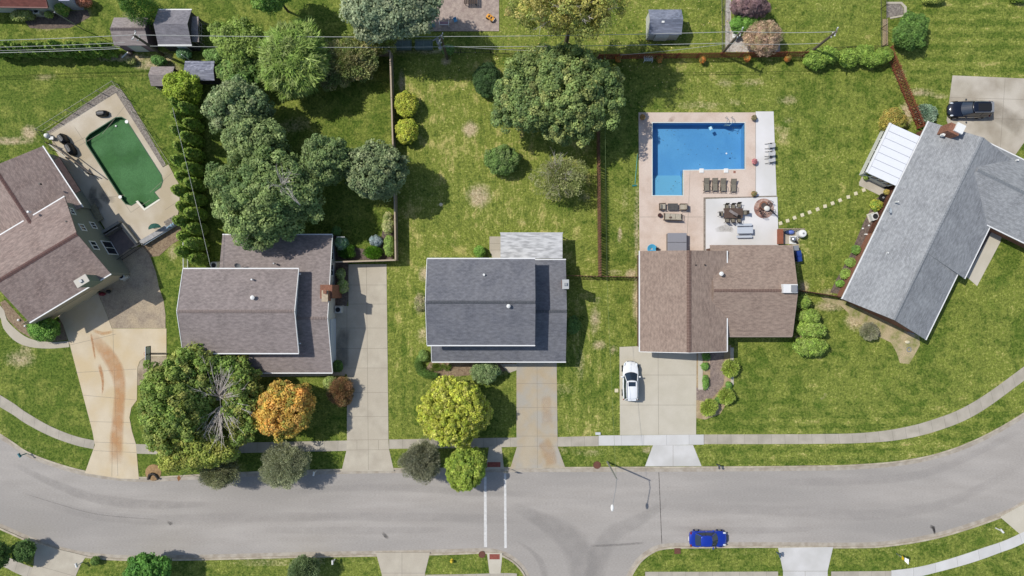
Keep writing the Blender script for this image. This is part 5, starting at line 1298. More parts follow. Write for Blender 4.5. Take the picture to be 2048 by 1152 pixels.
# fire circle
slab('fire_circle', [P2(1527,417)+Vector((1.14*math.cos(k*R(15)), 1.14*math.sin(k*R(15)))) for k in range(24)], mat('fire_circle_brick', (168,124,110), (120,96,90), 5, .9, .3, 7, .4, c3=(184,158,144), s3=1.5), z=.14)
t = thing('fire_pit', 'round brick fire pit with an iron bowl on the white patio', 'fire pit', P(1527,412,.14))
MB().torus((0, 0, .12), .42, .12, 20, 6).build('brick_ring', BRICK, t, local=True)
MB().lathe((0, 0, .05), [(.1, 0), (.3, .05), (.34, .14), (.3, .14), (.1, .08)], 16).build('bowl', mat('ash_bowl', (90,82,78), rough=.9), t, local=True)
def ichair(label, px, py, rz, z=.14, m=BLK, grp='iron chairs at the fire circle'):
    t = thing('metal_chair', label, 'chair', P(px, py, z), rz, grp)
    mb = MB(); mb.torus((0, 0, .42), .22, .02, 14, 5)
    for k in range(-2, 3): mb.bar((k*.08, -.2, .42), (k*.08, .2, .42), .012, 4)
    mb.build('seat', m, t, local=True)
    mb = MB(); mb.tube([(-.22, -.2, .42), (-.2, -.3, .9), (.2, -.3, .9), (.22, -.2, .42)], .02)
    for k in range(-1, 2): mb.bar((k*.1, -.2, .42), (k*.1, -.3, .9), .012, 4)
    mb.build('backrest', m, t, local=True)
    for sx in (-1, 1):
        MB().tube([(sx*.22, .2, 0), (sx*.26, .2, .6), (sx*.26, -.26, .62)], .018).build('armrest', m, t, local=True)
        for sy in (-.2, .2): MB().bar((sx*.2, sy, .42), (sx*.23, sy*1.1, 0), .018).build('leg', m, t, local=True)
    return t
i0 = ichair('black iron chair on the left of the fire circle', 1519, 421, R(-40))
dup(i0, P(1524,430,.14), R(5), 'black iron chair at the bottom of the fire circle'); dup(i0, P(1536,409,.14), R(150), 'black iron chair at the upper right of the fire circle'); dup(i0, P(1540,424,.14), R(80), 'black iron chair nearest the lawn side of the fire circle')
single(MB().ell(P(1534,417,.45), (.36, .32, .16)), 'cushion', mat('white_cushion', (216,214,206), rough=.9), 'round white cushion heaped beside the fire pit', 'cushion', smooth=True)
t = thing('umbrella', 'closed black umbrella leaning out over the lawn from the fire circle', 'umbrella', P(1546,425,.1))
MB().bar(P(1541,420,.3), P(1556,433,1.2), .09, 8, .02).build('canopy', BLK, t); MB().bar(P(1538,418,.1), P(1557,434,1.25), .02).build('pole', GREYM, t)
PALEM = mat('pale_mesh_fabric', (176,178,180), rough=.8)
# folding chairs right edge
def fchair(label, px, py, rz):
    t = thing('folding_chair', label, 'chair', P(px, py, .05), rz, 'folding chairs at the edge of the white patio')
    MB().box((0, 0, .4), (.4, .42, .03)).build('seat', PALEM, t, local=True)
    MB().plank((-.2, 0, .42), (-.42, 0, .85), .42, .03).build('backrest', PALEM, t, local=True)
    for s in (-1, 1):
        MB().tube([(-.45, s*.27, 0), (.1, s*.27, .62), (-.35, s*.27, .66)], .025).build('armrest', BLK, t, local=True)
        MB().bar((.5, s*.27, 0), (-.2, s*.27, .45), .025).build('leg', BLK, t, local=True)
        MB().bar((-.3, s*.27, 0), (.25, s*.27, .42), .025).build('leg', BLK, t, local=True)
    return t
f0 = fchair('white folding chair with black frame at the top of the right patio edge', 1538, 293, R(180))
dup(f0, P(1538,309,.05), R(176), 'white folding chair with black frame in the middle of the right patio edge'); dup(f0, P(1538,322,.05), R(186), 'white folding chair with black frame lowest at the right patio edge')
POT = mat('terracotta_pot', (150,92,70), rough=.8)
# ================================================================ SIDE YARD OF THE ROSY-BROWN HOUSE
t = thing('storage_pen', 'low reddish timber pen with a tan rail beside the white patio', 'fence', P(1570,472,0))
mb = MB(); mb.plank(P(1556,457.5,.9), P(1610,458,.9), .07, .12); mb.build('top_rail', TAN, t)
mb = MB(); mb.plank(P(1560,458,.45), P(1560,488,.45), .42, .9); mb.build('timber_wall', mat('reddish_decking', (150,92,68), (134,80,60), 4, .8, .15, 12), t)
mb = MB()
for k in range(8): mb.box((P(1566+5.5*k,0,.45).x, P(0,457.5,.45).y, .45), (.1, .05, .9))
mb.build('slats', DKB, t)
slab('pen_paving', pp(1566,459, 1600,459, 1600,475, 1592,486, 1602,520, 1595,525, 1583,488, 1566,488), SLAB5, z=.03)
slab('side_gravel', pp(1583,500, 1592,500, 1604,510, 1600,520, 1590,524), SLAB2, z=.032)
t = thing('water_tank', 'round white filter tank at the corner of the timber pen', 'tank', P(1599.5,468,0)); MB().lathe((0, 0, .0), [(.42, 0), (.46, .1), (.46, .8), (.38, .95), (.1, 1.0)], 18).build('tank', WH, t, local=True, smooth=False); MB().cyl((0, 0, 1.0), .1, .06).build('cap', GREYM, t, local=True)
t = thing('blue_tub', 'oval pale blue tub inside the timber pen', 'tub', P(1579.5,464.5,.03)); MB().ell((0, 0, .3), (.42, .28, .3)).build('tub', mat('periwinkle_plastic', (104,124,192), rough=.5), t, local=True, smooth=True)
t = thing('blue_barrel', 'small dark blue barrel in the corner of the timber pen', 'barrel', P(1572,465,.03)); MB().cyl((0, 0, 0), .2, .5).build('barrel', mat('navy_plastic', (40,56,90), rough=.5), t, local=True)
t = thing('pool_pump', 'grey pool pump with a silver lid on a white pad beside the rosy-brown house', 'pump', P(1585,480,.03))
MB().box((0, 0, .05), (.8, .9, .1)).build('pad', WH, t, local=True); MB().lathe((-.05, .05, .1), [(.28, 0), (.3, .35), (.2, .5), (.05, .55)], 14).build('housing', STEEL, t, local=True, smooth=True); MB().bar((0, -.1, .3), (.45, -.3, .3), .12).build('motor', BLK, t, local=True)
MB().tube([(-.35, .35, .1), (-.35, .35, .5), (.3, .4, .5), (.5, .1, .4)], .04).build('pipe', WH, t, local=True)
for k, (x, y, l) in enumerate(((1584,497,'grey bag'), (1588,508,'upper dark blue wheelie bin'), (1589,518,'lower dark blue wheelie bin'))):
    t = thing('garden_bin' if k else 'storage_bag', l+' standing against the shaded side of the rosy-brown house', 'bin' if k else 'bag', P(x+3, y, .03), .15)
    m_ = mat('dark_blue_plastic', (36,62,128), rough=.5) if k else mat('grey_sack', (130,134,140), rough=.8)
    MB().add([(-.2, -.24, 0), (.2, -.24, 0), (.2, .24, 0), (-.2, .24, 0), (-.27, -.3, .9), (.27, -.3, .9), (.27, .3, .9), (-.27, .3, .9)], [[3, 2, 1, 0], [4, 5, 6, 7], [0, 1, 5, 4], [1, 2, 6, 5], [2, 3, 7, 6], [3, 0, 4, 7]]).build('body', m_, t, local=True, bevel=.04)
    if k:
        MB().box((0, 0, .94), (.6, .66, .06)).build('lid', m_, t, local=True, bevel=.02)
        for s in (-1, 1): MB().bar((-.2, s*.22, .1), (-.2, s*.28, .1), .1, 12).build('wheel', BLK, t, local=True)
# ================================================================ LIGHT-GREY HOUSE: back bed and stones
STN = mat('cream_stone', (214,206,176), (200,190,160), 4, .9, .08, 10)
pts = [(1561,446.5), (1575,441.5), (1589,435.5), (1604.5,430), (1619,424.5), (1635,418.5), (1650,412.5), (1665,406.5), (1680,400.5), (1696.5,394), (1711.5,387), (1727.5,380)]
s0_ = None
for i, (x, y) in enumerate(pts):
    lab = 'square cream stepping stone, number %s of twelve counted from the white patio' % ('first second third fourth fifth sixth seventh eighth ninth tenth eleventh twelfth'.split()[i])
    lab = lab.replace('number ', '')
    if i == 0:
        t = thing('stepping_stone', lab, 'stepping stone', P(x, y, 0), .3, 'stepping stones across the lawn'); MB().box((0, 0, .02), (.40, .40, .05)).build('stone', STN, t, local=True, bevel=.02); s0_ = t
    else: dup(s0_, P(x, y, 0), .3+rnd.uniform(-.15, .15), lab)
def acunit(label, px, py, rz=0, s=.8, z=.02):
    t = thing('air_conditioner', label, 'air conditioner', P(px, py, z), rz)
    MB().box((0, 0, .04), (s+.25, s+.2, .08)).build('pad', SLAB4, t, local=True)
    MB().box((0, 0, .42), (s, s, .7)).build('cabinet', mat('ac_cabinet', (206,206,202), rough=.5), t, local=True, bevel=.03)
    mb = MB(); mb.torus((0, 0, .79), s*.36, .02, 18, 5); mb.torus((0, 0, .79), s*.22, .015, 16, 5)
    for k in range(6): a = k*math.pi/6; mb.bar((-s*.36*math.cos(a), -s*.36*math.sin(a), .79), (s*.36*math.cos(a), s*.36*math.sin(a), .79), .01, 4)
    mb.build('grille', mat('dark_grille', (52,54,56), rough=.6), t, local=True)
    MB().cyl((0, 0, .772), s*.33, .006, 18).build('fan_opening', BLK, t, local=True)
    return t
acunit('white air conditioner in the shrub bed behind the light-grey house', 1744, 434, .35)
acunit('white air conditioner beside the sage-green house wall on the pavers', 250, 553, .6, .62)
acunit('air conditioner in the hedge below the dark red roof', 81, 26, 0, .75)
acunit('small air conditioner behind the grey-brown house, in the roof corner', 433, 531, 0, .7)
acunit('dark air conditioner in the shade between the chimney and garage of the grey-brown house', 679, 619, 0, .75)
def dish(label, px, py, z, par=None, rz=0, m=None, r=.4):
    t = par; c = P(px, py, z)
    Mx = Matrix.Rotation(rz, 3, 'Z') @ Matrix.Rotation(R(42), 3, 'X')
    mb = MB(); vs = [c]
    for j in (1, 2, 3):
        for k in range(16):
            a = k*math.pi/8; rr = r*j/3; vs.append(c+Mx @ Vector((rr*math.cos(a)*.8, rr*math.sin(a), .25*r*(j/3)**2)))
    fs = [[0, 1+k, 1+(k+1) % 16] for k in range(16)]
    for j in (0, 1): fs += [[1+j*16+k, 1+(j+1)*16+k, 1+(j+1)*16+(k+1) % 16, 1+j*16+(k+1) % 16] for k in range(16)]
    mb.add(vs, fs); d_ = mb.build('satellite_dish', m or mat('dish_grey', (196,204,206), rough=.4), par, smooth=True)
    MB().bar(c-Vector((0, 0, .5)), c, .03).build('mast', GREYM, d_)
dish('', 1779, 421, 3.5, h5, R(100)); dish('', 475.5, 531, 4.3, h2, R(20), GREYM)
single(MB().torus(P(1764,418,.06), .42, .07, 24, 6), 'planter_ring', WH, 'round white planter ring against the brick wall of the light-grey house', 'planter')
t = thing('round_planter', 'round dark tyre planter at the end of the brick wall by the sunroom', 'planter', P(1765,395.5,.02)); MB().torus((0, 0, .14), .34, .15, 20, 8).build('ring', RUB, t, local=True); MB().cyl((0, 0, .1), .12, .12).build('pot', GREYM, t, local=True)
for k, (x, y) in enumerate(((1738,451), (1726,457), (1751,445))):
    single(MB().ell(P(x, y, .08), (.12, .11, .1), 8, 5), 'garden_light', WH, ['small white garden stone in the middle of the dark bed', 'small white garden stone nearest the lawn in the dark bed', 'small white garden stone nearest the brick wall in the dark bed'][k], 'garden stone', 'white stones in the dark bed')
t = thing('garden_statue', 'little white bird-like ornament in the dark bed behind the light-grey house', 'ornament', P(1731,469,.02)); MB().ell((0, 0, .16), (.22, .1, .13)).build('figure', WH, t, local=True, smooth=True); MB().ell((-.22, 0, .26), (.08, .06, .07)).build('neck', WH, t, local=True)
single(MB().box(P(1749,360,.12), (1.1, .35, .1), -.35), 'doorstep', STN, 'long pale stone step below the sunroom', 'step', bevel=.03)
single(MB().box(P(1774,374,.06), (.75, .45, .04), -.4), 'doormat', mat('charcoal_mat', (52,52,56), rough=.95), 'charcoal doormat at the sunroom corner', 'mat')
single(MB().ell(P(1815,684,.1), (.32, .2, .12), 10, 6), 'boulder', STN, 'pale flat boulder in the bare patch below the light-grey house', 'boulder')
single(MB().torus(P(1818,699,.04), .24, .06, 18, 6), 'planter_ring', GREYM, 'grey ring planter on the bare patch below the pale boulder', 'planter')
t = thing('shed_steps', 'weathered grey corner step at the bottom of the light-grey roof', 'step', P(1822,664,0)); MB().plank(P(1815,664,.4), P(1828,668,.4), .12, .1).build('tread', GREYM, t)
# ================================================================ TOP PLAY YARD
def bench(label, px, py, rz, m, seatm, L=1.1, z=.02, cat='bench'):
    t = thing('garden_bench', label, cat, P(px, py, z), rz)
    MB().box((0, 0, .43), (L, .42, .05)).build('seat', seatm, t, local=True)
    MB().box((0, -.24, .72), (L, .05, .08)).build('backrest', m, t, local=True)
    for s in (-1, 1):
        MB().tube([(s*L/2, .25, 0), (s*L/2, .25, .62), (s*L/2, -.26, .64)], .035).build('armrest', m, t, local=True)
        MB().bar((s*L/2, -.25, 0), (s*L/2, -.25, .76), .035).build('leg', m, t, local=True)
    return t
bench('small white bench with a pinkish seat on the pebbled play patio', 889, 50, 0, WH, mat('pink_grey_seat', (150,122,130), rough=.8), 1.05, .06)
bench('white slatted bench against the long red-brown fence', 1295, 121, R(180), WH, mat('white_slats', (206,212,206), (150,160,150), 12, .6, .2, 10), .95)
t = thing('toy_car', 'orange and yellow toy car on the sunny corner of the play patio', 'toy car', P(981,37,.06), R(-35))
OR = mat('orange_plastic', (226,160,64), rough=.45)
MB().box((0, 0, .26), (1.0, .5, .26)).build('body', OR, t, local=True, bevel=.1)
for s in (-1, 1):
    MB().box((.0, s*.2, .5), (.5, .05, .04)).build('frame', OR, t, local=True)
    for x in (-.32, .34): MB().bar((x, s*.22, .14), (x, s*.32, .14), .14, 12).build('wheel', BLK, t, local=True)
for x in (-.18, .12): MB().box((x, 0, .385), (.2, .26, .03)).build('seat', BLK, t, local=True)
MB().box((.45, 0, .3), (.12, .42, .1)).build('bumper', WH, t, local=True)
t = thing('toy_chair', 'small light blue child chair on the shaded play patio', 'chair', P(911,42,.06), .4)
BL = mat('light_blue_plastic', (96,166,206), rough=.5)
MB().box((0, 0, .26), (.38, .38, .05)).build('seat', BL, t, local=True, bevel=.02); MB().box((0, .2, .45), (.38, .05, .34)).build('backrest', BL, t, local=True, bevel=.02)
for sx in (-1, 1):
    for sy in (-1, 1): MB().bar((sx*.15, sy*.15, 0), (sx*.14, sy*.14, .26), .03).build('leg', BL, t, local=True)
t = thing('toy_rocker', 'teal Y-shaped toy rocker left of the white bench', 'toy', P(866,50,.06), .2)
TQ = mat('teal_plastic', (70,140,150), rough=.5)
MB().bar((0, -.3, .2), (0, 0, .3), .07).build('body', TQ, t, local=True)
for s in (-1, 1): MB().bar((0, 0, .3), (s*.3, .25, .25), .05).build('handle', TQ, t, local=True); MB().bar((s*.15, -.35, .04), (s*.15, .3, .04), .03).build('runner', TQ, t, local=True)
t = thing('patio_table', 'dark slatted patio table at the top edge of the play patio', 'table', P(942,3,.06))
mb = MB()
for k in range(7): mb.box((-.66+.22*k, 0, .7), (.17, 1.1, .04))
mb.build('table_top', DKB, t, local=True)
for sx in (-1, 1):
    for sy in (-1, 1): MB().bar((sx*.6, sy*.45, 0), (sx*.6, sy*.45, .7), .04).build('leg', DKB, t, local=True)
NET = mat('dark_green_netting', (100,114,108), (88,102,96), 4, .7, .2, 10)
t = thing('netted_garden_bed', 'dark green netted garden frame, left one of the pair by the transformer pole', 'garden bed', P(807,93,0), 0, 'netted garden frames')
MB().box((0, 0, .35), (1.9, 1.0, .65)).build('netting', NET, t, local=True, bevel=.08)
mb = MB()
for sy in (-1, 1): mb.bar((-.98, sy*.52, .7), (.98, sy*.52, .7), .03)
for sx in (-1, 0, 1): mb.bar((sx*.98, -.52, .7), (sx*.98, .52, .7), .03)
mb.build('hoops', mat('grey_green_frame', (112,128,120), rough=.6), t, local=True)
for sx in (-1, 1):
    for sy in (-1, 1): MB().bar((sx*.98, sy*.52, 0), (sx*.98, sy*.52, .7), .035).build('post', DKB, t, local=True)
dup(t, P(849,93,0), 0, 'dark green netted garden frame, right one of the pair by the transformer pole')
t = thing('birdbath', 'white round birdbath near the river stone bed', 'birdbath', P(1467,75,0)); MB().lathe((0, 0, 0), [(.2, 0), (.08, .1), (.08, .6), (.34, .75), (.38, .8), (.3, .78), (.1, .74)], 16).build('bowl', WH, t, local=True, smooth=True)
t = thing('utility_box', 'white and blue box behind the picket fence by the big maple', 'utility box', P(1203,221,.0)); MB().box((0, 0, .5), (.42, .8, 1.0)).build('cabinet', mat('pale_box', (204,212,212), rough=.5), t, local=True, bevel=.03); MB().box((0, -.1, 1.01), (.16, .3, .04)).build('hatch', GREYM, t, local=True)
single(MB().ell(P(1201,120,.3), (.14, .14, .22)), 'white_jug', WH, 'little white jug at the corner of the red-brown fence', 'jug')
single(MB().ell(P(1680,109,.5), (.3, .3, .3)), 'gazing_ball', mat('blue_glass_ball', (110,140,190), rough=.2), 'blue garden ball between the round green shrubs', 'garden ball', smooth=True)
t = thing('wheelbarrow', 'grey wheelbarrow in front of the green shrubs by the right pole', 'wheelbarrow', P(1643,129,0), .7); MB().add([(-.35, -.25, .3), (.3, -.25, .3), (.3, .25, .3), (-.35, .25, .3), (-.5, -.34, .6), (.42, -.34, .6), (.42, .34, .6), (-.5, .34, .6)], [[3, 2, 1, 0], [0, 1, 5, 4], [1, 2, 6, 5], [2, 3, 7, 6], [3, 0, 4, 7]]).build('tray', GREYM, t, local=True)
MB().bar((.5, -.05, .18), (.5, .05, .18), .18, 12).build('wheel', BLK, t, local=True)
for s in (-1, 1): MB().bar((.5, s*.1, .18), (-.9, s*.28, .5), .025).build('handle', DKB, t, local=True)
single(MB().ell(P(750,130,.12), (.13, .13, .12)), 'ball', WH, 'small white ball on the lawn beside the tan privacy fence corner', 'ball', smooth=True)
t = thing('garden_cart', 'pale upturned garden cart beside the taupe shed', 'cart', P(254,112,0), .6); MB().plank((-.5, 0, .3), (.5, 0, .5), .12, .1).build('handle', WH, t, local=True); MB().ell((.5, -.1, .25), (.35, .28, .25)).build('tub', mat('dull_brown_plastic', (110,98,86), rough=.8), t, local=True)
# grills and covered things on the green pool deck
COV = mat('black_vinyl_cover', (28,30,34), rough=.5, fine=.2, fscale=6)
def covered(label, px, py, rz, L, Wd, H_, name='covered_grill', cat='grill cover'):
    t = thing(name, label, cat, P(px, py, .03), rz)
    n = 14; vs = []; lv = ((0, 1.0), (.3, 1.02), (.75, .92), (1.0, .6))
    for zf, sc in lv:
        for k in range(n):
            a = 2*math.pi*k/n; rr = 1+.06*math.sin(k*2.7+zf*5); vs.append((L/2*sc*rr*math.copysign(abs(math.cos(a))**.6, math.cos(a)), Wd/2*sc*rr*math.copysign(abs(math.sin(a))**.6, math.sin(a)), H_*zf))
    fs = [[j*n+k, j*n+(k+1) % n, (j+1)*n+(k+1) % n, (j+1)*n+k] for j in range(3) for k in range(n)]+[list(range(3*n, 4*n))]
    mb = MB(); mb.add(vs, fs); mb.build('cover', COV, t, local=True); MB().plank((-L*.3, 0, H_+.0), (L*.3, .02, H_), .1, .04).build('fold', mat('grey_cover_fold', (90,92,98), rough=.5), t, local=True); return t
covered('small black covered item standing alone near the top of the green pool', 207, 228.5, R(5), 1.3, .7, .7)
covered('upper black covered grill on the left of the green pool', 131, 280, R(-55), 1.3, .8, 1.0)
covered('lower black covered grill on the left of the green pool', 145.5, 300, R(-60), 1.5, .8, 1.0)
t = thing('pool_filter', 'white and grey pool filter at the left corner of the green pool deck', 'filter', P(102,275,.03)); MB().lathe((-.15, .1, 0), [(.28, 0), (.3, .5), (.2, .75), (.05, .8)], 14).build('tank', WH, t, local=True, smooth=True); MB().box((.3, -.15, .25), (.5, .35, .4)).build('pump', GREYM, t, local=True); MB().bar((-.1, 0, .3), (.3, -.1, .35), .05).build('pipe', WH, t, local=True)
t = thing('wooden_arbor', 'slanting pale timber rail with dark beam beside the sage-green house', 'arbor', P(140,320,0))
mb = MB(); mb.plank(P(98,288,.9), P(178,352,.9), .14, .1); mb.build('rail', PALER, t); mb = MB(); mb.plank(P(104,288,1.5), P(183,348,1.5), .1, .1); mb.build('beam', DKB, t)
for (x, y) in ((100,288), (140,317), (180,348)): MB().box((P(x,y,.7).x, P(x,y,.7).y, .75), (.1, .1, 1.5)).build('post', DKB, t)
t = thing('stone_bench', 'mossy stone bench on the shaded deck beside the green house wall', 'bench', P(197,427,.03), R(-62)); MB().box((0, 0, .42), (2.0, .75, .12)).build('top', mat('mossy_stone', (146,138,112), (124,116,96), 3, .9, .25, 10), t, local=True, bevel=.03)
for s in (-1, 1): MB().box((s*.7, 0, .18), (.2, .6, .36)).build('leg', CONCD, t, local=True)
single(MB().ell(P(204,588,.25), (.42, .22, .22)), 'child_scooter', mat('dark_red_plastic', (110,34,44), rough=.6), 'dark red toy in the shade by the garage of the sage-green house', 'toy', smooth=True)
single(MB().ell(P(196,581,.3), (.3, .26, .3)), 'dark_pot', BLK, 'round black pot at the garage corner of the sage-green house', 'pot', smooth=True)
single(MB().ell(P(217,583,.28), (.26, .22, .28)), 'dark_pot', BLK, 'round black pot on the pavers right of the dark red toy', 'pot', smooth=True)
# basketball hoop
t = thing('basketball_hoop', 'basketball hoop with a clear backboard leaning over the cream driveway', 'basketball hoop', P(338,708,0))
z = 3.0; bb = P(296,708,2.9)
MB().tube([P(338,708,0), P(334,708,2.2), P(300,708,2.75)], .07).build('pole', BLK, t)
MB().tube([P(332,706,1.6), P(302,706,2.6)], .03).build('brace', BLK, t)
g_ = MB(); g_.box((bb.x, bb.y, 2.95), (.05, 1.7, 1.05)); g_.build('backboard', mat('white_backboard', (208,212,214), rough=.3), t)
mb = MB()
for dy in (-.85, 0, .85): mb.bar((bb.x+.06, bb.y+dy, 2.45), (bb.x+.06, bb.y+dy, 3.47), .03)
for dz in (2.45, 3.47): mb.bar((bb.x+.06, bb.y-.85, dz), (bb.x+.06, bb.y+.85, dz), .03)
mb.build('frame', BLK, t)
MB().torus((bb.x-.3, bb.y, 2.75), .23, .02, 18, 5).build('rim', mat('orange_rim', (190,80,40), rough=.5), t)
# ================================================================ STREET FURNITURE
def mailbox(label, px, py, rz=0, m=WH, z=0):
    t = thing('mailbox', label, 'mailbox', P(px, py, z), rz)
    MB().box((0, 0, .5), (.1, .1, 1.0)).build('post', m, t, local=True)
    mb = MB(); mb.box((0, .06, 1.08), (.2, .48, .14)); mb.bar((0, -.18, 1.15), (0, .3, 1.15), .1, 12); mb.build('box', m, t, local=True)
    MB().box((.11, .1, 1.2), (.02, .03, .16)).build('flag', mat('red_flag', (150,30,26), rough=.5), t, local=True)
    return t
mailbox('white mailbox by the kerb in front of the grey-brown house', 633, 941, R(170))
mailbox('white mailbox on the lower verge opposite the cream driveway', 165, 1124, R(20))
mailbox('white mailbox post on the lower verge near the small round tree', 670, 1118, 0)
mailbox('dark grey mailbox on the verge right of the new white apron', 1433, 928, R(180), mat('dark_grey_paint', (74,78,84), rough=.5))
mailbox('blue-grey mailbox at the corner of the white driveway below the road', 1553, 1104, 0, mat('blue_grey_paint', (70,88,104), rough=.5))
mailbox('teal mailbox at the kerb of the left bend', 53, 907, R(30), mat('teal_paint', (60,120,130), rough=.5), 0.02)
mailbox('small pale mailbox on the verge by the far right driveway', 1991, 1056, R(40), WH)
t = thing('road_sign', 'yellow and white road sign with its post standing on the lower right verge', 'sign', (P(1793,1107,0).x, P(1793,1107,0).y, 0))
top = P(1813,1121,2.4); b_ = P(1793,1107,0); b2 = Vector((top.x, top.y, 0))
MB().bar(b_, P(1800,1112,1.2), .035).build('post', GREYM, t); MB().bar(P(1800,1112,1.2), P(1813,1121,2.0), .035).build('post', GREYM, t)
mb = MB(); mb.add([P(1804,1111,1.5), P(1808,1115,1.9), P(1808,1121,1.9), P(1803,1118,1.5), P(1804,1111,1.46), P(1808,1115,1.86), P(1808,1121,1.86), P(1803,1118,1.46)], [[0, 3, 2, 1], [4, 5, 6, 7], [0, 1, 5, 4], [1, 2, 6, 5], [2, 3, 7, 6], [3, 0, 4, 7]]); mb.build('yellow_plate', mat('yellow_sign', (206,176,30), rough=.5), t)
mb = MB(); mb.add([P(1809.5,1115,2.0), P(1818,1119,2.3), P(1817,1129.5,2.3), P(1809,1122,2.0), P(1809.5,1115,1.96), P(1818,1119,2.26), P(1817,1129.5,2.26), P(1809,1122,1.96)], [[0, 3, 2, 1], [4, 5, 6, 7], [0, 1, 5, 4], [1, 2, 6, 5], [2, 3, 7, 6], [3, 0, 4, 7]]); mb.build('white_plate', WH, t)
t = thing('road_sign', 'brown diamond-shaped sign at the kerb below the big front tree', 'sign', P(372,944,0))
MB().bar(P(372,944,0), P(360,957,2.2), .03).build('post', GREYM, t)
mb = MB(); mb.add([P(358,950,2.2), P(362,957,2.2), P(357,963,2.15), P(354,956,2.15), P(358,950,2.16), P(362,957,2.16), P(357,963,2.11), P(354,956,2.11)], [[0, 3, 2, 1], [4, 5, 6, 7], [0, 1, 5, 4], [1, 2, 6, 5], [2, 3, 7, 6], [3, 0, 4, 7]]); mb.build('plate', mat('brown_sign', (128,84,40), rough=.6), t)
t = thing('sign_post', 'thin crossing sign post at the kerb between ramp and tan driveway', 'sign', P(1012,934,0)); MB().bar((0, 0, 0), (0, 0, 2.3), .035).build('post', GREYM, t, local=True); MB().box((0, -.05, 2.1), (.55, .03, .55)).build('plate', mat('dull_sign_back', (120,122,122), rough=.5), t, local=True)
t = thing('fire_hydrant', 'yellow fire hydrant on the lower verge left of the crossing', 'hydrant', P(904,1120,0))
YH = mat('yellow_hydrant_paint', (212,186,60), rough=.5)
MB().lathe((0, 0, 0), [(.17, 0), (.17, .05), (.12, .07), (.12, .5), (.16, .52), (.15, .6), (.09, .7), (.03, .74)], 14).build('barrel', YH, t, local=True, smooth=True)
for s in (-1, 1): MB().bar((s*.08, 0, .38), (s*.22, 0, .38), .065, 10).build('outlet', YH, t, local=True)
MB().bar((0, -.08, .36), (0, -.22, .36), .08, 10).build('pumper_outlet', YH, t, local=True)
RST = mat('rusty_iron', (112,74,60), (98,66,56), 6, .8, .15, 14)
def cover(label, px, py, r, z=.04, sq=False):
    t = thing('manhole_cover', label, 'manhole cover', P(px, py, z))
    if sq: MB().box((0, 0, 0), (r*2, r*1.8, .03)).build('lid', RST, t, local=True)
    else: MB().cyl((0, 0, -.02), r, .035, 22).build('lid', RST, t, local=True)
    MB().torus((0, 0, .012), r*1.02 if not sq else r*.7, .03, 22, 5).build('ring', RST, t, local=True)
cover('round rusty manhole cover in the kerb beside the street lamp', 1194, 930, .40)
cover('round rusty manhole cover in the kerb left of the lower crossing ramp', 964, 1109, .36)
cover('square rusty drain cover in the kerb left of the blue sedan', 1355, 1102, .36, .04, True)
single(MB().box(P(1196,867,.12), (.6, .3, .22)), 'utility_pad', mat('pale_utility_box', (196,200,202), rough=.5), 'small pale utility box at the sidewalk edge left of the new white slabs', 'utility box', bevel=.03)
single(MB().box(P(1233,781,.04), (.42, .42, .08)), 'paver_block', STN, 'cream square block in the grass left of the white suv', 'paver', bevel=.02)
single(MB().cyl(P(882,409,.02), .2, .05, 14), 'lawn_cap', STN, 'small round pale cap in the dry back lawn', 'utility cap')
# culvert ring
t = thing('stump_bed', 'round tan mulch mound with a dark stone arch at the kerb', 'garden bed', P(307,945,0))
MB().lathe((0, 0, 0), [(.95, 0), (.9, .07), (.5, .14), (.05, .16)], 22).build('mound', mat('tan_mulch', (166,136,96), (144,116,84), 5, .95, .3, 10, .5), t, local=True)
MB().tube([(-.55, -.75, .15), (-.35, -.2, .3), (0, -.02, .35), (.35, -.2, .3), (.6, -.7, .15)], .13, 7).build('stone_arch', mat('dark_stone', (70,64,60), rough=.9), t, local=True)
single(MB().ell(P(37,640,.15), (.16, .15, .14)), 'white_stone', WH, 'white round stone in the bed below the sage-green house, upper one', 'stone', 'white stones beside the curved path')
single(MB().ell(P(50,652,.15), (.13, .12, .12)), 'white_stone', WH, 'white round stone in the bed below the sage-green house, lower one', 'stone', 'white stones beside the curved path')
# ================================================================ VEGETATION
BARK = mat('grey_bark', (112,100,88), (84,74,64), 4, .95, .25, 12, .5)
DEADW = mat('dead_branch_wood', (206,198,190), (178,168,160), 4, .95, .2, 12)
def leafmat(rough=.6, tr=.28):
    m = MATS.get('leaf')
    if m: return m
    m = bpy.data.materials.new('foliage'); m.use_nodes = True; N = m.node_tree.nodes; L = m.node_tree.links; b = N['Principled BSDF']
    a = N.new('ShaderNodeAttribute'); a.attribute_name = 'leaf_colour'; L.new(a.outputs['Color'], b.inputs['Base Color'])
    b.inputs['Roughness'].default_value = rough; b.inputs['Specular IOR Level'].default_value = .25
    t = N.new('ShaderNodeBsdfTranslucent'); h = N.new('ShaderNodeHueSaturation'); h.inputs['Value'].default_value = 1.2; h.inputs['Saturation'].default_value = 1.1
    L.new(a.outputs['Color'], h.inputs['Color']); L.new(h.outputs[0], t.inputs[0]); mx = N.new('ShaderNodeMixShader'); mx.inputs[0].default_value = tr
    L.new(b.outputs[0], mx.inputs[1]); L.new(t.outputs[0], mx.inputs[2]); L.new(mx.outputs[0], N['Material Output'].inputs[0])
    MATS['leaf'] = m; return m
LEAF = leafmat(); LB = 1.75
def nrm_(v): return v/np.maximum(1e-9, np.linalg.norm(v, axis=-1, keepdims=True))
def lump(d, seed, amp=.14):
    rs = np.random.RandomState(seed); o = 0
    for k in range(5):
        w_ = nrm_(rs.randn(3))*(1.5+k*1.2); o = o+np.sin(d @ w_*1.6+rs.rand()*6.3)/(1+k*.5)
    return 1+amp*o
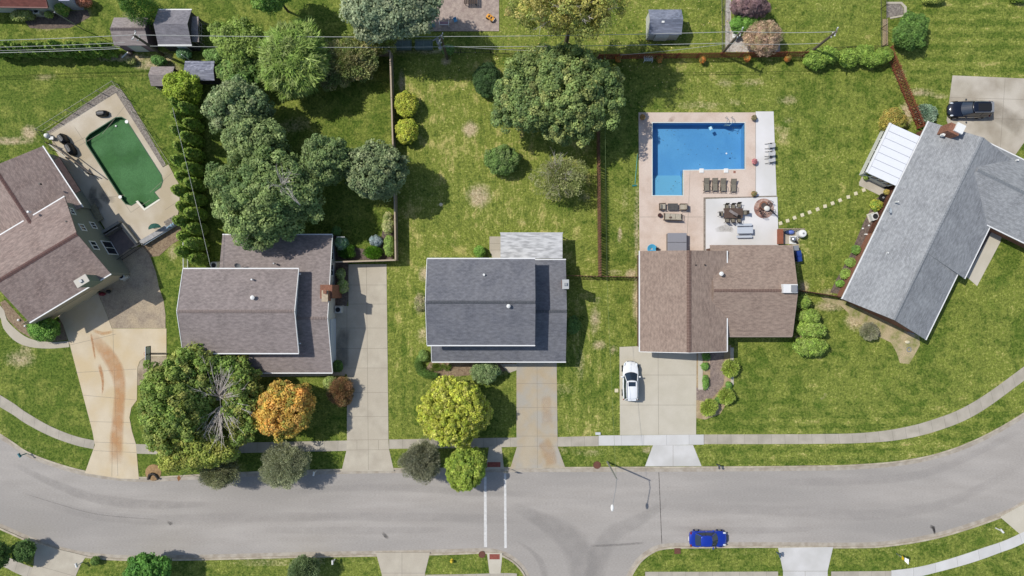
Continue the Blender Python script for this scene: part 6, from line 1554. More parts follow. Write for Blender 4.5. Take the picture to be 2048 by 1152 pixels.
def leaves(name, parent, cen, rad, n_per, lw, ll, cols, seed, mode='leaf', origin=(0, 0, 0), var=.22, flat=.45):
    """cen (N,3) clump centres, rad (N,) clump radii; every leaf is a small folded rhombus"""
    rs = np.random.RandomState(seed); N = len(cen); n = N*n_per
    ci = np.repeat(np.arange(N), n_per); d = rs.randn(n, 3)
    if mode != 'spray': d[:, 2] = np.abs(d[:, 2])*np.where(rs.rand(n) < .78, 1, -1)
    d = nrm_(d); c = cen[ci]; r = rad[ci]
    p = c+d*(r*(.55+.5*rs.rand(n)**.6))[:, None]
    out = nrm_(c-np.array(origin)+1e-4)
    if mode == 'leaf':
        nn = nrm_(d*1.1+rs.randn(n, 3)*.38+np.array([0, 0, flat])); t = nrm_(np.cross(nn, rs.randn(n, 3)))
    elif mode == 'weep':
        t = nrm_(out*np.array([1, 1, .1])+rs.randn(n, 3)*.38+np.array([0, 0, -.15])); nn = nrm_(np.cross(np.cross(t, np.array([0, 0, 1.])), t)+rs.randn(n, 3)*.3)
    elif mode == 'up':
        t = nrm_(out*.4+rs.randn(n, 3)*.35+np.array([0, 0, 1.2])); nn = nrm_(np.cross(t, rs.randn(n, 3)))
    else:   # spray: fine twigs pointing outwards
        t = nrm_(out*.9+d*.5+rs.randn(n, 3)*.4); nn = nrm_(np.cross(t, rs.randn(n, 3))+np.array([0, 0, .4]))
    s = np.cross(nn, t); sz = (.7+.6*rs.rand(n))[:, None]
    a = p-t*ll*sz/2; b = p+s*lw*sz/2+nn*lw*.12; e = p+t*ll*sz/2; f = p-s*lw*sz/2+nn*lw*.12
    V = np.stack([a, b, e, f], 1).reshape(-1, 3)
    cl = np.array([lin(q) for q in cols]); cl = cl/(.30+1.2*cl[:, 1:2])*np.array([1.07, 1.0, 1.0]); cl = cl*.9+cl.mean(1, keepdims=True)*.1; k = rs.randint(0, len(cl), N)
    cc = cl[k][ci]; mixr = rs.rand(n)[:, None]**2; cc = cc*(1-mixr*.7)+cl[rs.randint(0, len(cl), n)]*mixr*.7
    cc = cc*(1+(var+.15)*(rs.rand(n)[:, None]*2-1))*(1+.28*(rs.rand(N)[ci][:, None]*2-1))
    me = bpy.data.meshes.new(name); me.vertices.add(4*n); me.vertices.foreach_set('co', V.astype('f4').ravel())
    me.loops.add(4*n); me.loops.foreach_set('vertex_index', np.arange(4*n, dtype='i4'))
    me.polygons.add(n); me.polygons.foreach_set('loop_start', np.arange(0, 4*n, 4, dtype='i4')); me.polygons.foreach_set('loop_total', np.full(n, 4, 'i4'))
    me.update(calc_edges=True)
    at = me.color_attributes.new('leaf_colour', 'FLOAT_COLOR', 'POINT')
    at.data.foreach_set('color', np.repeat(np.concatenate([cc, np.ones((n, 1))], 1), 4, 0).astype('f4').ravel())
    me.materials.append(LEAF); o = bpy.data.objects.new(name, me); C.objects.link(o)
    if parent: o.parent = parent; TM[o] = TM[parent]
    return o
def crown_pts(n, rx, ry, rz, zc, seed, hollow=.62, amp=.12, low=.35):
    rs = np.random.RandomState(seed); i = np.arange(n)+.5
    ph = np.arccos(1-2*i/n*(1-low/2)); th = math.pi*(1+5**.5)*i+rs.rand()*6
    d = np.stack([np.cos(th)*np.sin(ph), np.sin(th)*np.sin(ph), np.cos(ph)], 1); d = nrm_(d+rs.randn(n, 3)*.09)
    r = (hollow+(1-hollow)*rs.rand(n)**.5)*lump(d, seed, amp)
    return d*r[:, None]*np.array([rx, ry, rz])+np.array([0, 0, zc])
def limbs(mb, zc, pts, seed, r0, base=(0, 0)):
    rs = random.Random(seed); fork = zc*.35+.2
    mb.bar((base[0], base[1], -.05), (base[0], base[1], fork), r0, 9, r0*.75)
    k = min(len(pts), 14)
    for q in rs.sample(range(len(pts)), k):
        e = Vector(pts[q]); s = Vector((base[0], base[1], fork-.05)); m_ = s.lerp(e, .45)+Vector((rs.uniform(-.2, .2), rs.uniform(-.2, .2), .25))
        mb.bar(s, m_, r0*.45, 6, r0*.3); mb.bar(m_, e, r0*.3, 5, r0*.08)
def tree(label, px, py, rx, ry, zc, rz, cols, seed, clump=.8, dens=1.0, lw=.19, ll=.24, mode='leaf', name='tree', cat='tree', group=None, trunk=.17, hollow=.62, amp=.12, low=.4, nper=None, var=.22, crown='crown', stemname='trunk'):
    """px,py,rx,ry: crown centre and radii in photo pixels at crown height zc"""
    k = (CH-zc)/FPX; c = P(px, py, zc); t = thing(name, label, cat, (c.x, c.y, 0), 0, group)
    rxm, rym = rx*k, ry*k; cx, cy, cz = [max(.08, v-clump*.75) for v in (rxm, rym, rz)]
    area = 2*math.pi*((rxm*rym)**.5*rz*.6+rxm*rym*.4)*1.3
    n = max(6, int(area/(clump*clump)*1.15*dens)); pts = crown_pts(n, cx, cy, cz, zc, seed, hollow, amp, low)
    inner = crown_pts(max(3, n//4), cx*.5, cy*.5, cz*.5, zc, seed+1, .2, .1, .8)
    rs = np.random.RandomState(seed+5); allp = np.concatenate([pts, inner]); rad = clump*(.75+.5*rs.rand(len(allp)))
    npr = nper or int(max(14, 2.6*math.pi*clump*clump/(lw*ll*.6)))
    leaves(crown, t, allp, rad, npr, lw, ll, cols, seed+9, mode, (0, 0, zc-rz*.4), var)
    mb = MB(); limbs(mb, zc, pts, seed, trunk); mb.build(stemname, BARK, t, local=True)
    return t, c
BG = [(86,104,62), (102,120,76), (118,134,88), (74,94,58), (132,146,102)]        # blue-green maple
MG_ = [(84,112,46), (98,128,54), (74,102,44), (112,138,60)]                   # mid green
BR = [(106,136,52), (120,148,62), (92,120,46), (132,156,76)]                  # bright green
YG = [(176,188,52), (190,198,66), (146,164,48), (202,206,96)]                # yellow-green
OR_ = [(192,164,66), (178,146,58), (158,150,60), (200,164,78), (132,138,56), (184,138,60)] # orange
GG = [(104,114,84), (118,126,96), (92,102,76), (130,136,108)]                # grey-green
T = tree
T('large round maple with blue-green leaves overhanging the picket fence', 1092,184,120,96, 5.6,4.0, [(84,104,56), (98,118,62), (116,134,72), (72,92,50), (136,146,82)], 11, clump=.58, trunk=.3, amp=.18, hollow=.5)
T('upper dark blue-green tree of the clump behind the grey-brown house', 470,212,62,56, 5.2,3.0, BG, 12, clump=.52, trunk=.2, amp=.16, hollow=.5, group='dark trees behind the grey-brown house')
T('middle-left dark tree of the clump behind the grey-brown house', 506,284,66,60, 5.4,3.2, [(92,110,62), (108,126,74), (80,100,58), (120,138,84)], 13, clump=.55, trunk=.2, amp=.15, hollow=.45, group='dark trees behind the grey-brown house')
T('largest dark tree of the clump, its crown over the grey-brown roof', 548,392,104,98, 6.4,4.4, [(88,108,58), (104,124,68), (118,136,80), (72,94,52)], 14, clump=.62, trunk=.32, amp=.17, hollow=.42, group='dark trees behind the grey-brown house')
T('dark tree at the right side of the clump, between the big crown and round tree', 657,322,50,50, 5.0,3.2, [(88,108,60), (104,122,72), (78,98,56)], 15, clump=.5, trunk=.18, amp=.22, hollow=.45, group='dark trees behind the grey-brown house')
T('round dense dark blue-green tree beside the tan privacy fence', 754,348,57,62, 4.9,3.3, [(78,94,60), (92,108,70), (106,122,80), (68,84,54), (122,134,94)], 16, clump=.45, trunk=.2, amp=.14, hollow=.5)
T('bright green weeping tree with long drooping sprays under the cables', 588,126,80,76, 4.2,3.2, [(112,138,58), (130,152,74), (94,120,48), (148,168,94)], 17, clump=.65, lw=.12, ll=.85, mode='weep', trunk=.2, hollow=.5)
T('loose light green tree left of the bright weeping tree', 476,92,58,46, 3.8,2.2, [(112,136,54), (126,148,68), (96,120,52)], 18, clump=.5, lw=.16, ll=.2, trunk=.13, amp=.2, hollow=.5)
T('scruffy dark green tree below the patchy-roofed shed', 485,142,42,34, 2.8,1.8, [(82,112,50), (70,98,46), (104,124,62)], 19, clump=.5, lw=.16, ll=.2, trunk=.1, amp=.2)
T('brownish-green scraggly shrub between weeping tree and fence corner', 692,124,60,52, 2.4,1.8, [(112,126,74), (128,136,84), (96,114,62), (140,138,96)], 20, clump=.45, lw=.12, ll=.22, mode='spray', trunk=.1, amp=.2, hollow=.4, name='shrub', cat='shrub', stemname='stem')
T('pale green scraggly shrub against the corner of the privacy fence', 736,86,46,28, 2.0,1.2, [(132,142,72), (148,152,88), (114,132,62)], 21, clump=.4, lw=.12, ll=.22, mode='spray', trunk=.08, amp=.2, name='shrub', cat='shrub', stemname='stem')
T('small yellow-green tree between the two small sheds and the arborvitae', 366,178,36,34, 2.6,1.7, [(140,162,40), (156,176,52), (122,148,38)], 22, clump=.4, lw=.16, ll=.2, trunk=.09)
T('large grey-green tree at the top edge left of the play patio', 782,14,98,62, 7.4,3.8, [(112,128,96), (126,140,106), (94,112,84), (140,152,116)], 23, clump=.68, trunk=.3, amp=.15)
T('thin yellowing tree with visible branches at the top edge', 1150,6,118,66, 11.5,4.0, [(162,158,78), (148,148,68), (180,172,100), (128,138,64), (112,126,60)], 24, clump=.6, dens=.5, lw=.15, ll=.2, trunk=.28, amp=.26, hollow=.35, nper=110)
T('green tree cut by the top edge between the dark shed and the grey-green tree', 540,-22,44,46, 6.0,2.8, [(104,138,54), (118,150,64), (90,126,48)], 180, clump=.5, lw=.17, ll=.2, trunk=.15)
T('pinkish-brown smoke bush beside the river stone bed', 1527,74,38,34, 2.0,1.5, [(168,146,120), (184,162,136), (150,132,108), (132,128,92)], 25, clump=.42, lw=.1, ll=.12, trunk=.08, name='shrub', cat='shrub', stemname='stem', nper=90)
T('dark plum shrub at the top edge by the river stone bed', 1500,12,42,22, 2.4,1.5, [(96,78,80), (112,92,90), (84,72,70)], 26, clump=.42, lw=.12, ll=.14, trunk=.08, name='shrub', cat='shrub', stemname='stem')
T('light green leafy shrub between the plum shrub and the smoke bush', 1493,46,32,22, 1.3,1.1, [(98,140,52), (116,158,66), (80,120,44)], 27, clump=.35, lw=.12, ll=.14, trunk=.06, name='shrub', cat='shrub', stemname='stem')
T('round dark green bush beside the rock bed at the upper right', 1821,64,36,35, 1.6,1.5, [(74,104,42), (88,118,50), (62,90,38)], 28, clump=.4, lw=.13, ll=.15, trunk=.08, name='shrub', cat='shrub', stemname='stem')
for k, (x, y, r_, l) in enumerate(((1632,119,24,'low green shrub at the left end of the row below the black mesh fence'), (1658,110,21,'green shrub second from the left in the row below the mesh fence'), (1697,115,21,'green shrub just right of the blue garden ball'), (1726,108,23,'second green shrub right of the blue garden ball'), (1746,119,17,'small green shrub in the gap near the right end of the row'), (1767,111,20,'green shrub touching the slanting red-brown fence'))):
    T(l, x, y, r_, r_*.82, 1.0, .95, [(116,146,50), (132,158,62), (98,126,46)], 30+k, clump=.36, lw=.13, ll=.15, trunk=.05, name='shrub', cat='shrub', stemname='stem', group='green shrubs along the back fence')
T('olive-brown round shrub at the corner of the sunroom', 1786,238,27,25, 1.1,1.0, [(132,126,50), (116,118,46), (148,132,60), (100,112,44)], 37, clump=.34, lw=.12, ll=.14, trunk=.05, name='shrub', cat='shrub', stemname='stem')
T('low blue-green juniper between the slanting fence and the light-grey roof', 1853,228,22,22, .6,.5, [(118,142,118), (134,156,132), (104,130,108)], 38, clump=.3, lw=.1, ll=.18, mode='spray', trunk=.04, name='shrub', cat='shrub', stemname='stem')
for k, (x, y, l) in enumerate(((812,209,'upper golden-yellow ball shrub beside the privacy fence'), (814,263,'lower golden-yellow ball shrub beside the privacy fence'))):
    T(l, x, y, 24, 26, 1.15, 1.15, [(186,200,56), (200,212,84), (156,176,50), (178,182,60)], 40+k, clump=.3, lw=.11, ll=.16, mode='leaf', trunk=.05, amp=.06, name='shrub', cat='shrub', stemname='stem', group='golden ball shrubs')
T('round mid-green shrub alone in the middle of the dry back lawn', 1003,320,33,31, 1.5,1.4, [(76,102,46), (88,116,54), (104,124,70)], 43, clump=.4, lw=.12, ll=.15, trunk=.07, name='shrub', cat='shrub', stemname='stem')
T('thin grey-green tree with bare twigs in the dry back lawn', 1118,352,48,46, 3.0,1.9, [(140,146,98), (128,138,82), (152,154,112), (112,126,66)], 44, clump=.45, dens=.5, lw=.09, ll=.16, mode='spray', trunk=.1, amp=.22, hollow=.4, nper=80)
T('clipped dark green dome shrub half under the big maple', 974,160,29,36, .9,1.0, [(44,66,34), (52,76,38), (38,58,30)], 45, clump=.3, lw=.07, ll=.09, trunk=.05, amp=.03, name='shrub', cat='shrub', stemname='stem', nper=160)
# front yards
tt_, cc_ = T('huge green front-yard tree with a dead grey patch in its crown', 352,796,84,92, 5.4,3.7, [(92,116,46), (108,132,54), (80,102,42), (122,140,62), (132,138,66)], 50, clump=.52, trunk=.34, amp=.2, hollow=.48, group='crowns of the front-yard tree group')
tt2_, cc2_ = T('green front-yard tree with bare grey limbs, right of the huge crown', 483,800,31,78, 4.4,2.6, [(96,120,48), (112,136,56), (86,108,44), (132,136,62)], 51, clump=.48, dens=.8, trunk=.2, amp=.24, hollow=.5, group='crowns of the front-yard tree group')
T('thin upper crown of the front-yard tree group touching the grey-brown eave', 428,735,52,26, 4.2,2.0, [(92,116,46), (108,132,56), (80,104,44)], 49, clump=.45, trunk=.12, amp=.22, hollow=.4, group='crowns of the front-yard tree group')
T('olive-green lower crown of the front-yard tree group by the sidewalk', 385,888,78,48, 4.6,2.6, [(118,132,50), (132,142,56), (104,122,46), (146,150,66)], 52, clump=.55, trunk=.2, amp=.16, group='crowns of the front-yard tree group')
T('orange-gold autumn tree in front of the grey-brown house', 571,814,60,62, 3.8,2.7, OR_, 53, clump=.5, lw=.17, ll=.2, trunk=.16, amp=.12)
T('yellow-green round tree in front of the slate-grey house', 917,820,72,68, 3.8,2.9, YG, 54, clump=.30, lw=.13, ll=.24, trunk=.16, amp=.12, mode='leaf', hollow=.55, var=.35)
T('grey-green clipped shrub under the front eave of the slate-grey house', 972,744,31,24, 1.2,1.1, [(106,128,78), (120,140,92), (90,112,68)], 55, clump=.32, lw=.11, ll=.13, trunk=.05, name='shrub', cat='shrub', stemname='stem')
FN = dict(clump=.5, lw=.045, ll=.20, mode='spray', trunk=.11, amp=.14, hollow=.3, nper=210)
T('wispy grey-green street tree by the white mailbox', 569,931,49,43, 2.9,2.1, [(128,136,104), (142,150,118), (112,122,90)], 56, group='wispy grey-green street trees', **FN)
T('wispy grey-green street tree left of the bright green one', 843,922,42,44, 3.0,2.1, [(116,120,96), (128,132,108), (100,106,82)], 57, group='wispy grey-green street trees', **FN)
T('brownish wispy street tree below the big front tree', 438,949,40,32, 2.7,1.9, [(120,126,94), (134,138,106), (104,112,78)], 58, group='wispy grey-green street trees', **FN)
T('bright green street tree beside the crossing ramp', 931,937,44,43, 3.0,2.1, [(124,148,44), (138,160,54), (104,130,42), (152,168,66)], 59, clump=.38, lw=.14, ll=.17, trunk=.12, amp=.08)
T('dark red-brown fine-leaved shrub at the driveway edge of the grey-brown house', 680,783,26,30, 1.2,1.2, [(96,76,54), (112,88,62), (86,84,52), (128,104,66)], 60, clump=.34, lw=.05, ll=.16, mode='spray', trunk=.06, name='shrub', cat='shrub', stemname='stem', nper=130)
T('pale green shrub behind the dark red-brown shrub', 662,766,15,15, .7,.6, [(128,148,76), (142,158,90)], 61, clump=.28, lw=.1, ll=.13, trunk=.04, name='shrub', cat='shrub', stemname='stem')
T('round dark green tree cut by the bottom edge, left of the kerb shadow', 297,1143,50,34, 3.0,2.2, [(66,108,40), (80,124,46), (56,96,36)], 62, clump=.42, lw=.17, ll=.2, trunk=.13)
T('grey-green fine tree cut by the bottom edge beside the mailbox post', 608,1143,33,28, 2.4,1.7, [(92,112,72), (106,124,84)], 63, clump=.42, lw=.06, ll=.2, mode='spray', trunk=.09, nper=130)
T('very small dark shrub on the lower left verge', 192,1122,10,9, .5,.45, [(66,92,36), (78,104,42)], 64, clump=.2, lw=.1, ll=.12, trunk=.03, name='shrub', cat='shrub', stemname='stem')
T('dark green square-looking tree on the lower left verge', 47,1101,24,22, 1.7,1.3, [(54,78,36), (64,90,40)], 65, clump=.36, lw=.12, ll=.14, trunk=.07)
T('dark tree cut by the lower left corner of the photo', -8,1110,22,28, 3.2,1.8, [(62,86,38), (74,98,44)], 66, clump=.42, lw=.15, ll=.18, trunk=.1)
for k, (x, y, a_, b_, l) in enumerate(((1604,604,13,14,'small green shrub at the top of the side hedge by the white chimney'), (1616,632,24,15,'second green shrub from the top of the side hedge'), (1621,659,29,18,'third green shrub from the top of the side hedge'), (1622,692,34,21,'largest green shrub, at the bottom of the side hedge'))):
    T(l, x, y, a_, b_, 1.4, 1.15, [(118,146,52), (130,156,62), (98,126,46), (142,164,76)], 70+k, clump=.34, lw=.15, ll=.17, trunk=.06, name='shrub', cat='shrub', stemname='stem', group='side hedge shrubs')
for k, (x, y, r_, l) in enumerate(((1461,737,16,'upper yellow-green spiky shrub along the brick walk'), (1417,815,17,'yellow-green spiky shrub at the lower end of the brick walk'), (1453,795,16,'yellow-green spiky shrub at the right bend of the brick walk'))):
    T(l, x, y, r_, r_, .8, .75, [(172,196,80), (190,208,104), (146,172,66)], 75+k, clump=.26, lw=.06, ll=.3, mode='spray', trunk=.04, name='shrub', cat='shrub', stemname='stem', group='spiky shrubs by the brick walk')
for k, (x, y, a_, b_, l) in enumerate(((1457,769,7,6,'tiny dark green ball plant between two spiky shrubs'), (1456,778,8,6,'low olive plant just above the right spiky shrub'), (1410,733,8,8,'round green plant high in the pale stone planter'), (1411,764,7,14,'long green plant in the lower part of the stone planter'), (1436,800,8,7,'low green plant between the two lower spiky shrubs'), (1412,712,8,9,'dark plant in the shade under the garage eave'))):
    T(l, x, y, a_, b_, .35, .32, [(86,122,50), (100,138,58)], 80+k, clump=.2, lw=.08, ll=.12, trunk=.03, name='plant', cat='plant', stemname='stem', group='small plants by the brick walk')
T('leafy green shrub at the corner of the sage-green house by the curved path', 90,658,32,25, 1.4,1.2, [(84,124,44), (98,140,52), (72,108,40), (116,150,66)], 87, clump=.36, lw=.14, ll=.16, trunk=.06, name='shrub', cat='shrub', stemname='stem')
T('half-dead grey shrub in the bare patch below the light-grey house', 1739,662,20,18, 1.0,.9, [(134,138,112), (150,152,128), (104,112,78)], 88, clump=.3, dens=.7, lw=.05, ll=.14, mode='spray', trunk=.04, name='shrub', cat='shrub', stemname='stem')
T('small round green shrub by the stone pad behind the slate-grey house', 959,503,12,12, .7,.6, [(98,138,50), (112,152,58)], 89, clump=.24, lw=.1, ll=.12, trunk=.03, name='shrub', cat='shrub', stemname='stem')
for k, (x, y, a_, b_, z_, cols, l) in enumerate((
    (777,447,12,22,.9,[(186,194,128), (200,204,140), (150,172,84)],'pale cream-green shrub against the privacy fence'),
    (752,482,14,10,.6,[(138,156,158), (152,168,170), (110,132,130)],'blue-grey leafy plant in the fence bed'),
    (748,505,20,14,.6,[(104,150,46), (120,164,60)],'fluffy bright green grass clump in the fence bed'),
    (692,503,18,16,.6,[(78,118,42), (90,130,50)],'fluffy darker green grass clump beside the white wall'),
    (683,486,12,14,.9,[(140,168,140), (110,146,104), (90,128,72)],'blue-green hydrangea beside the white wall'),
    (673,462,9,9,.7,[(70,100,50), (84,114,58)],'small dark shrub behind the grey-brown house corner'),
    (778,490,10,22,.6,[(120,152,66), (136,164,80)],'green trailing plant along the fence below the pale shrub'),
    (682,548,9,12,.6,[(150,166,110), (120,144,76)],'pale-flowered shrub at the top of the driveway bed'),
    (686,573,12,15,.6,[(160,178,110), (124,152,66), (188,198,140)],'white-flowered shrub beside the brick chimney base'),
    (675,733,12,12,.7,[(58,84,34), (68,96,40)],'clipped dark ball shrub by the garage door corner'),
    (846,712,10,12,.5,[(96,122,58), (110,134,66)],'loose green shrub at the front-left corner of the slate-grey house'),
    (1146,650,14,18,.8,[(70,98,46), (82,110,52)],'dark shrub in the shade beside the slate-grey house'),
    (841,605,12,16,.4,[(140,140,100), (158,152,118), (112,122,70)],'scraggly pale plant left of the slate-grey house wall'),
    (1752,478,10,9,.5,[(84,124,48), (96,136,54)],'green shrub in the dark bed nearest the white ornament'),
    (1712,500,9,10,.4,[(92,130,52), (106,142,60)],'green shrub third from the bottom of the dark bed'),
    (1701,525,11,10,.4,[(124,156,66), (138,168,76)],'pale green shrub second from the bottom of the dark bed'),
    (1691,548,12,10,.4,[(120,150,60), (134,162,72)],'pale green shrub low in the dark bed'),
    (1680,567,9,7,.35,[(96,136,50), (110,148,60)],'lowest green shrub in the dark bed by the brown fence'),
    (1752,411,12,12,.5,[(176,176,54), (150,164,56), (110,140,48)],'yellow-flowering plant beside the round white planter'),
    (1732,355,5,5,.4,[(110,130,50), (96,120,46)],'small potted plant at the corner of the sunroom'),
    (1773,384,5,5,.4,[(140,124,60), (120,118,54)],'small reddish-green potted plant beside the brick wall'),
    (896,100,14,10,.8,[(98,134,66), (112,146,76)],'loose leafy weed at the foot of the transformer pole'),
    (263,123,10,6,.4,[(120,124,76), (104,116,62)],'dry weedy plant by the upturned cart'),
    (318,122,14,10,.8,[(84,122,58), (98,136,66)],'green weedy shrub between the shed row and small shed'),
    (368,108,16,9,.8,[(104,140,96), (90,126,82)],'pale green shrub behind the patchy-roofed shed'),
    (435,112,26,14,1.0,[(100,134,64), (114,146,76)],'leafy green shrub between sheds and weeping tree'),
    (45,31,22,10,.7,[(170,186,108), (140,164,78), (186,196,130)],'large variegated cream-green shrub below the dark red roof'),
    (98,30,7,6,.6,[(170,186,108), (140,164,78)],'small variegated cream-green shrub right of the air conditioner'),
    (125,20,13,11,.9,[(176,190,86), (110,146,56), (84,120,48)],'yellow-tipped green shrub near the lavender porch'),
    (168,4,16,9,.9,[(160,112,84), (140,100,76)],'rusty-brown shrub at the top edge by the lavender porch'),
    (1866,-1,24,7,.6,[(166,180,84), (140,160,66)],'yellow-green shrub cut by the top edge, left one'),
    (2040,-4,22,8,.6,[(140,164,60), (120,146,52)],'yellow-green shrub cut by the top right corner'),
    (1195,160,18,26,.8,[(100,110,66), (86,100,58)],'scruffy undergrowth below the corner of the red-brown fence'),
    )):
    T(l, x, y, a_, b_, z_, z_*.95, cols, 100+k, clump=.26 if max(a_, b_) < 16 else .34, lw=.1, ll=.14, trunk=.035, name='shrub' if 'shrub' in l else 'plant', cat='shrub' if 'shrub' in l else 'plant', stemname='stem', mode='up' if 'grass' in l else 'leaf')
# potted flowers round the pool
for k, (x, y, cols, l) in enumerate(((1285,234,[(120,104,60), (150,120,70)],'yellow-brown flower pot at the top left corner of the beige deck'), (1508,235,[(88,84,60), (120,116,84)],'olive flower pot at the top right corner of the beige deck'), (1509,323,[(130,84,88), (150,104,104)],'pinkish flower pot on the deck seam right of the blue pool'), (1508,388,[(130,100,70), (84,100,60)],'brownish flower pot on the deck seam above the fire circle'))):
    t, c = T(l, x, y, 5.5, 5.5, .5, .28, cols, 150+k, clump=.16, lw=.07, ll=.09, trunk=.02, name='flower_pot', cat='flower pot', stemname='stem', crown='flowers', group='flower pots around the pool')
    MB().lathe((0, 0, .03), [(.13, 0), (.2, .3), (.22, .32), (.18, .3), (.1, .28)], 14).build('pot', POT, t, local=True)
for k, (x, y, l) in enumerate(((1236,117,'small orange-yellow flower clump near the left end of the red-brown fence'), (1319,118,'small brown flower clump right of the white slatted bench'), (1405,119,'small reddish flower clump in the middle of the red-brown fence'), (1494,118,'orange-yellow flower clump below the smoke bush'), (1575,117,'orange flower clump at the right end of the red-brown fence'))):
    T(l, x, y, 6, 7, .7, .55, [(170,110,40), (140,100,44), (96,96,44)], 160+k, clump=.2, lw=.08, ll=.1, trunk=.02, name='flower_clump', cat='flowers', stemname='stem', group='flower clumps along the red-brown fence')
# crescent hedge: one continuous clipped hedge
t = thing('crescent_hedge', 'clipped dark green crescent-shaped hedge at the corner of the slate-grey house', 'hedge', (P(850,728).x, P(850,728).y, 0))
ln = smooth_line(pp(846,708, 840,716, 838,730, 845,742, 858,749, 874,750), .12); o0 = P(850,728)
cen = np.array([(p.x-o0.x, p.y-o0.y, .35) for p in ln]); rad = np.array([.58*(.55+.45*math.sin(math.pi*(i+.5)/len(ln))) for i in range(len(ln))])
leaves('foliage', t, cen, rad, 150, .07, .09, [(60,86,32), (72,98,38)], 170); mb = MB(); mb.tube([(*c_[:2], .1) for c_ in cen[::4]], .03); mb.build('stem', BARK, t, local=True)
t = thing('ornamental_grass', 'fine pale green grass tuft inside the crescent hedge', 'grass', (P(880,733).x, P(880,733).y, 0))
cen = np.array([(rnd.uniform(-1.0, 1.2), rnd.uniform(-.35, .3), .12) for k in range(40)]); leaves('blades', t, cen, np.full(40, .22), 60, .03, .3, [(120,142,62), (134,154,76)], 171, 'up')
# arborvitae: cones seen from above, tips leaning away from the centre of the picture
def cone(label, x, y, h, r, cols, seed, group, lean=0):
    """x,y: base on the ground in photo pixels"""
    b_ = P(x, y, 0); t = thing('arborvitae', label, 'conifer', b_, 0, group)
    rs = np.random.RandomState(seed); n = int(62*h/3.6); zz = (np.arange(n)+.5)/n; th = np.arange(n)*2.4+rs.rand(n)*.7
    prof = np.sqrt(np.clip(1-zz**2.6, .02, 1))*(.75+.25*np.clip(zz*4, 0, 1)); rr = r*prof*.72
    cen = np.stack([np.cos(th)*rr, np.sin(th)*rr, .12+zz*h*.97], 1); rad = np.maximum(.12, r*.34*prof)
    leaves('foliage', t, cen, rad, 75, .09, .15, cols, seed+3, 'leaf', var=.3); MB().bar((0, 0, 0), (0, 0, h*.9), .07, 6, .01).build('trunk', BARK, t, local=True)
ordn = 'first second third fourth fifth sixth seventh eighth ninth tenth eleventh twelfth thirteenth fourteenth fifteenth sixteenth seventeenth eighteenth nineteenth twentieth twenty-first twenty-second'.split()
AV = [(108,136,46), (126,152,56), (86,114,38), (146,166,72)]
ys = [206, 218, 232, 246, 262, 276, 292, 306, 322, 336, 352, 366, 382, 396, 412, 426, 442, 456, 472, 487, 503, 517]
for k, y in enumerate(ys):
    f_ = k/len(ys); x = 388+13*f_+ (11 if k % 2 else -9)
    cone('%s arborvitae counted from the top of the row beside the green pool' % ordn[k], x, y+ (y-576)*-.035, 4.4+.5*math.sin(k*1.7), .80, AV, 200+k, 'arborvitae row beside the green pool')
for k in range(16):
    x = 6+k*15.0; cone('%s spiky arborvitae counted from the left in the hedge under the cables' % ordn[k], x+4, 111-(k % 2)*3, 3.6+.5*math.sin(k*2.3), .62, [(92,122,36), (108,136,44), (74,102,30), (138,158,66)], 230+k, 'spiky arborvitae hedge under the cables')
cone('tall dark spruce cut by the top edge above the shed row', 312, 40, 7.0, 1.9, [(62,92,28), (76,108,36), (50,80,26)], 260, None)
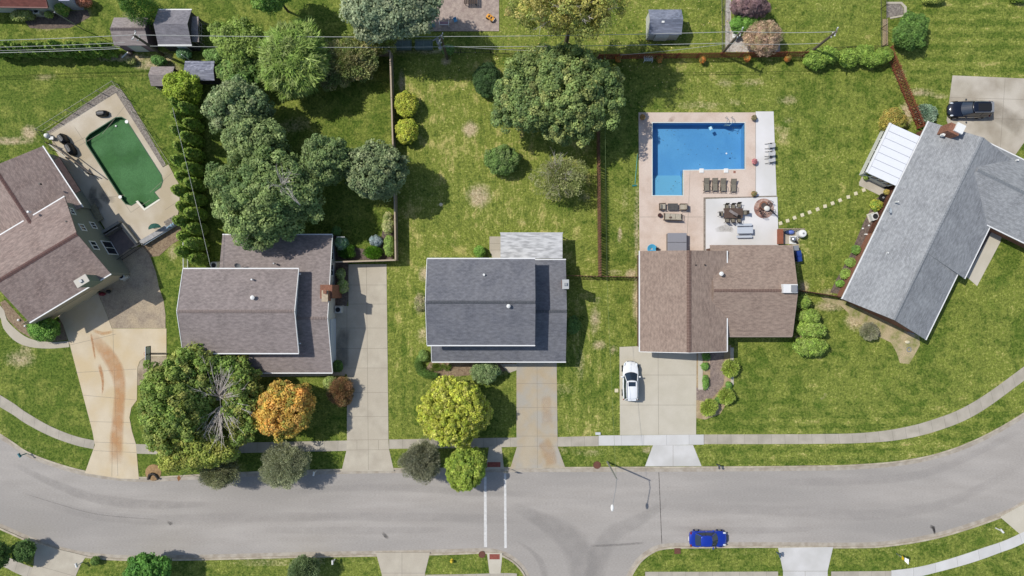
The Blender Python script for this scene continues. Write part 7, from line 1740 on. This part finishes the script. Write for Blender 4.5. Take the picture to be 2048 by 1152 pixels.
# dead limbs in the front tree and in the big back crown
def deadwood(par, fork, tips, seed, n=34, r=.05, spread=.9):
    rs = random.Random(seed); mb = MB(); fork = Vector(fork)
    for k in range(n):
        tip = Vector(tips[k % len(tips)])+Vector((rs.gauss(0, spread), rs.gauss(0, spread), rs.gauss(0, .3))); m_ = fork.lerp(tip, rs.uniform(.35, .6))+Vector((rs.gauss(0, .12), rs.gauss(0, .12), .15))
        mb.bar(fork, m_, r, 5, r*.6); mb.bar(m_, tip, r*.6, 4, r*.2)
        for j in range(4):
            a = m_.lerp(tip, rs.uniform(.1, .9)); mb.bar(a, a+(tip-fork).normalized()*rs.uniform(.3, .8)+Vector((rs.gauss(0, .3), rs.gauss(0, .3), rs.gauss(0, .15))), r*.35, 4, r*.12)
    mb.build('dead_branch', DEADW, par)
deadwood(tt2_, P(438,793,5.2), [P(415,755,7.3), P(432,750,7.5), P(452,752,7.4), P(472,765,7.2), P(468,775,7.0), P(480,800,6.6)], 5, 42, .05, 1.0)
deadwood(tt2_, P(442,812,5.2), [P(422,862,6.8), P(435,866,7.0), P(450,866,6.8), P(456,845,6.6)], 6, 34, .05, .9)
deadwood(tt2_, P(440,800,4.6), [P(390,778,6.4), P(420,765,6.6)], 7, 8)
bigc = [o for o in C.objects if o.get('label', '').startswith('largest dark tree')][0]
deadwood(bigc, P(566,372,9.0), [P(560,352,10.9), P(578,354,10.9), P(548,362,10.6)], 8, 16, .035, .5); deadwood(bigc, P(600,410,9.2), [P(568,374,10.8)], 9, 3, .05, .2)
yel = [o for o in C.objects if o.get('label', '').startswith('thin yellowing')][0]
deadwood(yel, P(1150,20,10), [P(1085,50,14), P(1110,10,15), P(1160,5,15.2), P(1180,15,15), P(1230,20,14), P(1150,-20,15)], 10, 16, .06, .9)
gt = [o for o in C.objects if o.get('label', '').startswith('thin grey-green tree')][0]
deadwood(gt, P(1115,352,2.4), [P(1110,315,4.6), P(1120,318,4.6), P(1090,340,4.3), P(1140,350,4.2), P(1112,380,4.2)], 11, 26, .03, .5)
# fallen leaves on the upper lawns: uncountable
rs = np.random.RandomState(5); n = 1500; fx = rs.uniform(890, 1560, n); fy = rs.uniform(-10, 240, n)
w_ = np.exp(-((fx-1150)/230)**2)*np.exp(-((fy-60)/110)**2); kf = rs.rand(n) < w_*.9+.1; fx, fy = fx[kf], fy[kf]
ok = ~inside(fx, fy, [(848, -60), (1000, -60), (1000, 66), (848, 66)]) & ~inside(fx, fy, [(1274, 222), (1560, 222), (1560, 500), (1274, 500)])
fx, fy = fx[ok], fy[ok]; k_ = CH/FPX
cen = np.stack([(fx-1024)*k_, (576-fy)*k_, np.full(len(fx), .03)], 1)
o = leaves('fallen_leaves', None, cen, np.full(len(fx), .05), 1, .11, .14, [(196,186,120), (190,170,84), (214,206,150)], 7, flat=3); tag(o, 'scattered fallen yellow leaves on the upper back lawns', 'leaves', kind='stuff')
